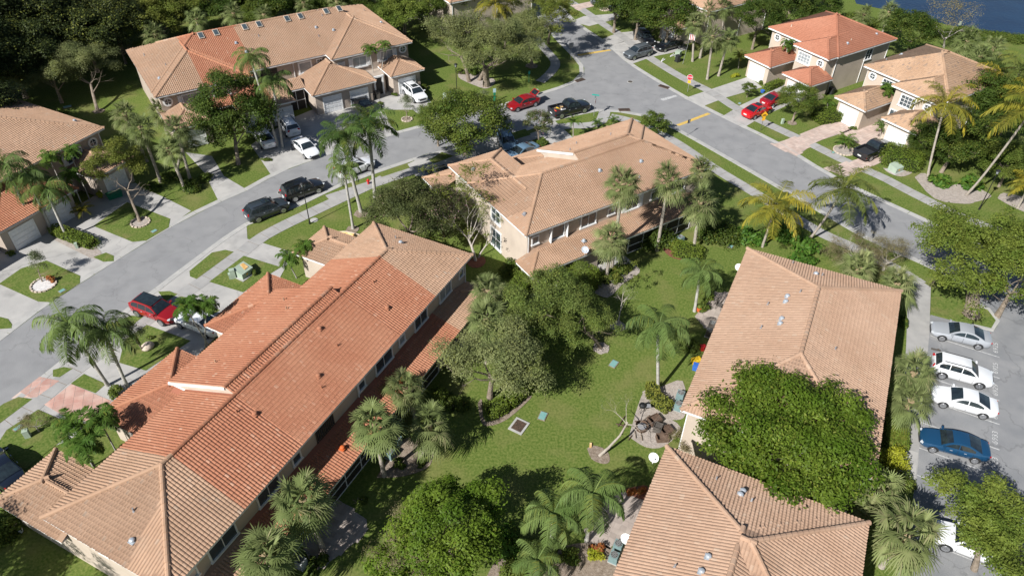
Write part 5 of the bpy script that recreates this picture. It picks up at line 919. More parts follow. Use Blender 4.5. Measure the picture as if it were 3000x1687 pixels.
# ---- house B: the tan row in the middle
B = House('B', 56.5, 'townhouse_row', 'tan roofed townhouse row in the middle with cream end wall and dish', 'townhouse row', 'barrel', [TAN], 'stucco', 300)
B.wall(.5, 22.3, -9.9, -.5, 5.3); B.wall(.5, 5.9, -13.9, -9.9, 5.3); B.wall(10.3, 22.3, -11.9, -9.9, 5.3)
B.hip(0, 22.8, -10.4, 0); B.hip(0, 6.4, -14.4, -5.0, ends='E')
pz = 5.5 + .417 * 6.2; k_ = len(B.rects)
B.rects.append(lambda x, y: np.where((x >= -12.4) & (x <= 0) & (y >= 9.7) & (y <= 22.8), 5.5 + .417 * np.minimum(np.minimum(x + 12.4, 0 - x), 22.8 - y), -99.))
B.planes += [(k_, [(-12.4, 9.7, 5.5), (-6.2, 9.7, pz), (-6.2, 16.6, pz), (-12.4, 22.8, 5.5)]), (k_, [(0, 22.8, 5.5), (-6.2, 16.6, pz), (-6.2, 9.7, pz), (0, 9.7, 5.5)]), (k_, [(-12.4, 22.8, 5.5), (-6.2, 16.6, pz), (0, 22.8, 5.5)])]
B.caps += [(k_, ((-6.2, 9.7, pz), (-6.2, 16.6, pz))), (k_, ((-12.4, 22.8, 5.5), (-6.2, 16.6, pz))), (k_, ((0, 22.8, 5.5), (-6.2, 16.6, pz)))]
B.fasc(9.7, 22.8, -12.4, 0, 5.5, 'WN')
g = MB(); pts = [(-12.35, 5.32), (-5.2, 5.32), (-5.2, 7.64), (-6.2, 8.04), (-12.35, 5.48)]; g.add([(x, 9.73, z) for x, z in pts] + [(x, 9.9, z) for x, z in pts], [(0, 1, 2, 3, 4), (9, 8, 7, 6, 5)] + [(i, (i + 1) % 5, 5 + (i + 1) % 5, 5 + i) for i in range(5)]); g.build('gable', M['stucco'], B.t)
k = MB(); k.add([(-12.4, 9.69, 5.44), (-6.2, 9.69, 8.02), (-6.2, 9.63, 8.02), (-12.4, 9.63, 5.44), (-12.4, 9.69, 5.2), (-6.2, 9.69, 7.78), (-6.2, 9.63, 7.78), (-12.4, 9.63, 5.2)], [(0, 1, 2, 3), (4, 7, 6, 5), (0, 4, 5, 1), (3, 2, 6, 7)]); k.build('rake_board', M['white'], B.t)
for a_, b_ in ((7.2, 14.7), (17.5, 22.4)): B.hip(a_, b_, -16.0, -9.9, z=3.0, ends='E'); B.wall(a_ + .5, b_ - .5, -15.5, -9.9, 2.85)
B.hip(-1.6, 3.2, -17.4, -13.9, z=3.0, ends='E'); B.wall(-1.1, 2.7, -16.9, -13.9, 2.85)
porch(B, -.8, 21.5)
for a_, b_ in ((-.1, 2.0), (4.7, 7.4), (15.0, 16.2), (19.5, 21.0)): B.wall(a_, b_, -.5, 1.7, 2.42)
for a_, b_ in ((2.0, 4.7), (11.2, 15.0), (16.2, 19.5)): B.wall(a_, b_, -.5, 1.2, 2.42, m=M['screen']); B.screens(a_, b_, 1.66, n=2)
B.wall(7.4, 11.2, -.5, -.3, 2.42, m=M['screen']); B.window('S', -.1, .6, 1.3, 1.5, 2.0, 2, 2)
for u_, w_, h_, n_, sh in ((1.4, .6, .8, 1, 0), (4.0, 1.3, 1.4, 1, 0), (7.6, 1.7, 1.25, 2, 0), (10.4, .7, .6, 1, 0), (13.1, 1.5, 1.3, 2, 1), (15.9, .7, .8, 1, 0), (19.3, 1.5, 1.3, 2, 0)): B.window('E', u_, -.5, 4.15, w_, h_, n_, 1, shutter=sh, trim=.12)
for du in (-.95, .95): B.fit('shutter', 'E', 4.0 + du, -.5, 4.1, [(0, 0, .16, .06, 1.6, .34)], M['white'])
B.window('S', .5, -5.9, 4.1, 1.5, 1.5, 2, 2, trim=.14); B.window('S', .5, -5.9, 1.3, 1.8, 2.0, 2, 2, trim=.14)
for u_, v_, k2, m_ in ((11.0, -3.5, 'cap', 'steel'), (15.9, -3.0, 'cap', 'steel'), (14.5, -1.5, 'pipe', 'lead'), (10.2, -7.4, 'pipe', 'lead'), (12.4, -9.2, 'pipe', 'lead'), (16.2, -8.3, 'pipe', 'lead'), (1.3, -11.5, 'cap', 'lead'), (1.3, -2.2, 'cap', 'lead')):
    zz_ = max(float(f(np.array([v_]), np.array([u_]))[0]) for f in B.rects if f is not None); B.vent(u_, v_, zz_, k2, m_)
B.vent(6.1, .9, 3.05, 'cap', 'steel'); B.finish()

# ---- house C: large pinkish tan hip roof by the car park
C = House('C', 25.6, 'apartment_house', 'large pinkish tan hip roof beside the car park path', 'house', 'low', [T2], 'stucco', 300)
C.wall(-20.3, -.5, .5, 12.3, 5.3); C.hip(-20.9, 0, 0, 12.8)
for u_, v_, k2, m_ in ((-7.0, 5.2, 'pipe', 'lead'), (-7.6, 4.4, 'cap', 'steel'), (-8.3, 4.4, 'cap', 'steel'), (-8.6, 3.2, 'pipe', 'lead'), (-10.5, 4.5, 'cap', 'steel'), (-11.1, 4.5, 'cap', 'steel'), (-11.6, 3.3, 'pipe', 'lead'), (-11.9, 8.6, 'pipe', 'lead'), (-2.6, 6.0, 'cap', 'steel'), (-2.4, 6.5, 'pipe', 'lead'), (-1.0, 4.0, 'pipe', 'lead')):
    zz_ = float(C.rects[0](np.array([v_]), np.array([u_]))[0]); C.vent(u_, v_, zz_, k2, m_)
for u_ in (-3, -9, -15): C.window('W', u_, .5, 4.1, 1.4, 1.2, 2); C.window('E', u_, 12.3, 4.1, 1.4, 1.2, 2)
C.finish()
# ---- house D: tan roof at the bottom right
D = House('D', 25.6, 'apartment_house', 'tan hip roof cut by the bottom edge with white satellite dish', 'house', 'low', [(-99, 999, M['tile_tan2'], M['under_tan2'])], 'stucco', 300)
D.wall(-34, -.5, .5, 11.1, 5.3); D.wall(-12.3, -.5, 11.1, 12.2, 5.3); D.hip(-34.5, 0, 0, 11.6); D.hip(-12.7, 0, 0, 12.7, fascia='EN', caps=False)
D.rects[1] = lambda x, y: np.where((x >= 5.8) & (x <= 12.7) & (y >= -12.7) & (y <= 0), 5.5 + .417 * np.minimum(np.minimum(-y, y + 12.7), 12.7 - x), -99.)
D.planes = [q for q in D.planes if q[0] != 1]; pz = 5.5 + .417 * 6.35
D.planes += [(1, [(5.8, 0, 5.5 ), (5.8, -6.35, pz), (6.35, -6.35, pz), (12.7, 0, 5.5)]), (1, [(12.7, -12.7, 5.5), (6.35, -6.35, pz), (5.8, -6.35, pz), (5.8, -12.7, 5.5)]), (1, [(12.7, 0, 5.5), (6.35, -6.35, pz), (12.7, -12.7, 5.5)])]
D.caps = [c for c in D.caps if not (c[1][0][1] > -8 and c[1][0][0] > 8)]
D.caps += [(1, ((5.8, -6.35, pz), (6.35, -6.35, pz))), (1, ((12.7, 0, 5.5), (6.35, -6.35, pz))), (1, ((12.7, -12.7, 5.5), (6.35, -6.35, pz)))]
for u_, v_, k2, m_ in ((-1.9, 5.3, 'cap', 'steel'), (-2.4, 5.2, 'cap', 'steel'), (-2.6, 5.9, 'pipe', 'steel'), (-1.7, 3.6, 'pipe', 'lead'), (-7.9, 4.5, 'cap', 'steel'), (-8.9, 4.4, 'cap', 'steel'), (-8.9, 3.0, 'pipe', 'lead')):
    zz_ = max(float(f(np.array([v_]), np.array([u_]))[0]) for f in D.rects); D.vent(u_, v_, zz_, k2, m_)
for u_ in (-4, -10): D.window('E', u_, 12.2, 4.1, 1.4, 1.2, 2)
D.finish()
# ---- house F: the long skylight row at the top left
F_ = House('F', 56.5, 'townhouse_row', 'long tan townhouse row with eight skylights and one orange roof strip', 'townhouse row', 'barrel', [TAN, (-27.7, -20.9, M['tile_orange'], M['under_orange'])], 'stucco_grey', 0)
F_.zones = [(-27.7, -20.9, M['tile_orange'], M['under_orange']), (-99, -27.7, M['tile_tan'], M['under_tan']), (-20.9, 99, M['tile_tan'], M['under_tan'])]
F_.wall(-33.0, -.5, -16.3, -2.5, 5.3); F_.wall(-33.0, -22.4, -2.5, -.95, 5.3); F_.wall(-11.2, -.5, -2.5, -.5, 5.3)
F_.hip(-33.5, 0, -16.8, -2.0); F_.hip(-33.5, -21.9, -9.5, -.45, ends='W'); F_.hip(-11.7, 0, -9.5, 0, ends='W')
for a_, b_ in ((-33.4, -28.4), (-25.3, -18.3), (-16.1, -7.3), (-5.2, -.2)): F_.hip(a_, b_, -2.6, 3.6, z=3.0, ends='W'); F_.wall(a_ + .5, b_ - .5, -2.6, 3.1, 2.85)
for a_, b_ in ((-28.6, -25.1), (-18.5, -15.9)): F_.hip(a_, b_, -2.6, .8, z=3.05, ends='SNW', fascia='E', caps=False)
for u_ in (-30.9, -23.6, -20.0, -13.4, -9.7, -2.7): F_.garage('E', u_, 3.1, 2.3, 2.1)
F_.round_window('E', -32.2, -.95, 4.4); F_.window('E', -29.5, -.95, 4.1, 1.9, 1.3, 2, 1, 1, gm='curtain', trim=.15); F_.window('E', -25.9, -.95, 4.2, 1.2, 1.1, 2, 1, 1, gm='curtain')
F_.fit('awning', 'E', -22.0, -2.5, 4.0, [(-.55 + .16 * i, 0, .12, .10, 1.3, .2) for i in range(8)], M['white'])
F_.fit('screen_panel', 'E', -19.3, -2.5, 4.0, [(0, 0, .02, 2.2, 1.9, .04)], M['screen']); F_.window('E', -14.5, -2.5, 4.15, 1.5, 1.3, 1, 1, 0, trim=.2, gm='curtain'); F_.window('E', -12.5, -2.5, 4.5, .6, .6, 2, 2, 0, trim=.12)
F_.fit('awning', 'E', -10.3, -.5, 4.2, [(-.45 + .15 * i, 0, .08, .09, 1.0, .12) for i in range(7)], M['white']); F_.window('E', -7.7, -.5, 4.15, 1.9, 1.3, 2, 1, 1, gm='curtain', trim=.15); F_.window('E', -3.7, -.5, 4.2, 1.7, 1.2, 2, 1, 1, gm='curtain', trim=.15); F_.round_window('E', -1.3, -.5, 4.55)
F_.wall(-7.3, -5.2, -1, 1.6, 2.7); F_.fit('entry_arch', 'E', -6.2, 1.6, 1.25, [(-.6, 0, .1, .22, 2.5, .2), (.6, 0, .1, .22, 2.5, .2), (0, 1.3, .1, 1.5, .22, .2)], M['white']); F_.fit('screen_panel', 'E', -6.2, 1.6, 1.15, [(0, 0, .02, 1.0, 2.3, .04)], M['screen'])
F_.fit('screen_panel', 'E', -17.2, .3, 1.3, [(0, 0, 0, 2.2, 2.5, .04)], M['screen']); F_.fit('screen_frame', 'E', -17.2, .3, 1.3, [(-1.1, 0, .04, .09, 2.5, .06), (0, 0, .04, .07, 2.5, .06), (1.1, 0, .04, .09, 2.5, .06), (0, 0, .042, 2.2, .07, .06)], M['white'])
for u_ in (-25.2, -23.3, -19.6, -17.7, -13.9, -12.05, -8.4, -6.5):
    v_ = -8.75; z_ = 5.5 + (-2 - v_) * .417 + .1; mb = MB(); c = Vector((v_, u_, z_)); a = Vector((.5, 0, -.5 * .417)); b = Vector((0, .34, 0)); n = Vector((.03, 0, .09))
    mb.add([c - a - b, c + a - b, c + a + b, c - a + b, c - a - b + n, c + a - b + n, c + a + b + n, c - a + b + n], [(4, 5, 6, 7), (0, 1, 5, 4), (1, 2, 6, 5), (2, 3, 7, 6), (3, 0, 4, 7)]); sk = mb.build('skylight', M['stucco'], F_.t)
    g = MB(); n2 = n * 1.06; a *= .86; b *= .8; g.add([c - a - b + n2, c + a - b + n2, c + a + b + n2, c - a + b + n2], [(0, 1, 2, 3)]); g.build('pane', M['glass'], sk)
for u_, v_, k2, m_ in ((-21.6, -6.6, 'cap', 'steel'), (-21.0, -4.9, 'cap', 'steel'), (-10.9, -6.5, 'cap', 'steel'), (-18.5, -7, 'pipe', 'lead'), (-9.2, -8.3, 'pipe', 'lead'), (-8.9, -5.5, 'cap', 'steel'), (-11.2, -5, 'pipe', 'lead'), (-32, -12, 'pipe', 'lead'), (-32, -3.9, 'cap', 'steel'), (-30.6, -6, 'pipe', 'lead'), (-1.4, -12.5, 'pipe', 'lead'), (-1.3, -7, 'cap', 'steel')):
    zz_ = max(float(f(np.array([v_]), np.array([u_]))[0]) for f in F_.rects if f is not None); F_.vent(u_, v_, zz_, k2, m_)
F_.finish()
# ---- house G: cut by the left edge
G_ = House('G', 26.3, 'townhouse_row', 'tan and orange townhouse roof cut by the left edge of the frame', 'townhouse row', 'barrel', [(-99, 999, M['tile_tan'], M['under_tan'])], 'stucco_grey', 0)
G_.wall(-33.5, -.5, -14.5, -.5, 5.3); G_.hip(-34, 0, -15, 0, p=.40)
G_.zones = [(-99, 999, M['tile_tan'], M['under_tan'])]
for a_, b_ in ((-5.4, -.3), (-16.6, -7.6), (-27, -19)): G_.hip(a_, b_, -.6, 3.7, z=3.0, ends='W'); G_.wall(a_ + .5, b_ - .5, -.6, 3.2, 2.85)
G_.round_window('E', -1.6, -.5, 4.3); G_.window('E', -4.3, -.5, 4.0, 1.4, 1.2, 2, 1, 1)
G_.window('E', -12, -.5, 3.9, 1.4, 1.2, 2, 1)
for u_ in (-2.9, -10.0, -14.0, -23): G_.garage('E', u_, 3.2, 2.4, 2.1)
G_.vent(-.8, -13.5, 5.9, 'cap', 'steel'); G_.vent(-1.0, -3.2, 5.9, 'cap', 'steel'); G_.finish()
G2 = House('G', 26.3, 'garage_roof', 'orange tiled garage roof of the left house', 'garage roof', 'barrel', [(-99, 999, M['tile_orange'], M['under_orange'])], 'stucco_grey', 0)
G2.hip(-16.75, -7.45, -.75, 3.85, z=3.06, ends='W', fascia=''); rf = G2.finish()
for ch in list(G2.t.children):
    ch.parent = G_.t
bpy.data.objects.remove(G2.t)
# ---- duplexes E1, E2 and the far houses
def duplex(key, az, label, zone, tk, st, main, wing, gars, wins):
    Hh = House(key, az, 'duplex_house', label, 'house', tk, [zone], st, 0)
    u0, u1, v0, v1 = main; Hh.wall(u0 + .5, u1 - .5, v0 + .5, v1 - .5, 5.3); Hh.hip(*main)
    if wing: a, b, c, d_ = wing; Hh.wall(a + .5, b, c + .5, d_ - .5, 5.3); Hh.hip(a, b, c, d_, ends='N')
    for (a, b, c, d_, gu) in gars: Hh.hip(a, b + .6, c, d_, z=3.0, ends='N'); Hh.wall(a + .5, b + .5, c + .5, d_ - .5, 2.85); Hh.garage('S', a + .5, (c + d_) / 2 - .1, 2.5, 2.15)
    for f, kw in wins: getattr(Hh, f)(**kw)
    return Hh
E1 = duplex('E1', 57, 'duplex with bright terracotta roof and two white garage doors', EO, 'flat', 'stucco', (1.8, 14.2, -12.2, .1), (0, 7, -6.0, 0.0), [(-3.7, 2.2, -10.8, -6.0, 0), (-3.7, .2, -3.9, .95, 0)],
 [('window', dict(f='S', u=.5, v=-4.1, z=4.1, w=1.9, h=1.25, nx=4, ny=3, trim=.16)), ('round_window', dict(f='S', u=.5, v=-1.4, z=4.35)), ('round_window', dict(f='S', u=2.3, v=-10.6, z=4.45)), ('window', dict(f='S', u=2.3, v=-8.4, z=4.35, w=1.5, h=.8, nx=3, ny=2)), ('window', dict(f='E', u=9.4, v=-.4, z=4.1, w=1.2, h=1.4, nx=2, ny=2, trim=.14)), ('window', dict(f='S', u=2.3, v=-5.0, z=1.6, w=1.2, h=1.2))])
E1.walls_m = None; E1.vent(11.5, -1.5, 6.1, 'cap', 'steel'); E1.vent(5.2, -1.4, 6.1, 'cap', 'steel'); E1.vent(3.4, -9.6, 6.2, 'pipe', 'mortar'); E1.vent(6.3, -1.7, 6.2, 'pipe', 'mortar'); E1.finish()
E2 = duplex('E2', 57, 'duplex with weathered tan roof and paver driveway', EA, 'flat', 'stucco', (0, 13.4, 0, 12.3), (-1.9, 6, 5.6, 11.9), [(-5.9, .6, 1.0, 5.75, 0), (-5.7, -1.5, 7.9, 12.9, 0)],
 [('window', dict(f='S', u=-1.4, v=8.1, z=4.05, w=1.9, h=1.3, nx=4, ny=3, trim=.16)), ('round_window', dict(f='S', u=-1.4, v=10.7, z=4.4)), ('round_window', dict(f='S', u=.5, v=1.4, z=4.45)), ('window', dict(f='S', u=.5, v=3.9, z=4.35, w=1.7, h=.8, nx=4, ny=2)), ('window', dict(f='W', u=2.2, v=.5, z=3.1, w=1.5, h=2.2, nx=2, ny=3, trim=.2)), ('window', dict(f='S', u=-1.4, v=6.9, z=1.6, w=1.0, h=1.6))])
E2.vent(3.0, 1.0, 5.9, 'pipe', 'lead'); E2.vent(6.5, .8, 5.8, 'cap', 'steel'); E2.finish()
H1 = duplex('H1', 57, 'tan roofed house at the top edge behind the fan palms', TAN, 'flat', 'stucco', (-8, 6, -13, .3), None, [(-12, -7, -6.5, -1.5, 0)], [('window', dict(f='S', u=-7.5, v=-9.5, z=4.1, w=1.6, h=1.2))]); H1.finish()
H2 = duplex('H2', 56.5, 'pale house roof glimpsed among trees at the top', TAN, 'flat', 'stucco', (0, 16, -13, 0), None, [], []); H2.finish()
# ------------------------------------------------------------------ vegetation
def rnd_dirs(n):
    v = rng.normal(size=(n, 3)); return v / np.linalg.norm(v, axis=1)[:, None]
def leaf_mesh(name, C, Nn, size, m, aspect=.55, tintbase=None):
    """one small folded leaf at every centre C with normal Nn"""
    n = len(C); a = np.cross(Nn, rnd_dirs(n)); a /= np.linalg.norm(a, axis=1)[:, None] + 1e-9; b = np.cross(Nn, a); sz = size * rng.uniform(.6, 1.35, n)[:, None] if np.ndim(size) == 0 else size[:, None]
    V = np.empty((n, 4, 3)); V[:, 0] = C - a * sz * .55; V[:, 1] = C + b * sz * aspect * .5 - Nn * sz * .06; V[:, 2] = C + a * sz * .55; V[:, 3] = C - b * sz * aspect * .5 - Nn * sz * .06
    t = rng.random(n) if tintbase is None else np.clip(tintbase + rng.normal(0, .16, n), 0, .999)
    return np_mesh(name, V.reshape(-1, 3), np.arange(n * 4).reshape(-1, 4), np.repeat(t, 4), m)
def crown_points(n, K, cr, hz, low=-.35, dens=.72, seed_r=.72, fine=False, compact=False):
    """leaf centres on uneven clumps that hang on radiating boughs"""
    B_ = max(7, K // (5 if not compact else 2)); bd = rnd_dirs(B_ * 4); bd = bd[bd[:, 2] > low][:B_]
    if compact: q_ = np.arange(B_) + .5; zf = 1 - q_ / B_ * (1 - low); af = q_ * 2.399963; rf_ = np.sqrt(1 - zf ** 2); bd = np.c_[rf_ * np.cos(af), rf_ * np.sin(af), zf]
    B_ = len(bd); bl = rng.uniform(.52, .86, B_) if not compact else rng.uniform(.66, .86, B_)
    k0 = np.arange(K) % B_; cc = bd[k0] * bl[k0][:, None] + rng.normal(0, .17 if not compact else .08, (K, 3)); cc[:, 2] = np.maximum(cc[:, 2], low); out = rng.random(K) < (.12 if not compact else .04); cc[out] *= rng.uniform(1.1, 1.3, out.sum())[:, None]
    cc *= np.array([1, 1, hz]); crr = cr * rng.uniform(.55, 1.45, K); w_ = crr ** 2; tb = np.clip(rng.normal(.5, .28, K), 0, 1)
    k = rng.choice(K, n, p=w_ / w_.sum()); d_ = rnd_dirs(n); d_[:, 2] = np.where(d_[:, 2] < -.35, -d_[:, 2], d_[:, 2]); r = crr[k] * (rng.random(n) ** (.35 if not fine else .6)) * (1 + .16 * rng.normal(size=n))
    P_ = cc[k] + d_ * r[:, None] * np.array([1, 1, .72]); Nn = d_ * .55 + rng.normal(0, .38, (n, 3)) + np.array([0, 0, .75]); Nn /= np.linalg.norm(Nn, axis=1)[:, None]
    return P_, Nn, np.clip(.2 + .6 * tb[k], 0, 1)
CROWNS = {}
KIND = dict( # material, clump size, height, leaf scale, density, low
 lush=('l_lush', .20, .74, 1.15, 1.0, -.15), lush2=('l_dark', .22, .75, 1.1, 1.0, -.3), olive=('l_olive', .17, .58, 1.0, .62, -.1), olive2=('l_olive2', .20, .7, 1.0, .7, -.3), fine=('l_fine', .21, .75, .75, .85, -.3),
 grey=('l_grey', .21, .70, .72, .95, -.25), dark=('l_dark', .24, .78, 1.0, 1.5, -.5), dark2=('l_dark2', .23, .78, 1.0, 1.2, -.45), flower=('l_flower', .22, .72, .8, .95, -.4), flower2=('l_flower2', .26, .8, .7, .6, -.4),
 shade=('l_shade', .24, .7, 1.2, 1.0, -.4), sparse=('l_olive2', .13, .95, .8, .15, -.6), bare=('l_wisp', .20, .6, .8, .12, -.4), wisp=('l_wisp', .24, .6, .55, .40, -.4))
def crown_mesh(kind, R_):
    size = 'S' if R_ < 2.2 else ('M' if R_ < 5.2 else 'L'); v = random.randint(0, 2 if size == 'M' else 1); key = (kind, size, v)
    if key not in CROWNS:
        m_, cr, hz, ls, dn, low = KIND[kind]; n, K, lf, rr = dict(S=(4500, 30, .15, 1.6), M=(20000, 62, .18, 3.9), L=(70000, 190, .19, 6.3))[size]
        P_, Nn, tb = crown_points(int(n * dn / (ls ** .8)), K, cr * (1 if size != 'S' else 1.2) * (.85 if size == 'L' else 1), hz, low, fine=kind in ('wisp', 'fine'), compact=kind in ('lush', 'lush2', 'dark', 'flower', 'shade', 'dark2'))
        CROWNS[key] = leaf_mesh('crown', P_, Nn, lf * ls / rr, M[m_], tintbase=tb)
    return CROWNS[key]
def limb(mb, p, d_, L_, r, depth, spread=.7, bend=.15, n=6):
    pts = [Vector(p)]; rad = [r]; d_ = Vector(d_).normalized()
    for i in range(3):
        d_ = (d_ + Vector(rng.normal(0, bend, 3)) + Vector((0, 0, .06))).normalized(); pts.append(pts[-1] + d_ * L_ / 3); rad.append(r * (1 - .18 * (i + 1)))
    mb.tube(pts, rad, n)
    if depth > 0:
        for k in range(random.choice((2, 3))):
            dd = (d_ + Vector(rng.normal(0, spread, 3)) * .8).normalized(); dd.z = max(dd.z, -.15)
            limb(mb, pts[-1] if k < 2 else pts[-2], dd, L_ * random.uniform(.6, .85), rad[-1] * .68, depth - 1, spread, bend, max(3, n - 1))
tree_names = dict(lush='broadleaf_tree', lush2='broadleaf_tree', olive='broadleaf_tree', olive2='broadleaf_tree', fine='broadleaf_tree', grey='oak_tree', dark='broadleaf_tree', dark2='street_tree', flower='flowering_tree', flower2='flowering_tree', shade='broadleaf_tree', sparse='sparse_tree', bare='bare_tree', wisp='dry_shrub')
for (kind, bx, by, cx, cy, zc, R_, hz, label) in S['trees']:
    t = thing(tree_names[kind], label, 'shrub' if kind == 'wisp' and R_ < 2.7 else 'tree', (bx, by, 0)); dx, dy = cx - bx, cy - by
    tr = MB(); th = max(.05, R_ * .045); pale = kind in ('sparse', 'bare', 'wisp') or 'pale multiple' in label
    lo_ = kind in ('sparse', 'bare'); top = Vector((dx * .6, dy * .6, zc * (.32 if lo_ else .55))); pts = [Vector((0, 0, -.1)), Vector((dx * .15, dy * .15, zc * (.12 if lo_ else .2))), Vector((dx * .35, dy * .35, zc * (.24 if lo_ else .4))), top]
    f = 2.0 if 'thick' in label else 1.0
    if kind in ('sparse', 'bare'): th *= .62
    tr.tube(pts, [th * 1.5 * f, th * 1.1 * f, th * 1.0 * f, th * .85 * f], 9)
    depth = 5 if kind in ('sparse', 'bare') and R_ > 3 else 4 if kind in ('sparse', 'bare') else 3 if kind in ('wisp',) else 2
    for k in range(5 if kind not in ('sparse',) else 7):
        a = 2 * math.pi * k / 5 + random.random(); up_ = 1.5 if kind == 'sparse' else .6
        limb(tr, top if k else pts[2], (math.cos(a) + dx * .2 / R_, math.sin(a) + dy * .2 / R_, up_), R_ * (.42 if not lo_ else .50), th * .55, depth, .45 if lo_ else .7)
    tr.build('trunk', M['bark_pale' if pale else 'bark'], t)
    if kind == 'flower' and R_ > 3: pass
    c = link('crown', crown_mesh(kind, R_), t, (dx, dy, zc), random.uniform(0, 6.28)); c.scale = (R_, R_, R_ * hz / .75)
def shrub_mesh(kind, rx, ry, h):
    m_, ls = dict(hedge=('l_hedge', .15), bush=('l_dark2', .17), dark=('l_dark', .2), phil=('l_phil', .42), yellow=('l_yel', .15), red=('l_red', .15), yellowish=('l_yhedge', .14))[kind]
    area = 4 * (rx + ry) * h + 4 * rx * ry; n = int(min(9000, area * (95 if ls < .3 else 26)))
    if kind in ('hedge', 'yellowish'):
        u = rng.uniform(-1, 1, (n, 3)); ax = rng.choice(3, n, p=np.array([ry * h, rx * h, rx * ry * 1.3]) / (ry * h + rx * h + rx * ry * 1.3)); sg = np.where(rng.random(n) < .5, -1, 1)
        for k in range(3): u[ax == k, k] = (np.abs(sg) if k == 2 else sg)[ax == k]
        nn = np.zeros((n, 3)); nn[np.arange(n), ax] = u[np.arange(n), ax]; L_ = np.linalg.norm(u ** 3, axis=1) ** (1 / 3.); u = u / np.maximum(1, (np.abs(u) ** 5).sum(1) ** .2)[:, None]
        u *= (1 + rng.normal(0, .05, n))[:, None]
    else:
        K = max(5, int(area / 1.2)); cd = rnd_dirs(K); cd[:, 2] = np.abs(cd[:, 2]); cc = cd * rng.uniform(.35, .75, K)[:, None]; k = rng.integers(0, K, n); d_ = rnd_dirs(n); d_[:, 2] = np.abs(d_[:, 2]) * 1.0
        u = cc[k] + d_ * rng.uniform(.2, .45, n)[:, None]; u[:, 2] = u[:, 2] * 2 - 1; nn = d_
    P_ = u * np.array([rx, ry, h / 2]) + np.array([0, 0, h / 2]); P_[:, 2] = np.maximum(P_[:, 2], .04); nn = nn + rng.normal(0, .5, (n, 3)) + np.array([0, 0, .3]); nn /= np.linalg.norm(nn, axis=1)[:, None]
    return leaf_mesh('foliage', P_, nn, ls, M[m_], .6)
for (kind, x, y, rx, ry, h, rot, label) in S['shrubs']:
    nm = 'hedge' if kind in ('hedge', 'yellowish') else 'shrub'
    t = thing(nm, label, nm, (x, y, 0), R(rot)); link('foliage', shrub_mesh(kind, rx, ry, h), t)
    core = MB()
    if nm == 'hedge': core.box((0, 0, h * .42), (rx * 1.7, ry * 1.7, h * .84), 0, 0, .9)
    else:
        for k in range(5): a = k * 1.256; core.cyl((0, 0, 0), (rx * .5 * math.cos(a), ry * .5 * math.sin(a), h * .6), .04, .015, 5)
    core.build('stem', M['l_shade'] if nm == 'hedge' else M['bark'], t)  # hedge core takes the leaf colour with shade painted in

def blade(V, F_, T, p, d_, L_, w, droop, t, seg=2):
    """thin leaflet of two quads bending down"""
    p = Vector(p); d_ = Vector(d_).normalized(); s = d_.cross(Vector((0, 0, 1)));
    if s.length < .05: s = Vector((1, 0, 0))
    s.normalize(); k = len(V); m = p + d_ * L_ * .55; m.z -= droop * .25 * L_; e = p + d_ * L_; e.z -= droop * L_ * .8
    V += [p - s * w * .3, p + s * w * .3, m - s * w * .5, m + s * w * .5, e - s * w * .12, e + s * w * .12]; F_ += [(k, k + 1, k + 3, k + 2), (k + 2, k + 3, k + 5, k + 4)]; T += [t] * 6
def sabal_crown(seed):
    random.seed(seed); V, F_, T = [], [], []; nf = 31 + 3 * (seed % 3)
    for i in range(nf):
        s_ = i / nf; el = R(84 - 135 * s_ ** .85 + random.uniform(-6, 6)); az_ = i * 2.399963 + random.uniform(-.2, .2); d_ = Vector((math.cos(az_) * math.cos(el), math.sin(az_) * math.cos(el), math.sin(el))); side = d_.cross(Vector((0, 0, 1))).normalized(); nrm = side.cross(d_)
        L_ = random.uniform(.65, 1.05) * (1 if i % 4 else .8); p0 = Vector((0, 0, -.25 * s_)); tip = p0 + d_ * L_; tip.z -= .1 * s_
        k = len(V); V += [p0 - side * .03, p0 + side * .03, tip + side * .02, tip - side * .02]; F_.append((k, k + 1, k + 2, k + 3)); t0 = random.random(); T += [t0] * 4
        nb = 19; base_t = .25 + .5 * random.random() if s_ < .85 else .97
        for b in range(nb):
            a = R(-118 + 236 * b / (nb - 1)); bd = d_ * math.cos(a) + side * math.sin(a) + nrm * (.18 * abs(math.sin(a)) - .05); bl = random.uniform(.58, .82) * (.72 + .28 * math.cos(a / 1.6))
            blade(V, F_, T, tip + bd * .02, bd, bl, .062, .25 + .5 * s_ + .3 * random.random(), min(.999, base_t + random.uniform(-.1, .1)))
    return np_mesh('crown', np.array([tuple(v) for v in V]), np.array(F_), T, M['f_sabal'])
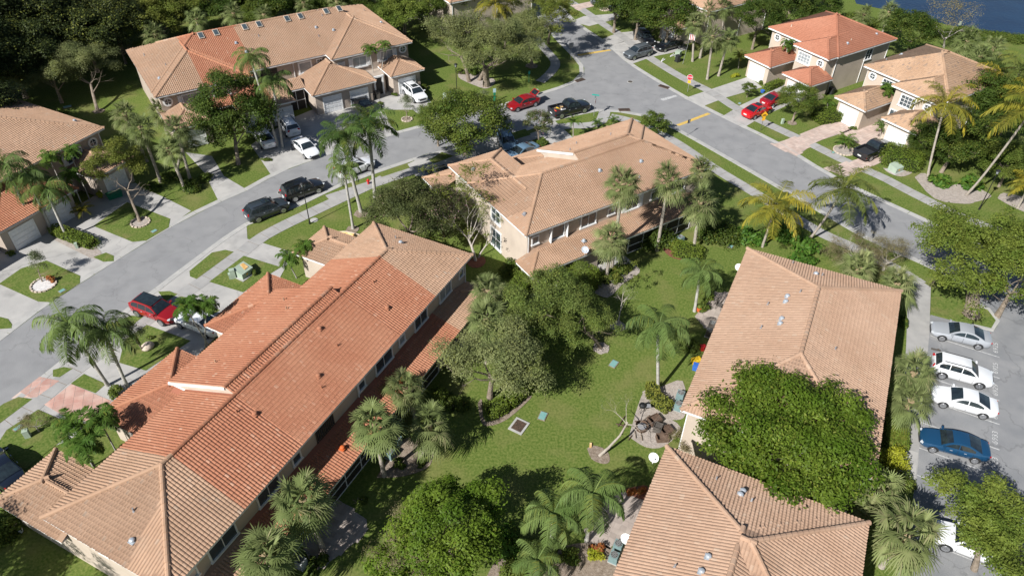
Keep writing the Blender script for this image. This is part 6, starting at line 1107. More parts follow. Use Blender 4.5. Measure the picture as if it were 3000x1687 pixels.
def feather(style, el0, seed):
    random.seed(seed); V, F_, T = [], [], []
    Lf, curve, ll, droop, n, w, fo = dict(queen=(2.5, 1.8, .60, 1.0, 46, .042, .45), royal=(2.6, 1.5, .60, .6, 54, .052, .5), coconut=(3.0, 1.4, .66, .5, 48, .05, .55), adonidia=(1.5, 1.7, .42, .35, 30, .065, .5), bushy=(1.7, 1.2, .38, .3, 30, .05, .6))[style]
    p = Vector((0, 0, 0)); el = el0; pts = [p.copy()]; N = 14
    for i in range(N):
        el -= curve / N * (.5 + 1.1 * i / N) * (1.15 if el0 > .3 else .85); p = p + Vector((math.cos(el), 0, math.sin(el))) * (Lf / N); pts.append(p.copy())
    tb = random.random() * .6
    for i in range(N):
        a, b = pts[i], pts[i + 1]; k = len(V); r = .035 * (1 - i / N) + .008; V += [a + Vector((0, -r, 0)), a + Vector((0, r, 0)), b + Vector((0, r * .9, 0)), b + Vector((0, -r * .9, 0))]; F_.append((k, k + 1, k + 2, k + 3)); T += [.6] * 4
    for j in range(n):
        s_ = .10 + .9 * j / n; x = s_ * N; i = min(N - 1, int(x)); q = pts[i].lerp(pts[i + 1], x - i); tn = (pts[i + 1] - pts[i]).normalized(); l_ = ll * math.sin(math.pi * (.16 + .74 * s_)) ** .8
        for sg in (-1, 1):
            up_ = tn.cross(Vector((0, sg, 0))) * sg; bd = Vector((0, sg, 0)) + tn * (fo + random.uniform(-.25, .25)) + up_ * random.uniform(-.25, .45) * (.5 if style == 'queen' else 1)
            blade(V, F_, T, q, bd, l_ * random.uniform(.85, 1.1), w, droop * random.uniform(.7, 1.25), min(.999, max(0, tb + random.uniform(-.12, .12))))
    return np_mesh('frond', np.array([tuple(v) for v in V]), np.array(F_), T, None)
SABAL = [sabal_crown(i) for i in range(6)]
FRONDS = {}
def frond_mesh(style, ei, el, m):
    k = (style, ei, m.name)
    if k not in FRONDS:
        me = feather(style, el, hash(style) % 7 + ei if False else len(style) * 10 + ei); me.materials.clear(); me.materials.append(m); FRONDS[k] = me
    return FRONDS[k]
for (kind, bx, by, tx, ty, z, sc, label) in S['palms']:
    random.seed(int(abs(bx * 100 + by * 37))); rr = np.random.default_rng(int(abs(bx * 100 + by * 37)))
    nm = dict(sabal='fan_palm', queen='feather_palm', coconut='coconut_palm', adonidia='small_palm', bushy='bushy_palm')[kind]
    t = thing(nm, label, 'palm', (bx, by, 0)); dx, dy = tx - bx, ty - by; royal = 'royal' in label or 'crown left of the royal' in label
    r = dict(sabal=.17, queen=.14, coconut=.13, adonidia=.06, bushy=.07)[kind] * (1.35 if royal else 1); pts = []; rad = []
    bowx, bowy = (-dy * .10, dx * .10) if kind != 'coconut' else (0, 0)
    for i in range(8):
        s_ = i / 7; e = s_ ** (1.0 if kind != 'coconut' else .8); pts.append(Vector((dx * e + bowx * math.sin(math.pi * s_), dy * e + bowy * math.sin(math.pi * s_), z * s_ - (.1 if i == 0 else 0)))); rad.append(r * (1.35 if i == 0 else 1.0 - .15 * s_))
    mb = MB(); mb.tube(pts, rad, 9); mb.build('trunk', M['palmbark' if kind in ('sabal', 'coconut', 'bushy') else 'palmwhite'], t, smooth=True)
    top = pts[-1]
    if kind == 'sabal':
        c = link('crown', SABAL[random.randint(0, 5)], t, top, random.uniform(0, 6.28)); c.scale = (sc * random.uniform(1.1, 1.24), sc * random.uniform(1.05, 1.2), sc * random.uniform(1.05, 1.3)); c.rotation_euler = (random.uniform(-.2, .2), random.uniform(-.2, .2), random.uniform(0, 6.28))
        mb = MB(); mb.cyl(top + Vector((0, 0, -.75)), top + Vector((0, 0, .05)), r * 1.1, r * 1.7, 9); mb.build('boot_sheath', M['straw'], t)
        continue
    if kind in ('queen', 'adonidia'):
        mb = MB(); mb.cyl(top + Vector((0, 0, -.1)), top + Vector((0, 0, .55 * sc)), r * .95, r * .6, 8); mb.build('crownshaft', M['shaft'], t)
    style = 'royal' if royal else kind; nfr = dict(queen=18, royal=21, coconut=19, adonidia=17, bushy=16)[style]
    yel = any(w_ in label for w_ in ('yellow', 'in front of the tan duplex garage', 'bent trunk', 'large coconut'))
    fm = M[dict(queen='f_queen', royal='f_royal', coconut='f_coco' if yel else 'f_coco2', adonidia='f_chr', bushy='f_coco' if 'bright' in label or 'yellow' in label else 'f_chr')[style]]
    h0 = Vector((0, 0, .45 * sc if kind in ('queen', 'adonidia') else 0))
    for i in range(nfr):
        s_ = i / (nfr - 1); el = R((78 - 95 * s_) if kind != 'bushy' else (80 - 60 * s_)); ei = int(s_ * 6.99); elq = R((78 - 95 * (ei + .5) / 7) if kind != 'bushy' else (80 - 60 * (ei + .5) / 7))
        o = link('frond', frond_mesh(style, ei, elq, fm), t); o.location = top + h0; k = sc * random.uniform(.88, 1.1)
        o.rotation_euler = (random.uniform(-.25, .25), random.uniform(-.08, .08), i * 2.399963 + random.uniform(-.25, .25)); o.scale = (k, k, k)
random.seed(11)

# ------------------------------------------------------------------ vehicles
def lerp(a, b, t): return a + (b - a) * t
CAR_SPEC = dict(
 # length, width, stations (x, halfwidth, top), cabin profile (x, z), belt z
 sedan=dict(L=4.75, W=1.84, st=[(2.38, .50, .58), (2.30, .72, .68), (2.05, .84, .76), (1.6, .90, .84), (1.0, .92, .93), (.3, .92, .96), (-.6, .92, .97), (-1.4, .92, 1.0), (-1.9, .88, 1.03), (-2.2, .80, 1.03), (-2.33, .70, .95), (-2.38, .58, .72)],
   cab=[(1.08, .93), (.70, 1.17), (.30, 1.36), (-.2, 1.43), (-.75, 1.40), (-1.25, 1.22), (-1.72, 1.02)], wsh=(0, 2), rsh=(4, 6), wx=(1.45, -1.42), r=.33),
 suv=dict(L=4.65, W=1.88, st=[(2.32, .55, .70), (2.25, .76, .86), (2.0, .87, .95), (1.5, .92, 1.02), (1.05, .93, 1.07), (.3, .94, 1.08), (-.6, .94, 1.09), (-1.5, .93, 1.12), (-2.0, .90, 1.14), (-2.22, .84, 1.12), (-2.30, .74, .95), (-2.32, .66, .72)],
   cab=[(1.12, 1.06), (.78, 1.34), (.42, 1.56), (-.2, 1.66), (-1.1, 1.65), (-1.75, 1.58), (-2.15, 1.12)], wsh=(0, 2), rsh=(5, 6), wx=(1.42, -1.38), r=.37),
 pickup=dict(L=5.6, W=1.98, st=[(2.80, .62, .80), (2.74, .84, 1.0), (2.5, .93, 1.08), (2.0, .97, 1.13), (1.4, .98, 1.17), (.6, .99, 1.18), (-.3, .99, 1.18), (-.72, .99, 1.18), (-.74, .99, .80), (-1.8, .99, .80), (-2.70, .98, .80), (-2.78, .95, .78)],
   cab=[(1.42, 1.16), (1.02, 1.48), (.70, 1.74), (.2, 1.83), (-.35, 1.80), (-.60, 1.52), (-.70, 1.2)], wsh=(0, 2), rsh=(4, 6), wx=(1.75, -1.75), r=.41))
CAR_SPEC['hatch'] = dict(CAR_SPEC['sedan'], L=4.3, cab=[(1.08, .93), (.70, 1.17), (.30, 1.38), (-.2, 1.45), (-.95, 1.42), (-1.5, 1.30), (-2.05, 1.04)], rsh=(5, 6))
CAR_SPEC['van'] = dict(CAR_SPEC['suv'], cab=[(1.12, 1.06), (.82, 1.34), (.55, 1.66), (-.2, 1.74), (-1.1, 1.74), (-2.0, 1.68), (-2.22, 1.12)])
def car_parts(kind):
    sp = CAR_SPEC[kind]; st = sp['st']; parts = []
    body = MB(); V = []; n = 0
    for x, w, t in st:
        b = .26 + (.10 if abs(x) > sp['L'] / 2 - .1 else 0); sec = [(w * .86, b), (w * .97, b + .13), (w, (b + t) / 2), (w * .975, t - .14), (w * .90, t - .03), (w * .5, t + .012), (0, t + .022)]
        row = sec + [(-y, z) for y, z in sec[-2::-1]]; n = len(row); V += [(x, y, z) for y, z in row]
    F = [(i * n + j, (i + 1) * n + j, (i + 1) * n + j + 1, i * n + j + 1) for i in range(len(st) - 1) for j in range(n - 1)]
    F += [tuple(range(n)), tuple(range(len(V) - 1, len(V) - n - 1, -1))]; F += [(i * n, i * n + n - 1, (i + 1) * n + n - 1, (i + 1) * n) for i in range(len(st) - 1)]
    body.add(V, F)
    cab = sp['cab']; belt = min(cab[0][1], cab[-1][1]); zt = max(z for _, z in cab); wb, wr = sp['W'] / 2 * .93, sp['W'] / 2 * .70
    hw = lambda z: lerp(wb, wr, max(0, min(1, (z - belt) / (zt - belt))))
    cv = []
    for x, z in cab:
        h = hw(z); cv += [(x, h, z), (x, h * .55, z + .03), (x, 0, z + .04), (x, -h * .55, z + .03), (x, -h, z)]
    nc = len(cab); cf = [(i * 5 + j, (i + 1) * 5 + j, (i + 1) * 5 + j + 1, i * 5 + j + 1) for i in range(nc - 1) for j in range(4)]
    kb = len(cv); cv += [(cab[0][0], wb, belt - .06), (cab[-1][0], wb, belt - .06), (cab[0][0], -wb, belt - .06), (cab[-1][0], -wb, belt - .06)]
    cf += [tuple([kb + 0] + [i * 5 for i in range(nc)] + [kb + 1])[::-1], tuple([kb + 2] + [i * 5 + 4 for i in range(nc)] + [kb + 3])]
    body.add(cv, cf)
    if kind == 'pickup':
        for y in (-.93, .93): body.box((-1.75, y, 1.0), (2.05, .11, .44))
        body.box((-2.73, 0, 1.0), (.08, 1.78, .42)); fl = MB(); fl.box((-1.74, 0, .825), (1.92, 1.72, .05)); parts.append(('bed_floor', fl, 'dark'))
    parts.insert(0, ('body', body, 'PAINT'))
    o_ = .014
    def strip(i0, i1, name, sh=.90):
        g = MB(); vs = []
        for i in range(i0, i1 + 1):
            x, z = cab[i]; x0, z0 = cab[max(i - 1, 0)]; x1, z1 = cab[min(i + 1, nc - 1)]; nx, nz = -(z1 - z0), (x1 - x0); q = math.hypot(nx, nz); nx, nz = -nx / q * o_, -nz / q * o_
            if nz < 0: nx, nz = -nx, -nz
            if i == i0 : x, z = lerp(x, cab[i + 1][0], .06), lerp(z, cab[i + 1][1], .06)
            if i == i1 : x, z = lerp(x, cab[i - 1][0], .08), lerp(z, cab[i - 1][1], .08)
            h = hw(z) * sh; vs += [(x + nx, h, z + nz + .006), (x + nx, h * .55, z + .028 + nz), (x + nx, 0, z + .04 + nz), (x + nx, -h * .55, z + .028 + nz), (x + nx, -h, z + nz + .006)]
        m_ = i1 - i0; g.add(vs, [(i * 5 + j, (i + 1) * 5 + j, (i + 1) * 5 + j + 1, i * 5 + j + 1) for i in range(m_) for j in range(4)]); parts.append((name, g, 'cglass'))
    strip(*sp['wsh'], 'windshield'); strip(*sp['rsh'], 'rear_window')
    # side windows: follow the cabin outline, inset, split by a pillar
    xs = np.array([c[0] for c in cab])[::-1]; zs = np.array([c[1] for c in cab])[::-1]; roofz = lambda x: float(np.interp(x, xs, zs))
    xa, xb = cab[1][0] + .12, cab[-2][0] - .02; cuts = [xa, (xa + xb) / 2 + .08, xb] if kind != 'suv' and kind != 'van' else [xa, lerp(xa, xb, .40), lerp(xa, xb, .74), xb - .12]
    for k in range(len(cuts) - 1):
        a, b = cuts[k] - .03, cuts[k + 1] + .03; q = np.linspace(a, b, 5); lo = belt + .06
        for sg in (1, -1):
            g = MB(); vs = [];
            for x in q: zt_ = max(lo + .03, roofz(x) - .09); vs += [(x, sg * (hw(lo) + .012), lo), (x, sg * (hw(zt_) + .012), zt_)]
            g.add(vs, [((2 * i, 2 * i + 1, 2 * i + 3, 2 * i + 2) if sg > 0 else (2 * i + 2, 2 * i + 3, 2 * i + 1, 2 * i)) for i in range(4)]); parts.append(('side_window', g, 'cglass'))
    W2 = sp['W'] / 2; r = sp['r']
    for x in sp['wx']:
        for sg in (1, -1):
            a = MB(); N = 14; vs = [(x + (r + .075) * math.cos(math.pi * i / (N - 1)), sg * (W2 + .004), r + (r + .06) * math.sin(math.pi * i / (N - 1))) for i in range(N)] + [(x - r - .075, sg * (W2 + .004), .27), (x + r + .075, sg * (W2 + .004), .27)]
            a.add(vs, [tuple(range(N + 2)) if sg < 0 else tuple(range(N + 1, -1, -1))]); parts.append(('wheel_arch', a, 'dark'))
            t = MB(); t.cyl((x, sg * (W2 - .20), r), (x, sg * (W2 + .012), r), r, r, 20); t.cyl((x, sg * (W2 + .012), r), (x, sg * (W2 + .028), r), r, r * .9, 20)
            ri = MB(); c = Vector((x, sg * (W2 + .03), r)); ri.cyl(c, c + Vector((0, sg * .012, 0)), r * .17, n=8)
            for k in range(10):
                th = 2 * math.pi * k / 10; d_ = Vector((math.cos(th), 0, math.sin(th))); e = Vector((-d_.z, 0, d_.x)); ww = .028 if r < .36 else .032
                vs = [c + d_ * .03 - e * ww, c + d_ * .03 + e * ww, c + d_ * r * .70 + e * ww * 1.3, c + d_ * r * .70 - e * ww * 1.3]; ri.add(vs + [v + Vector((0, sg * .01, 0)) for v in vs], [(0, 1, 2, 3), (7, 6, 5, 4)])
            ri.cyl(c - Vector((0, sg * .002, 0)), c + Vector((0, sg * .004, 0)), r * .72, r * .70, 18)
            parts.append(('wheel', t, 'rubber', [('rim', ri, 'alloy')]))
    L2 = sp['L'] / 2; ztf, ztr = st[2][2], st[-3][2]
    fx = st[1][0]
    for sg in (1, -1):
        h = MB(); h.box((fx - .05, sg * st[1][1] * .84, ztf - .12), (.22, .26, .09), -sg * .6); parts.append(('headlight', h, 'headl'))
        l_ = MB(); l_.box((st[-2][0] + .07, sg * st[-2][1] * .84, ztr - .16 if kind not in ('suv', 'van', 'pickup') else ztr - .05), (.12, .26, .12 if kind not in ('suv', 'van', 'pickup') else .18), sg * .35); parts.append(('tail_light', l_, 'taill'))
        m_ = MB(); m_.box((cab[1][0] + .18, sg * (wb + .14), belt + .10), (.14, .22, .13)); parts.append(('mirror', m_, 'PAINT'))
        hd = MB()
        for x in (cab[1][0] + .06, -.10, cab[-2][0] + .10): hd.box((x, sg * (W2 - .012), (belt + .36) / 2), (.018, .03, belt - .46), 0, 0)
        parts.append(('door_seam', hd, 'dark')); hd = MB()
        for x in (.35, -.62): hd.box((x, sg * (W2 - .005), belt - .14), (.18, .03, .03))
        parts.append(('door_handle', hd, 'steel'))
        if kind in ('suv', 'van'): rr_ = MB(); rr_.box((-.55, sg * (wr - .06), zt + .045), (2.1, .045, .045)); parts.append(('roof_rail', rr_, 'black'))
    g = MB(); g.box((st[0][0] + .005, 0, ztf - .30), (.05, .95, .22)); parts.append(('grille', g, 'dark'))
    p = MB(); p.box((st[-1][0] - .01, 0, .70), (.03, .48, .16)); parts.append(('number_plate', p, 'plate'))
    return parts
CARM = {}
def make_car(kind, col, x, y, head, label, L_):
    if kind not in CARM:
        CARM[kind] = [(p[0], p[1].mesh(p[0], M.get(p[2], M['white']), smooth=p[0] in ('body', 'wheel')), p[2], [(q[0], q[1].mesh(q[0], M[q[2]]), q[2]) for q in (p[3] if len(p) > 3 else [])]) for p in car_parts(kind)]
        for p in CARM[kind]:
            if p[0] in ('body', 'wheel'):
                try: p[1].set_sharp_from_angle(angle=R(38))
                except Exception: pass
    cat = dict(sedan='car', suv='car', hatch='car', van='van', pickup='pickup truck')[kind]
    t = thing('parked_' + ('pickup' if kind == 'pickup' else 'van' if kind == 'van' else 'car'), label, cat, (x, y, .02), R(head)); pm = paint(col, PAINT[col])
    for nm, me, mk, subs in CARM[kind]:
        m_ = me
        o = link(nm, m_, t)
        if mk == 'PAINT':
            o.material_slots[0].link = 'OBJECT'; o.material_slots[0].material = pm
        for sn, sm, _ in subs: link(sn, sm, o)
    return t
HEAD = {'dark grey wagon parked at the kerb, nearest the crossing': 40, 'black van parked ahead of the dark grey wagon': 40, 'white car at the kerb half hidden by palm fronds': 41, 'red hatchback with its tailgate raised': -145, 'black pickup carrying tools by the stop sign': 29,
 'white wagon facing the street at the end garage': -56, 'white wagon with blue reflections on the shaded drive': 122, 'white sedan on the shaded driveway beside the palm fronds': -50, 'white car tucked under the dark green tree': 122, 'black car at the double garage behind the palm': 124,
 'grey wagon crossing the sidewalk at the top': -147, 'black sedan parked behind the grey wagon': -147, 'bright red sedan with dark sunroof across the sidewalk': 36, 'crimson car half hidden by the street tree': 36, 'black pickup on the paver drive of the tan duplex': 33, 'white crossover with dark roof rails facing out of its stall': -23, 'white car at the garage beneath the small palms': 155}
SHIFT = {'white crossover with dark roof rails facing out of its stall': (-.15, .1), 'white vehicle mostly hidden under the olive tree': (.4, .2), 'white car at the garage beneath the small palms': (.3, -.2)}
cars = {}
for (kind, col, x, y, head, label, L_) in S['cars']:
    dx, dy = SHIFT.get(label, (0, 0)); cars[label] = make_car(kind, col, x + dx, y + dy, HEAD.get(label, head), label, L_)
c = cars['red wagon with black roof backed across the sidewalk']; mb = MB(); mb.add([(.40, -.60, 1.66), (.40, .60, 1.66), (-1.6, .60, 1.70), (-1.6, -.60, 1.70), (-.4, .60, 1.735), (-.4, -.60, 1.735)], [(0, 1, 4, 5), (5, 4, 2, 3)]); mb.build('roof_panel', M['cglass'], c)
for lb in ('bright red sedan with dark sunroof across the sidewalk', 'dark grey wagon parked at the kerb, nearest the crossing', 'white wagon facing the street at the end garage'):
    c = cars[lb]; suv = c.children[0].data.name.startswith('body') and lb[:3] != 'bri'; z = 1.715 if suv else 1.485
    mb = MB(); mb.box((-.05, 0, z), (.75, .8, .02)); mb.build('sunroof', M['cglass'], c)
c = cars['red hatchback with its tailgate raised']; mb = MB()
mb.add([(-1.5, -.66, 1.36), (-1.5, .66, 1.36), (-2.25, .62, 1.86), (-2.25, -.62, 1.86), (-2.55, .58, 1.62), (-2.55, -.58, 1.62)], [(0, 1, 2, 3), (3, 2, 4, 5)]); hb = mb.build('tailgate', paint('red', PAINT['red']), c)
mb = MB(); mb.add([(-1.62, -.5, 1.46), (-1.62, .5, 1.46), (-2.15, .48, 1.815), (-2.15, -.48, 1.815)], [(0, 1, 2, 3)]); mb.build('rear_glass', M['cglass'], hb)
# load in the pickup bed
pk = cars['black pickup carrying tools by the stop sign']; h = R(HEAD['black pickup carrying tools by the stop sign'])
def on_bed(x, y, z, o=pk, hh=h): return (o.location.x + x * math.cos(hh) - y * math.sin(hh), o.location.y + x * math.sin(hh) + y * math.cos(hh), o.location.z + z)
for i, (x, y, sx, sy, sz, m_, lb, ct) in enumerate(((-1.1, .3, .5, .4, .35, 'orangewood', 'orange toolbox in the pickup bed nearest the cab', 'toolbox'), (-1.2, -.4, .6, .4, .3, 'whitem', 'white container in the pickup bed', 'container'), (-2.1, -.3, .5, .6, .25, 'redp', 'red box at the rear of the pickup bed', 'box'), (-1.7, .1, .4, .4, .4, 'yelplastic', 'yellow bucket in the middle of the pickup bed', 'bucket'))):
    mb = MB(); mb.box((0, 0, sz / 2), (sx, sy, sz), .3 * i, 0, .85); tb = mb.build(ct, M[m_]); tb.location = on_bed(x, y, .85); tag(tb, lb, ct)
    l_ = MB(); l_.box((0, 0, sz + .02), (sx * .9, sy * .9, .05), .3 * i); l_.build('lid', M['dark'], tb)
mb = MB()
for k in range(4): mb.cyl((-.8 + k * .1, -.3 + k * .2, .02 + .03 * k), (.7, -.1 + k * .12, .12 + .05 * k), .025, n=6)
o = mb.build('lumber', M['orangewood']); o.location = on_bed(-1.7, 0, .95); o.rotation_euler = (0, 0, h); tag(o, 'loose orange poles lying in the pickup bed', 'poles')

# ------------------------------------------------------------------ street furniture and small things
PT = S['pts']
def lamp(p, label, hgt=5.0):
    t = thing('street_lamp', label, 'street lamp', (*p, 0)); mb = MB(); mb.cyl((0, 0, 0), (0, 0, .5), .11, .07, 10); mb.cyl((0, 0, .5), (0, 0, hgt - .55), .055, .04, 10); mb.build('pole', M['black'], t)
    mb = MB(); mb.cyl((0, 0, hgt - .55), (0, 0, hgt - .45), .06, .16, 8); mb.cyl((0, 0, hgt - .12), (0, 0, hgt + .02), .27, .10, 8); mb.cyl((0, 0, hgt), (0, 0, hgt + .12), .03, .01, 6)
    for k in range(4): a = k * math.pi / 2; mb.cyl((.12 * math.cos(a), .12 * math.sin(a), hgt - .47), (.2 * math.cos(a), .2 * math.sin(a), hgt - .1), .012, n=4)
    mb.build('lantern', M['black'], t); mb = MB(); mb.cyl((0, 0, hgt - .45), (0, 0, hgt - .14), .10, .16, 8); mb.build('lamp_shade', M['curtain'], t)
lamp(PT['lamps'][0], 'black street lamp on the lawn beside the curved sidewalk'); lamp(PT['lamps'][1], 'black street lamp beside the green transformer box'); lamp(PT['lamps'][2], 'black street lamp below the coconut palms at right')
def sign(p, label, kind, rz, hgt=2.35):
    t = thing(kind, label, 'sign', (*p, 0), rz); mb = MB(); mb.cyl((0, 0, 0), (0, 0, hgt + .3), .03, n=6); mb.build('post', M['lead'] if kind != 'caution_sign' else M['bronze'], t); return t
def octagon(r, n=8, off=.5): return [(r * math.cos(2 * math.pi * (i + off) / n), r * math.sin(2 * math.pi * (i + off) / n)) for i in range(n)]
def plate(name, pts, y, m, parent, zc, th=.012):
    mb = MB(); n = len(pts); mb.add([(x, y, zc + z) for x, z in pts] + [(x, y + th, zc + z) for x, z in pts], [tuple(range(n)), tuple(range(2 * n - 1, n - 1, -1))] + [(i, n + i, n + (i + 1) % n, (i + 1) % n) for i in range(n)]); return mb.build(name, m, parent)
for p, rz, lb in ((PT['stop'][0], R(75), 'red stop sign with teal street name blades at the junction'), (PT['stop'][1], R(-20), 'red stop sign in the grass strip across the street')):
    t = sign(p, lb, 'stop_sign', rz); plate('sign_rim', octagon(.42), -.050, M['white'], t, 2.15); b = plate('sign_face', octagon(.39), -.058, M['signred'], t, 2.15, .006)
    text_obj('STOP', .30, M['white'], b, (0, -.062, 2.15), (math.pi / 2, 0, 0), 'lettering', .002)
    if 'teal' in lb:
        for a, z in ((0, 2.72), (math.pi / 2, 2.92)):
            mb = MB(); mb.box((0, 0, z), (.95, .02, .17), a); mb.build('name_blade', M['signteal'], t)
            mb = MB()
            for i in range(6): mb.box(((-.30 + .115 * i) * math.cos(a) + .013 * math.sin(a), (-.30 + .115 * i) * math.sin(a) - .013 * math.cos(a), z), (.06, .006, .08), a)
            mb.build('lettering', M['white'], t)
    else: plate('warning_plate', [(-.2, -.2), (.2, -.2), (.2, .2), (-.2, .2)], -.05, M['signyel'], t, 1.5)
t = sign(PT['hump_sign'], 'yellow diamond caution sign on the verge by the red car', 'caution_sign', R(15)); d_ = plate('sign_face', octagon(.48, 4, 0), -.05, M['signyel'], t, 2.2)
mb = MB(); mb.add([(.26 * math.cos(math.pi * i / 8), -.056, 2.12 + .14 * math.sin(math.pi * i / 8)) for i in range(9)], [tuple(range(8, -1, -1))]); mb.add([(-.3, -.056, 2.06), (.3, -.056, 2.06), (.3, -.056, 2.10), (-.3, -.056, 2.10)], [(0, 1, 2, 3)]); mb.build('symbol', M['black'], d_)
plate('advisory_plate', [(-.22, -.2), (.22, -.2), (.22, .2), (-.22, .2)], -.05, M['signyel'], t, 1.62)
t = sign(PT['small_sign'][0], 'small dark sign seen from behind on the kerb lawn', 'small_sign', R(30), 1.9); plate('sign_face', [(-.2, -.25), (.2, -.25), (.2, .25), (-.2, .25)], .04, M['dark'], t, 1.95)
t = sign(PT['small_sign'][1], 'grey sign panel standing in tree shade near the top', 'small_sign', R(20), 2.2); plate('sign_face', [(-.35, -.42), (.35, -.42), (.35, .42), (-.35, .42)], .04, M['lead'], t, 2.1)
def pedestal(p, label, w=.35, d_=.3, h=.75, m='greenbox', rz=.4, nm='utility_box'):
    t = thing(nm, label, 'utility box', (*p, 0), rz); mb = MB(); mb.box((0, 0, h / 2), (w, d_, h)); mb.build('cabinet', M[m], t); mb = MB(); mb.box((0, 0, h + .02), (w + .05, d_ + .05, .05), 0, 0, .9); mb.build('lid', M[m], t)
for p, lb, (w, d_, h, rz) in zip(PT['transformers'], ('green transformer box beside the lamp post on the lawn', 'yellowed green transformer box on the left lawn square', 'green transformer box inside the clipped hedge'), ((1.3, 1.1, .9, .55), (1.4, 1.2, .95, 1.05), (1.3, 1.1, .9, .55))):
    t = thing('transformer_box', lb, 'transformer', (*p, 0), rz); mb = MB(); mb.box((0, 0, .05), (w + .35, d_ + .35, .1)); mb.build('pad', M['kerb'], t); mb = MB()
    mb.add([(-w / 2, -d_ / 2, .1), (w / 2, -d_ / 2, .1), (w / 2, d_ / 2, .1), (-w / 2, d_ / 2, .1), (-w / 2, -d_ / 2, h * .72), (w / 2, -d_ / 2, h * .72), (w / 2, d_ / 2, h), (-w / 2, d_ / 2, h)], [(3, 2, 1, 0), (4, 5, 6, 7), (0, 1, 5, 4), (1, 2, 6, 5), (2, 3, 7, 6), (3, 0, 4, 7)]); mb.build('cabinet', M['greenbox'], t)
    mb = MB(); mb.box((-.12, -d_ / 2 - .012, h * .45), (.2, .012, .15)); mb.build('warning_label', M['signyel'], t)
    if 'yellowed' in lb: mb = MB(); mb.add([(-.1, -.35, .79), (.45, -.3, .8), (.5, .4, .94), (.1, .45, .95)], [(0, 1, 2, 3)]); mb.build('rust_patch', M['orangewood'], t)
for p, lb, a in zip(PT['pedestals'], ('tall pale cabinet at the foot of the lamp post', 'small pale pedestal left of the lawn transformer', 'tall pale cabinet beside the yellowed transformer', 'short pale pedestal in front of the tall cabinet', 'white utility pedestal on the lawn near the red cars', 'pale pedestal in the gravel beside the long hedge', 'green utility pedestal in the lower left lawn', 'small pale pedestal on the lawn at the top', 'white pedestal beside the raised tailgate of the red hatchback'),
 ((.5, .45, 1.15), (.25, .22, .7), (.45, .4, 1.0), (.3, .3, .6), (.3, .25, .65), (.25, .25, .6), (.4, .35, .75), (.3, .3, .6), (.3, .3, .8))): pedestal(p, lb, *a)
for p, lb, col in zip(PT['bins'], ('grey wheeled bin by the arched entry garage', 'black wheeled bin beside the duplex side wall', 'black wheeled bin at the shaded left garage', 'dark bin on the lawn beside the black sedan'), ('bronze', 'dark', 'dark', 'dark')):
    t = thing('wheeled_bin', lb, 'bin', (*p, 0), random.random()); mb = MB(); mb.box((0, 0, .5), (.48, .52, .92), 0, 0, 1.22); mb.build('body', M[col], t); mb = MB(); mb.box((0, .02, 1.0), (.62, .68, .07)); mb.build('lid', M[col], t)
    mb = MB(); mb.cyl((-.3, .28, .12), (-.24, .28, .12), .12, n=10); mb.cyl((.24, .28, .12), (.3, .28, .12), .12, n=10); mb.build('wheel', M['rubber'], t)
AC_L = ('round topped air conditioner in the leafy bed below the dish', 'left of two pale air conditioners under the porch', 'right of two pale air conditioners under the porch', 'upper of two dark air conditioners beside the patio path', 'lower of two dark air conditioners beside the patio path', 'upper of two teal air conditioners inside the curved hedge', 'lower of two teal air conditioners inside the curved hedge', 'upper dark air conditioner at the bottom right roof eave', 'lower dark air conditioner at the bottom right roof eave', 'green air conditioner in the bed between two fan palms', 'grey green air conditioner further up the same bed', 'pale air conditioner by the shrub on the grey patio')
for p, lb, m_ in zip(PT['acs'], AC_L, ('acgrey', 'acgrey', 'acgreen', 'bronze', 'bronze', 'acgreen', 'acgreen', 'acgreen', 'acgreen', 'acgreen', 'acgreen', 'acgrey')):
    t = thing('air_conditioner', lb, 'air conditioner', (*p, 0), R(64) if 'porch' not in lb else R(33)); t.scale = (.66, .66, .85); mb = MB(); mb.box((0, 0, .04), (1.0, 1.0, .08)); mb.build('pad', M['kerb'], t); mb = MB(); mb.box((0, 0, .46), (.86, .86, .76))
    for k in range(9): mb.box((0, 0, .16 + k * .075), (.885, .885, .018))
    mb.build('cabinet', M[m_], t); g = MB(); g.cyl((0, 0, .842), (0, 0, .85), .37, n=20); f = g.build('fan_well', M['black'], t); g = MB()
    for r_ in (.37, .28, .19, .1):
        for k in range(16): a, b = 2 * math.pi * k / 16, 2 * math.pi * (k + 1) / 16; g.cyl((r_ * math.cos(a), r_ * math.sin(a), .88), (r_ * math.cos(b), r_ * math.sin(b), .88), .010, n=4)
    for k in range(8): a = math.pi * k / 4; g.cyl((.05 * math.cos(a), .05 * math.sin(a), .885), (.37 * math.cos(a), .37 * math.sin(a), .87), .008, n=4)
    g.build('grille', M['acgrey'], t)
for p, lb, (w, d_, rz) in zip(PT['boxes'], ('teal irrigation lid in the middle of the back lawn', 'teal irrigation lid right of the square drain grate', 'pale blue lid in the ringed lawn square', 'pale blue lid at the corner of the pebble ring lawn', 'grey green lid in the lower left lawn', 'small blue lid by the garden of the orange duplex', 'small blue lid near the ring bed of the tan duplex', 'teal lid beside the low hedge at the tree bed', 'pale teal lid in the far left lawn'), ((.75, .5, 1.0), (.75, .5, 1.2), (.5, .35, 1), (.5, .35, 1), (.6, .3, 1), (.4, .3, 1), (.4, .3, 1), (.7, .5, 1), (.9, .5, .6))):
    t = thing('irrigation_lid', lb, 'utility lid', (*p, 0), rz); mb = MB(); mb.box((0, 0, .045), (w + .12, d_ + .12, .05)); mb.build('collar', M['brown'], t); mb = MB(); mb.box((0, 0, .08), (w, d_, .04)); mb.build('lid', M['tealbox'], t)
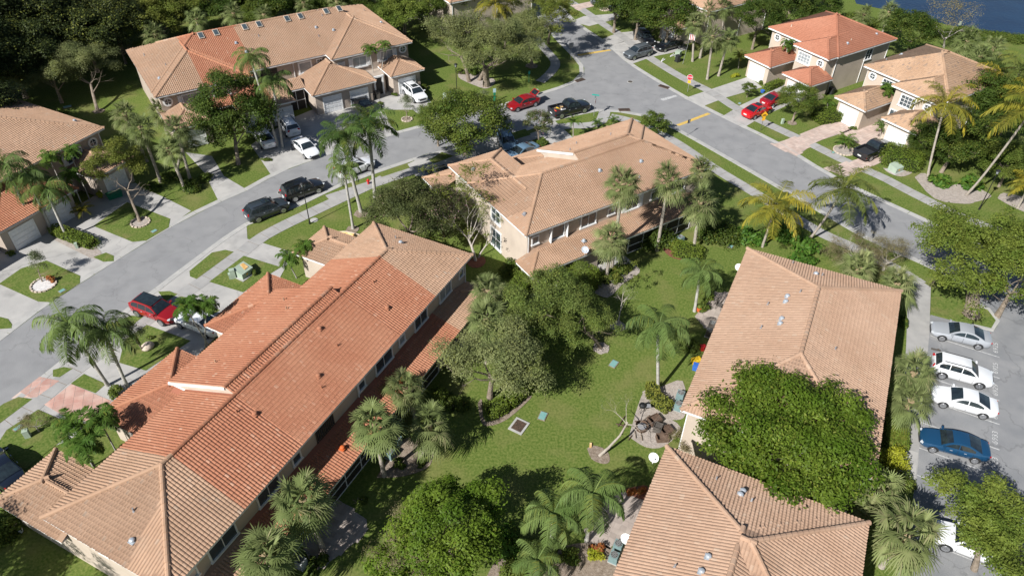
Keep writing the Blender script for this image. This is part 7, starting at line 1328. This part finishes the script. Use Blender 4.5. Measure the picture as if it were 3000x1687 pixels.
t = thing('drain_grate', 'rusty square drain grate set in a concrete collar on the lawn', 'drain', (*PT['grate'], 0), R(60)); mb = MB(); mb.box((0, 0, .04), (1.35, 1.2, .06)); mb.build('collar', M['kerb'], t); mb = MB(); mb.box((0, 0, .071), (1.0, .85, .01)); mb.build('pit', M['black'], t)
for k in range(11):
    b = MB(); b.box((-.46 + k * .092, 0, .085), (.045, .85, .03)); b.build('bar', M['rust'], t)
for p, lb in zip(PT['manholes'], ('dark manhole cover in the middle of the junction', 'round manhole cover on the left street', 'pale round cover in the lawn by the lamp')):
    t = thing('manhole_cover', lb, 'manhole', (*p, .01)); mb = MB(); mb.cyl((0, 0, 0), (0, 0, .025), .42, n=20); mb.build('frame', M['kerb'], t); mb = MB(); mb.cyl((0, 0, .02), (0, 0, .035), .34, n=20); mb.build('lid', M['bronze'] if 'pale' not in lb else M['kerb'], t)
for p, rz, lb in zip(PT['drains'], (R(35), R(-36), R(5)), ('storm drain at the kerb of the shaded lawn corner', 'storm drain in the gutter of the right street', 'storm drain at the corner kerb near the stop sign')):
    t = thing('storm_drain', lb, 'storm drain', (*p, .02), rz); mb = MB(); mb.box((0, 0, .03), (1.5, .7, .06)); mb.build('frame', M['rust'], t)
    for k in range(8): b = MB(); b.box((-.6 + k * .17, 0, .068), (.07, .6, .02)); b.build('bar', M['black'], t)
RL = ('ring of pale stones round the tree in the lawn square', 'brick ring round the small tree by the white wagon', 'brick ring bed at the top edge', 'pebble ring in the left lawn', 'mulch ring at the base of the royal palm', 'mulch ring at the base of the slender palm', 'mulch ring round the street tree by the red cars', 'mulch ring round the leaning lawn tree', 'pale mulch ring round the leaning small tree', 'pale mulch patch round the forked tree', 'mulch ring round the oak by the sidewalk', 'pale ring bed of the bushy palm')
for (p, r_), lb in zip(PT['rings'], RL):
    t = thing('tree_ring', lb, 'tree ring', (*p, 0)); pts = [((r_ * (1 + .1 * math.sin(i * 2.3))) * math.cos(i * math.pi / 8), (r_ * (1 + .1 * math.sin(i * 2.3))) * math.sin(i * math.pi / 8)) for i in range(16)]
    mb = MB(); mb.prism(pts, 0, .055); mb.build('mulch', M['whitestone' if 'pebble' in lb else 'pale' if 'pale' in lb else 'brown'], t)
    if any(w_ in lb for w_ in ('stones', 'brick', 'pebble', 'bed')):
        sm = MB(); sm.box((0, 0, .05), (.30, .16, .16), 0, 0, .85); me = sm.mesh('stone', M['stone']); n = int(2 * math.pi * r_ / .34)
        for k in range(n): a = 2 * math.pi * k / n; link('stone', me, t, (1.08 * r_ * math.cos(a), 1.08 * r_ * math.sin(a), .04), a + math.pi / 2)
mb = MB(); mb.sphere((0, 0, .22), .5, 12, 8, .6); o = mb.build('boulder', M['stone'], smooth=True)
for v in o.data.vertices: v.co *= 1 + .12 * math.sin(v.co.x * 5 + 1) * math.cos(v.co.y * 4) ; v.co.x *= 1.2
o.location = (*PT['boulder'], 0); o.rotation_euler = (0, 0, R(55)); tag(o, 'large pale boulder on the lawn below the red wagon', 'boulder')
p, q = [Vector((*v, 0)) for v in PT['kayak']]; t = thing('kayak', 'upturned orange and cream kayak lying on the lawn', 'kayak', (p + q) / 2, math.atan2(q.y - p.y, q.x - p.x)); mb = MB(); vs = []; n = 11
for i in range(n):
    s_ = -1 + 2 * i / (n - 1); w = .38 * (1 - abs(s_) ** 2.2) + .01; h = .34 * (1 - abs(s_) ** 3) + .05
    vs += [(s_ * 1.7, -w, .02), (s_ * 1.7, -w * .8, h * .7), (s_ * 1.7, 0, h), (s_ * 1.7, w * .8, h * .7), (s_ * 1.7, w, .02)]
mb.add(vs, [(i * 5 + j, i * 5 + j + 1, (i + 1) * 5 + j + 1, (i + 1) * 5 + j) for i in range(n - 1) for j in range(4)]); mb.build('hull', M['orangewood'], t, smooth=True); mb = MB(); mb.tube([(-1.6, 0, .16), (-.8, 0, .36), (0, 0, .40), (.8, 0, .36), (1.6, 0, .16)], [.03, .06, .07, .06, .03], 6); mb.build('keel', M['stone'], t)
t = thing('fire_hydrant', 'red fire hydrant beside the royal palm', 'hydrant', (*PT['hydrant'], 0)); mb = MB(); mb.cyl((0, 0, 0), (0, 0, .55), .12, .11, 12); mb.sphere((0, 0, .55), .13, 10, 6, .9); mb.build('barrel', M['redp'], t); mb = MB(); mb.cyl((-.22, 0, .4), (.22, 0, .4), .06, n=8); mb.cyl((0, -.2, .4), (0, 0, .4), .075, n=8); mb.build('nozzle', M['redp'], t)
t = thing('dog_waste_station', 'green dog waste station on the lawn near the red hatchback', 'waste station', (*PT['dogstation'], 0), .3); mb = MB(); mb.cyl((0, 0, 0), (0, 0, 1.9), .04, n=6); mb.build('post', M['dogreen'], t); mb = MB(); mb.cyl((0, -.16, .1), (0, -.16, .75), .19, n=12); mb.build('bin', M['dogreen'], t); mb = MB(); mb.box((0, -.07, 1.15), (.28, .14, .34)); mb.build('dispenser', M['dogreen'], t); plate('sign_face', [(-.2, -.28), (.2, -.28), (.2, .28), (-.2, .28)], -.06, M['signblue'], t, 1.65)
t = thing('lawn_sign', 'small green sign in the shade of the corner grove', 'sign', (*PT['green_sign'], 0), .5); mb = MB(); mb.cyl((0, 0, 0), (0, 0, 1.3), .03, n=6); mb.build('post', M['dogreen'], t); plate('sign_face', [(-.15, -.25), (.15, -.25), (.15, .25), (-.15, .25)], -.05, M['signteal'], t, 1.4)
# dead tree
p0 = Vector((*PT['deadtree'][0], 0)); t = thing('dead_tree', 'leaning dead grey tree on the lawn with bare twigs', 'tree', p0); mb = MB(); random.seed(5); rng = np.random.default_rng(5)
mb.tube([(0, 0, 0), (.7, .35, .6), (1.5, .9, 1.3), (2.1, 1.7, 1.9)], [.13, .10, .08, .06], 8)
for d_ in ((.3, 1.2, .5), (1.2, .3, .3), (-.5, 1, .4), (.8, .9, .2), (1.3, -.5, .1)): limb(mb, (2.0, 1.6, 1.8), d_, 1.2, .04, 4, .8, .3, 4)
mb.build('trunk', M['palmbark'], t)
# junk corner: grills, drums, planters
for p, lb, (sx, sy, sz), m_, nm in zip(PT['junk'], ('black kettle grill at the top of the rusty clutter', 'round rusty fire pit ring among the clutter', 'rusty metal cabinet lying beside the fire pit', 'brown crate in the middle of the clutter', 'flat rusty panel box at the right of the clutter', 'low rusty box against the shrub'), ((.5, .5, .8), (.85, .85, .45), (.95, .7, .5), (.6, .6, .6), (.9, .7, .45), (.9, .6, .4)), ('black', 'rust', 'rust', 'bronze', 'rust', 'wood'), ('grill', 'fire_pit', 'metal_cabinet', 'crate', 'panel_box', 'metal_box')):
    t = thing(nm, lb, nm.replace('_', ' '), (*p, 0), random.uniform(0, 1.5)); mb = MB()
    if nm == 'fire_pit': mb.cyl((0, 0, 0), (0, 0, sz), sx * .5, sx * .6, 16, cap=False); mb.cyl((0, 0, .3), (0, 0, .31), sx * .55, n=16); mb.build('ring', M['rust'], t); mb = MB(); mb.cyl((0, 0, .32), (0, 0, .36), sx * .4, n=14); mb.build('ash', M['lead'], t)
    elif nm == 'grill':
        mb.sphere((0, 0, .75), .3, 12, 6, .7); mb.build('bowl', M['black'], t); mb = MB(); [mb.cyl((0, 0, .7), (.3 * math.cos(a), .3 * math.sin(a), 0), .02, n=5) for a in (0, 2.1, 4.2)]; mb.build('leg', M['black'], t); mb = MB(); mb.box((.45, 0, .7), (.4, .35, .03)); mb.build('shelf', M['lead'], t)
    else:
        for c, d_ in (((0, -sy / 2, sz / 2), (sx, .05, sz)), ((0, sy / 2, sz / 2), (sx, .05, sz)), ((-sx / 2, 0, sz / 2), (.05, sy - .05, sz)), ((sx / 2, 0, sz / 2), (.05, sy - .05, sz)), ((0, 0, .05), (sx, sy, .1))): mb.box(c, d_)
        mb.build('body', M[m_], t); mb = MB(); mb.box((sx * .15, 0, sz * .8), (sx * .6, sy * .85, .05), .1); mb.build('lid', M[m_], t)
    rr = None
for k in range(9):
    a = random.uniform(0, 6); q = Vector((*PT['junk'][1], .05)) + Vector((random.uniform(-1.6, 1.6), random.uniform(-2.2, 1.2), 0)); mb = MB(); L_ = random.uniform(.5, 1.3); mb.cyl((-L_ / 2, 0, .05), (L_ / 2, 0, .08), .05, .035, 7); o = mb.build('log', M['bark' if k % 2 else 'rust']); o.location = q; o.rotation_euler = (0, 0, a); tag(o, 'loose log lying in the rusty yard clutter', 'log', 'logs scattered in the yard clutter')
t = thing('curb_stop', 'dark broken parking stop below the silver sedan', 'parking stop', (*PT['curbstop'], .02), R(-20)); mb = MB(); mb.box((0, 0, .05), (.75, .14, .1)); mb.build('bar', M['bronze'], t); mb = MB(); mb.box((.1, .1, .02), (.4, .1, .05), .5); mb.build('fragment', M['rust'], t)
# dishes: each fixed to a building
def dish(p, z, parent, m='steel', r=.45, az_=200):
    pl = parent.matrix_world.inverted() if False else None
    t = parent; a = R(az_); d_ = Vector((math.sin(a), math.cos(a), .8)).normalized(); b = d_.orthogonal().normalized(); c = d_.cross(b); W_ = Vector((p[0], p[1], z)); mb = MB(); vs = [W_]; N = 16
    for r_, o_ in ((r * .5, .03), (r, .10)):
        for i in range(N): th = 2 * math.pi * i / N; vs.append(W_ + d_ * o_ + (b * math.cos(th) + c * math.sin(th) * 1.1) * r_)
    fs = [(0, 1 + i, 1 + (i + 1) % N) for i in range(N)] + [(1 + i, 1 + N + i, 1 + N + (i + 1) % N, 1 + (i + 1) % N) for i in range(N)]
    inv = Matrix.Rotation(-parent.rotation_euler.z, 4, 'Z') @ Matrix.Translation(-parent.location)
    mb.add([inv @ v for v in vs], fs); di = mb.build('satellite_dish', M[m], parent)
    mb = MB(); mb.cyl(inv @ W_, inv @ (W_ - d_ * .12 + Vector((0, 0, -.75))), .03, n=6); q = W_ + d_ * .55 - Vector((0, 0, .1)); mb.cyl(inv @ (W_ - Vector((0, 0, .35))), inv @ q, .015, n=5); mb.sphere(inv @ q, .07, 8, 5); mb.build('dish_arm', M[m], di)
for p, z, par, m_ in zip(PT['dishes'], (5.4, 3.9, 3.4, 3.3, 3.0, 2.8), (E1.t, E1.t, B.t, D.t, C.t, D.t), ('lead', 'lead', 'steel', 'white', 'white', 'white')): dish(p, z, par, m_, .40 if par is E1.t else .33)
# flag
t = thing('house_flag', 'striped flag on a short pole at the left of the far lawn', 'flag', (*PT['flag'], 0)); mb = MB(); mb.cyl((0, 0, 0), (.5, .3, 4.6), .03, .02, 6); mb.build('pole', M['lead'], t)
for k in range(7): mb = MB(); mb.add([(.36 + k * .12, .2, 3.6 - .02 * k), (.48 + k * .12, .2, 3.6 - .02 * k), (.50 + k * .12, .3, 4.4 - .02 * k), (.38 + k * .12, .3, 4.4 - .02 * k)], [(0, 1, 2, 3)]); mb.build('stripe', M['skin_flag' if k % 2 else 'white'], t)
mb = MB(); mb.add([(.35, .27, 4.05), (.75, .27, 4.0), (.75, .31, 4.42), (.38, .31, 4.45)], [(0, 1, 2, 3)]); mb.build('canton', M['flagblue'], t)
for p, lb, m_ in zip(PT['toys'], ('blue plant pot in the orange duplex garden', 'white folded chair on the far lawn', 'scattered white and red items on the far lawn'), ('tarp', 'white', 'whitem')):
    t = thing('garden_item', lb, 'garden item', (*p, 0), random.random()); mb = MB(); mb.cyl((0, 0, 0), (0, 0, .35), .22, .3, 10); mb.build('pot', M[m_], t) if m_ == 'tarp' else (mb.v.clear(), mb.f.clear(), mb.m.clear(), mb.box((0, 0, .06), (1.1, .12, .06)), mb.box((.2, .25, .06), (1.0, .10, .06), .2), mb.build('frame', M[m_], t))
for (x_, y_, z_, nm_, m_, sx, sy, sz, lb) in [tuple(q) for q in S['extras']]:
    t = thing(nm_, lb, nm_.replace('_', ' '), (x_, y_, z_), random.uniform(0, 1.5)); mb = MB()
    if nm_ == 'flower_pot':
        mb.cyl((0, 0, 0), (0, 0, sz), sx * .36, sx * .5, 12); mb.build('pot', M[m_], t); mb = MB(); mb.sphere((0, 0, sz + .12), sx * .5, 8, 5, .8); mb.build('plant', M['l_dark2'], t)
    elif nm_ == 'patio_chair':
        mb.box((0, 0, .42), (sx, sy, .05)); mb.build('seat', M[m_], t); mb = MB(); mb.box((0, sy / 2, .75), (sx, .05, .6)); mb.build('backrest', M[m_], t)
        for a in (-1, 1):
            for b in (-1, 1): mb = MB(); mb.cyl((a * sx * .45, b * sy * .45, 0), (a * sx * .45, b * sy * .45, .42), .02, n=5); mb.build('leg', M[m_], t)
    elif nm_ == 'patio_table':
        mb.cyl((0, 0, sz - .04), (0, 0, sz), sx / 2, n=18); mb.build('table_top', M[m_], t); mb = MB(); mb.cyl((0, 0, 0), (0, 0, sz - .04), .05, n=8); mb.cyl((0, 0, 0), (0, 0, .03), .25, n=10); mb.build('leg', M[m_], t)
    else:
        mb.box((0, 0, sz * .45), (sx, sy, sz * .9), 0, 0, 1.08); mb.build('body', M[m_], t); mb = MB(); mb.box((0, 0, sz * .95), (sx * 1.14, sy * 1.14, sz * .1)); mb.build('lid', M[m_], t)
rs = [MB() for _ in range(3)]; rm = []
for k, r_ in enumerate(rs): r_.sphere((0, 0, .12), .2 + .05 * k, 7, 5, .7); rm.append(r_.mesh('rock', M['stone' if k else 'whitestone']))
for i in range(26):
    a, b = Vector((*PT['rockpile'][0], 0)), Vector((*PT['rockpile'][1], 0)); q = a.lerp(b, random.random()) + Vector((random.gauss(0, .5), random.gauss(0, .4), .02)); o = link('rock', rm[i % 3], None, q, random.random() * 6); tag(o, 'pale landscaping rock in the bed below the porch hip', 'rock', 'rocks in the bed below the porch hip')
bed = [np.array(v) for v in smooth_line(S['beds']['e_bed2'][0] + [S['beds']['e_bed2'][0][0]], 3)]
GROUPS = dict(fan_palm='fan palms planted around the houses', feather_palm='tall feathery palms along the yards and street', coconut_palm='coconut palms along the right street', small_palm='slim ornamental palms by the entries', bushy_palm='low bushy palms in the beds', parked_car='cars parked on the drives, street and car park', parked_pickup='black pickups on the street and drive', street_lamp='black street lamps', stop_sign='stop signs at the junction', air_conditioner='air conditioners beside the houses', irrigation_lid='utility lids set in the lawns', utility_box='small utility pedestals on the lawns', transformer_box='green transformer boxes', wheeled_bin='wheeled bins by the garages', tree_ring='rings of mulch or stone round tree bases', storm_drain='storm drains in the gutters', manhole_cover='round covers in road and lawn', hedge='clipped hedges', shrub='shrubs in the garden beds', broadleaf_tree='broadleaf trees between the houses', oak_tree='grey green oaks on the lawns', street_tree='glossy street trees', townhouse_row='townhouse rows with clay tile roofs', duplex_house='duplex houses across the right street', apartment_house='tan hip roofed houses by the car park', patio_chair='patio chairs', flowering_tree='flowering trees')
for o in list(bpy.data.objects):
    b_ = o.name.split('.')[0]
    if o.parent is None and 'category' in o.keys() and 'group' not in o.keys() and b_ in GROUPS: o['group'] = GROUPS[b_]
print('objects', len(bpy.data.objects), 'tris approx', sum(len(m_.polygons) for m_ in bpy.data.meshes))
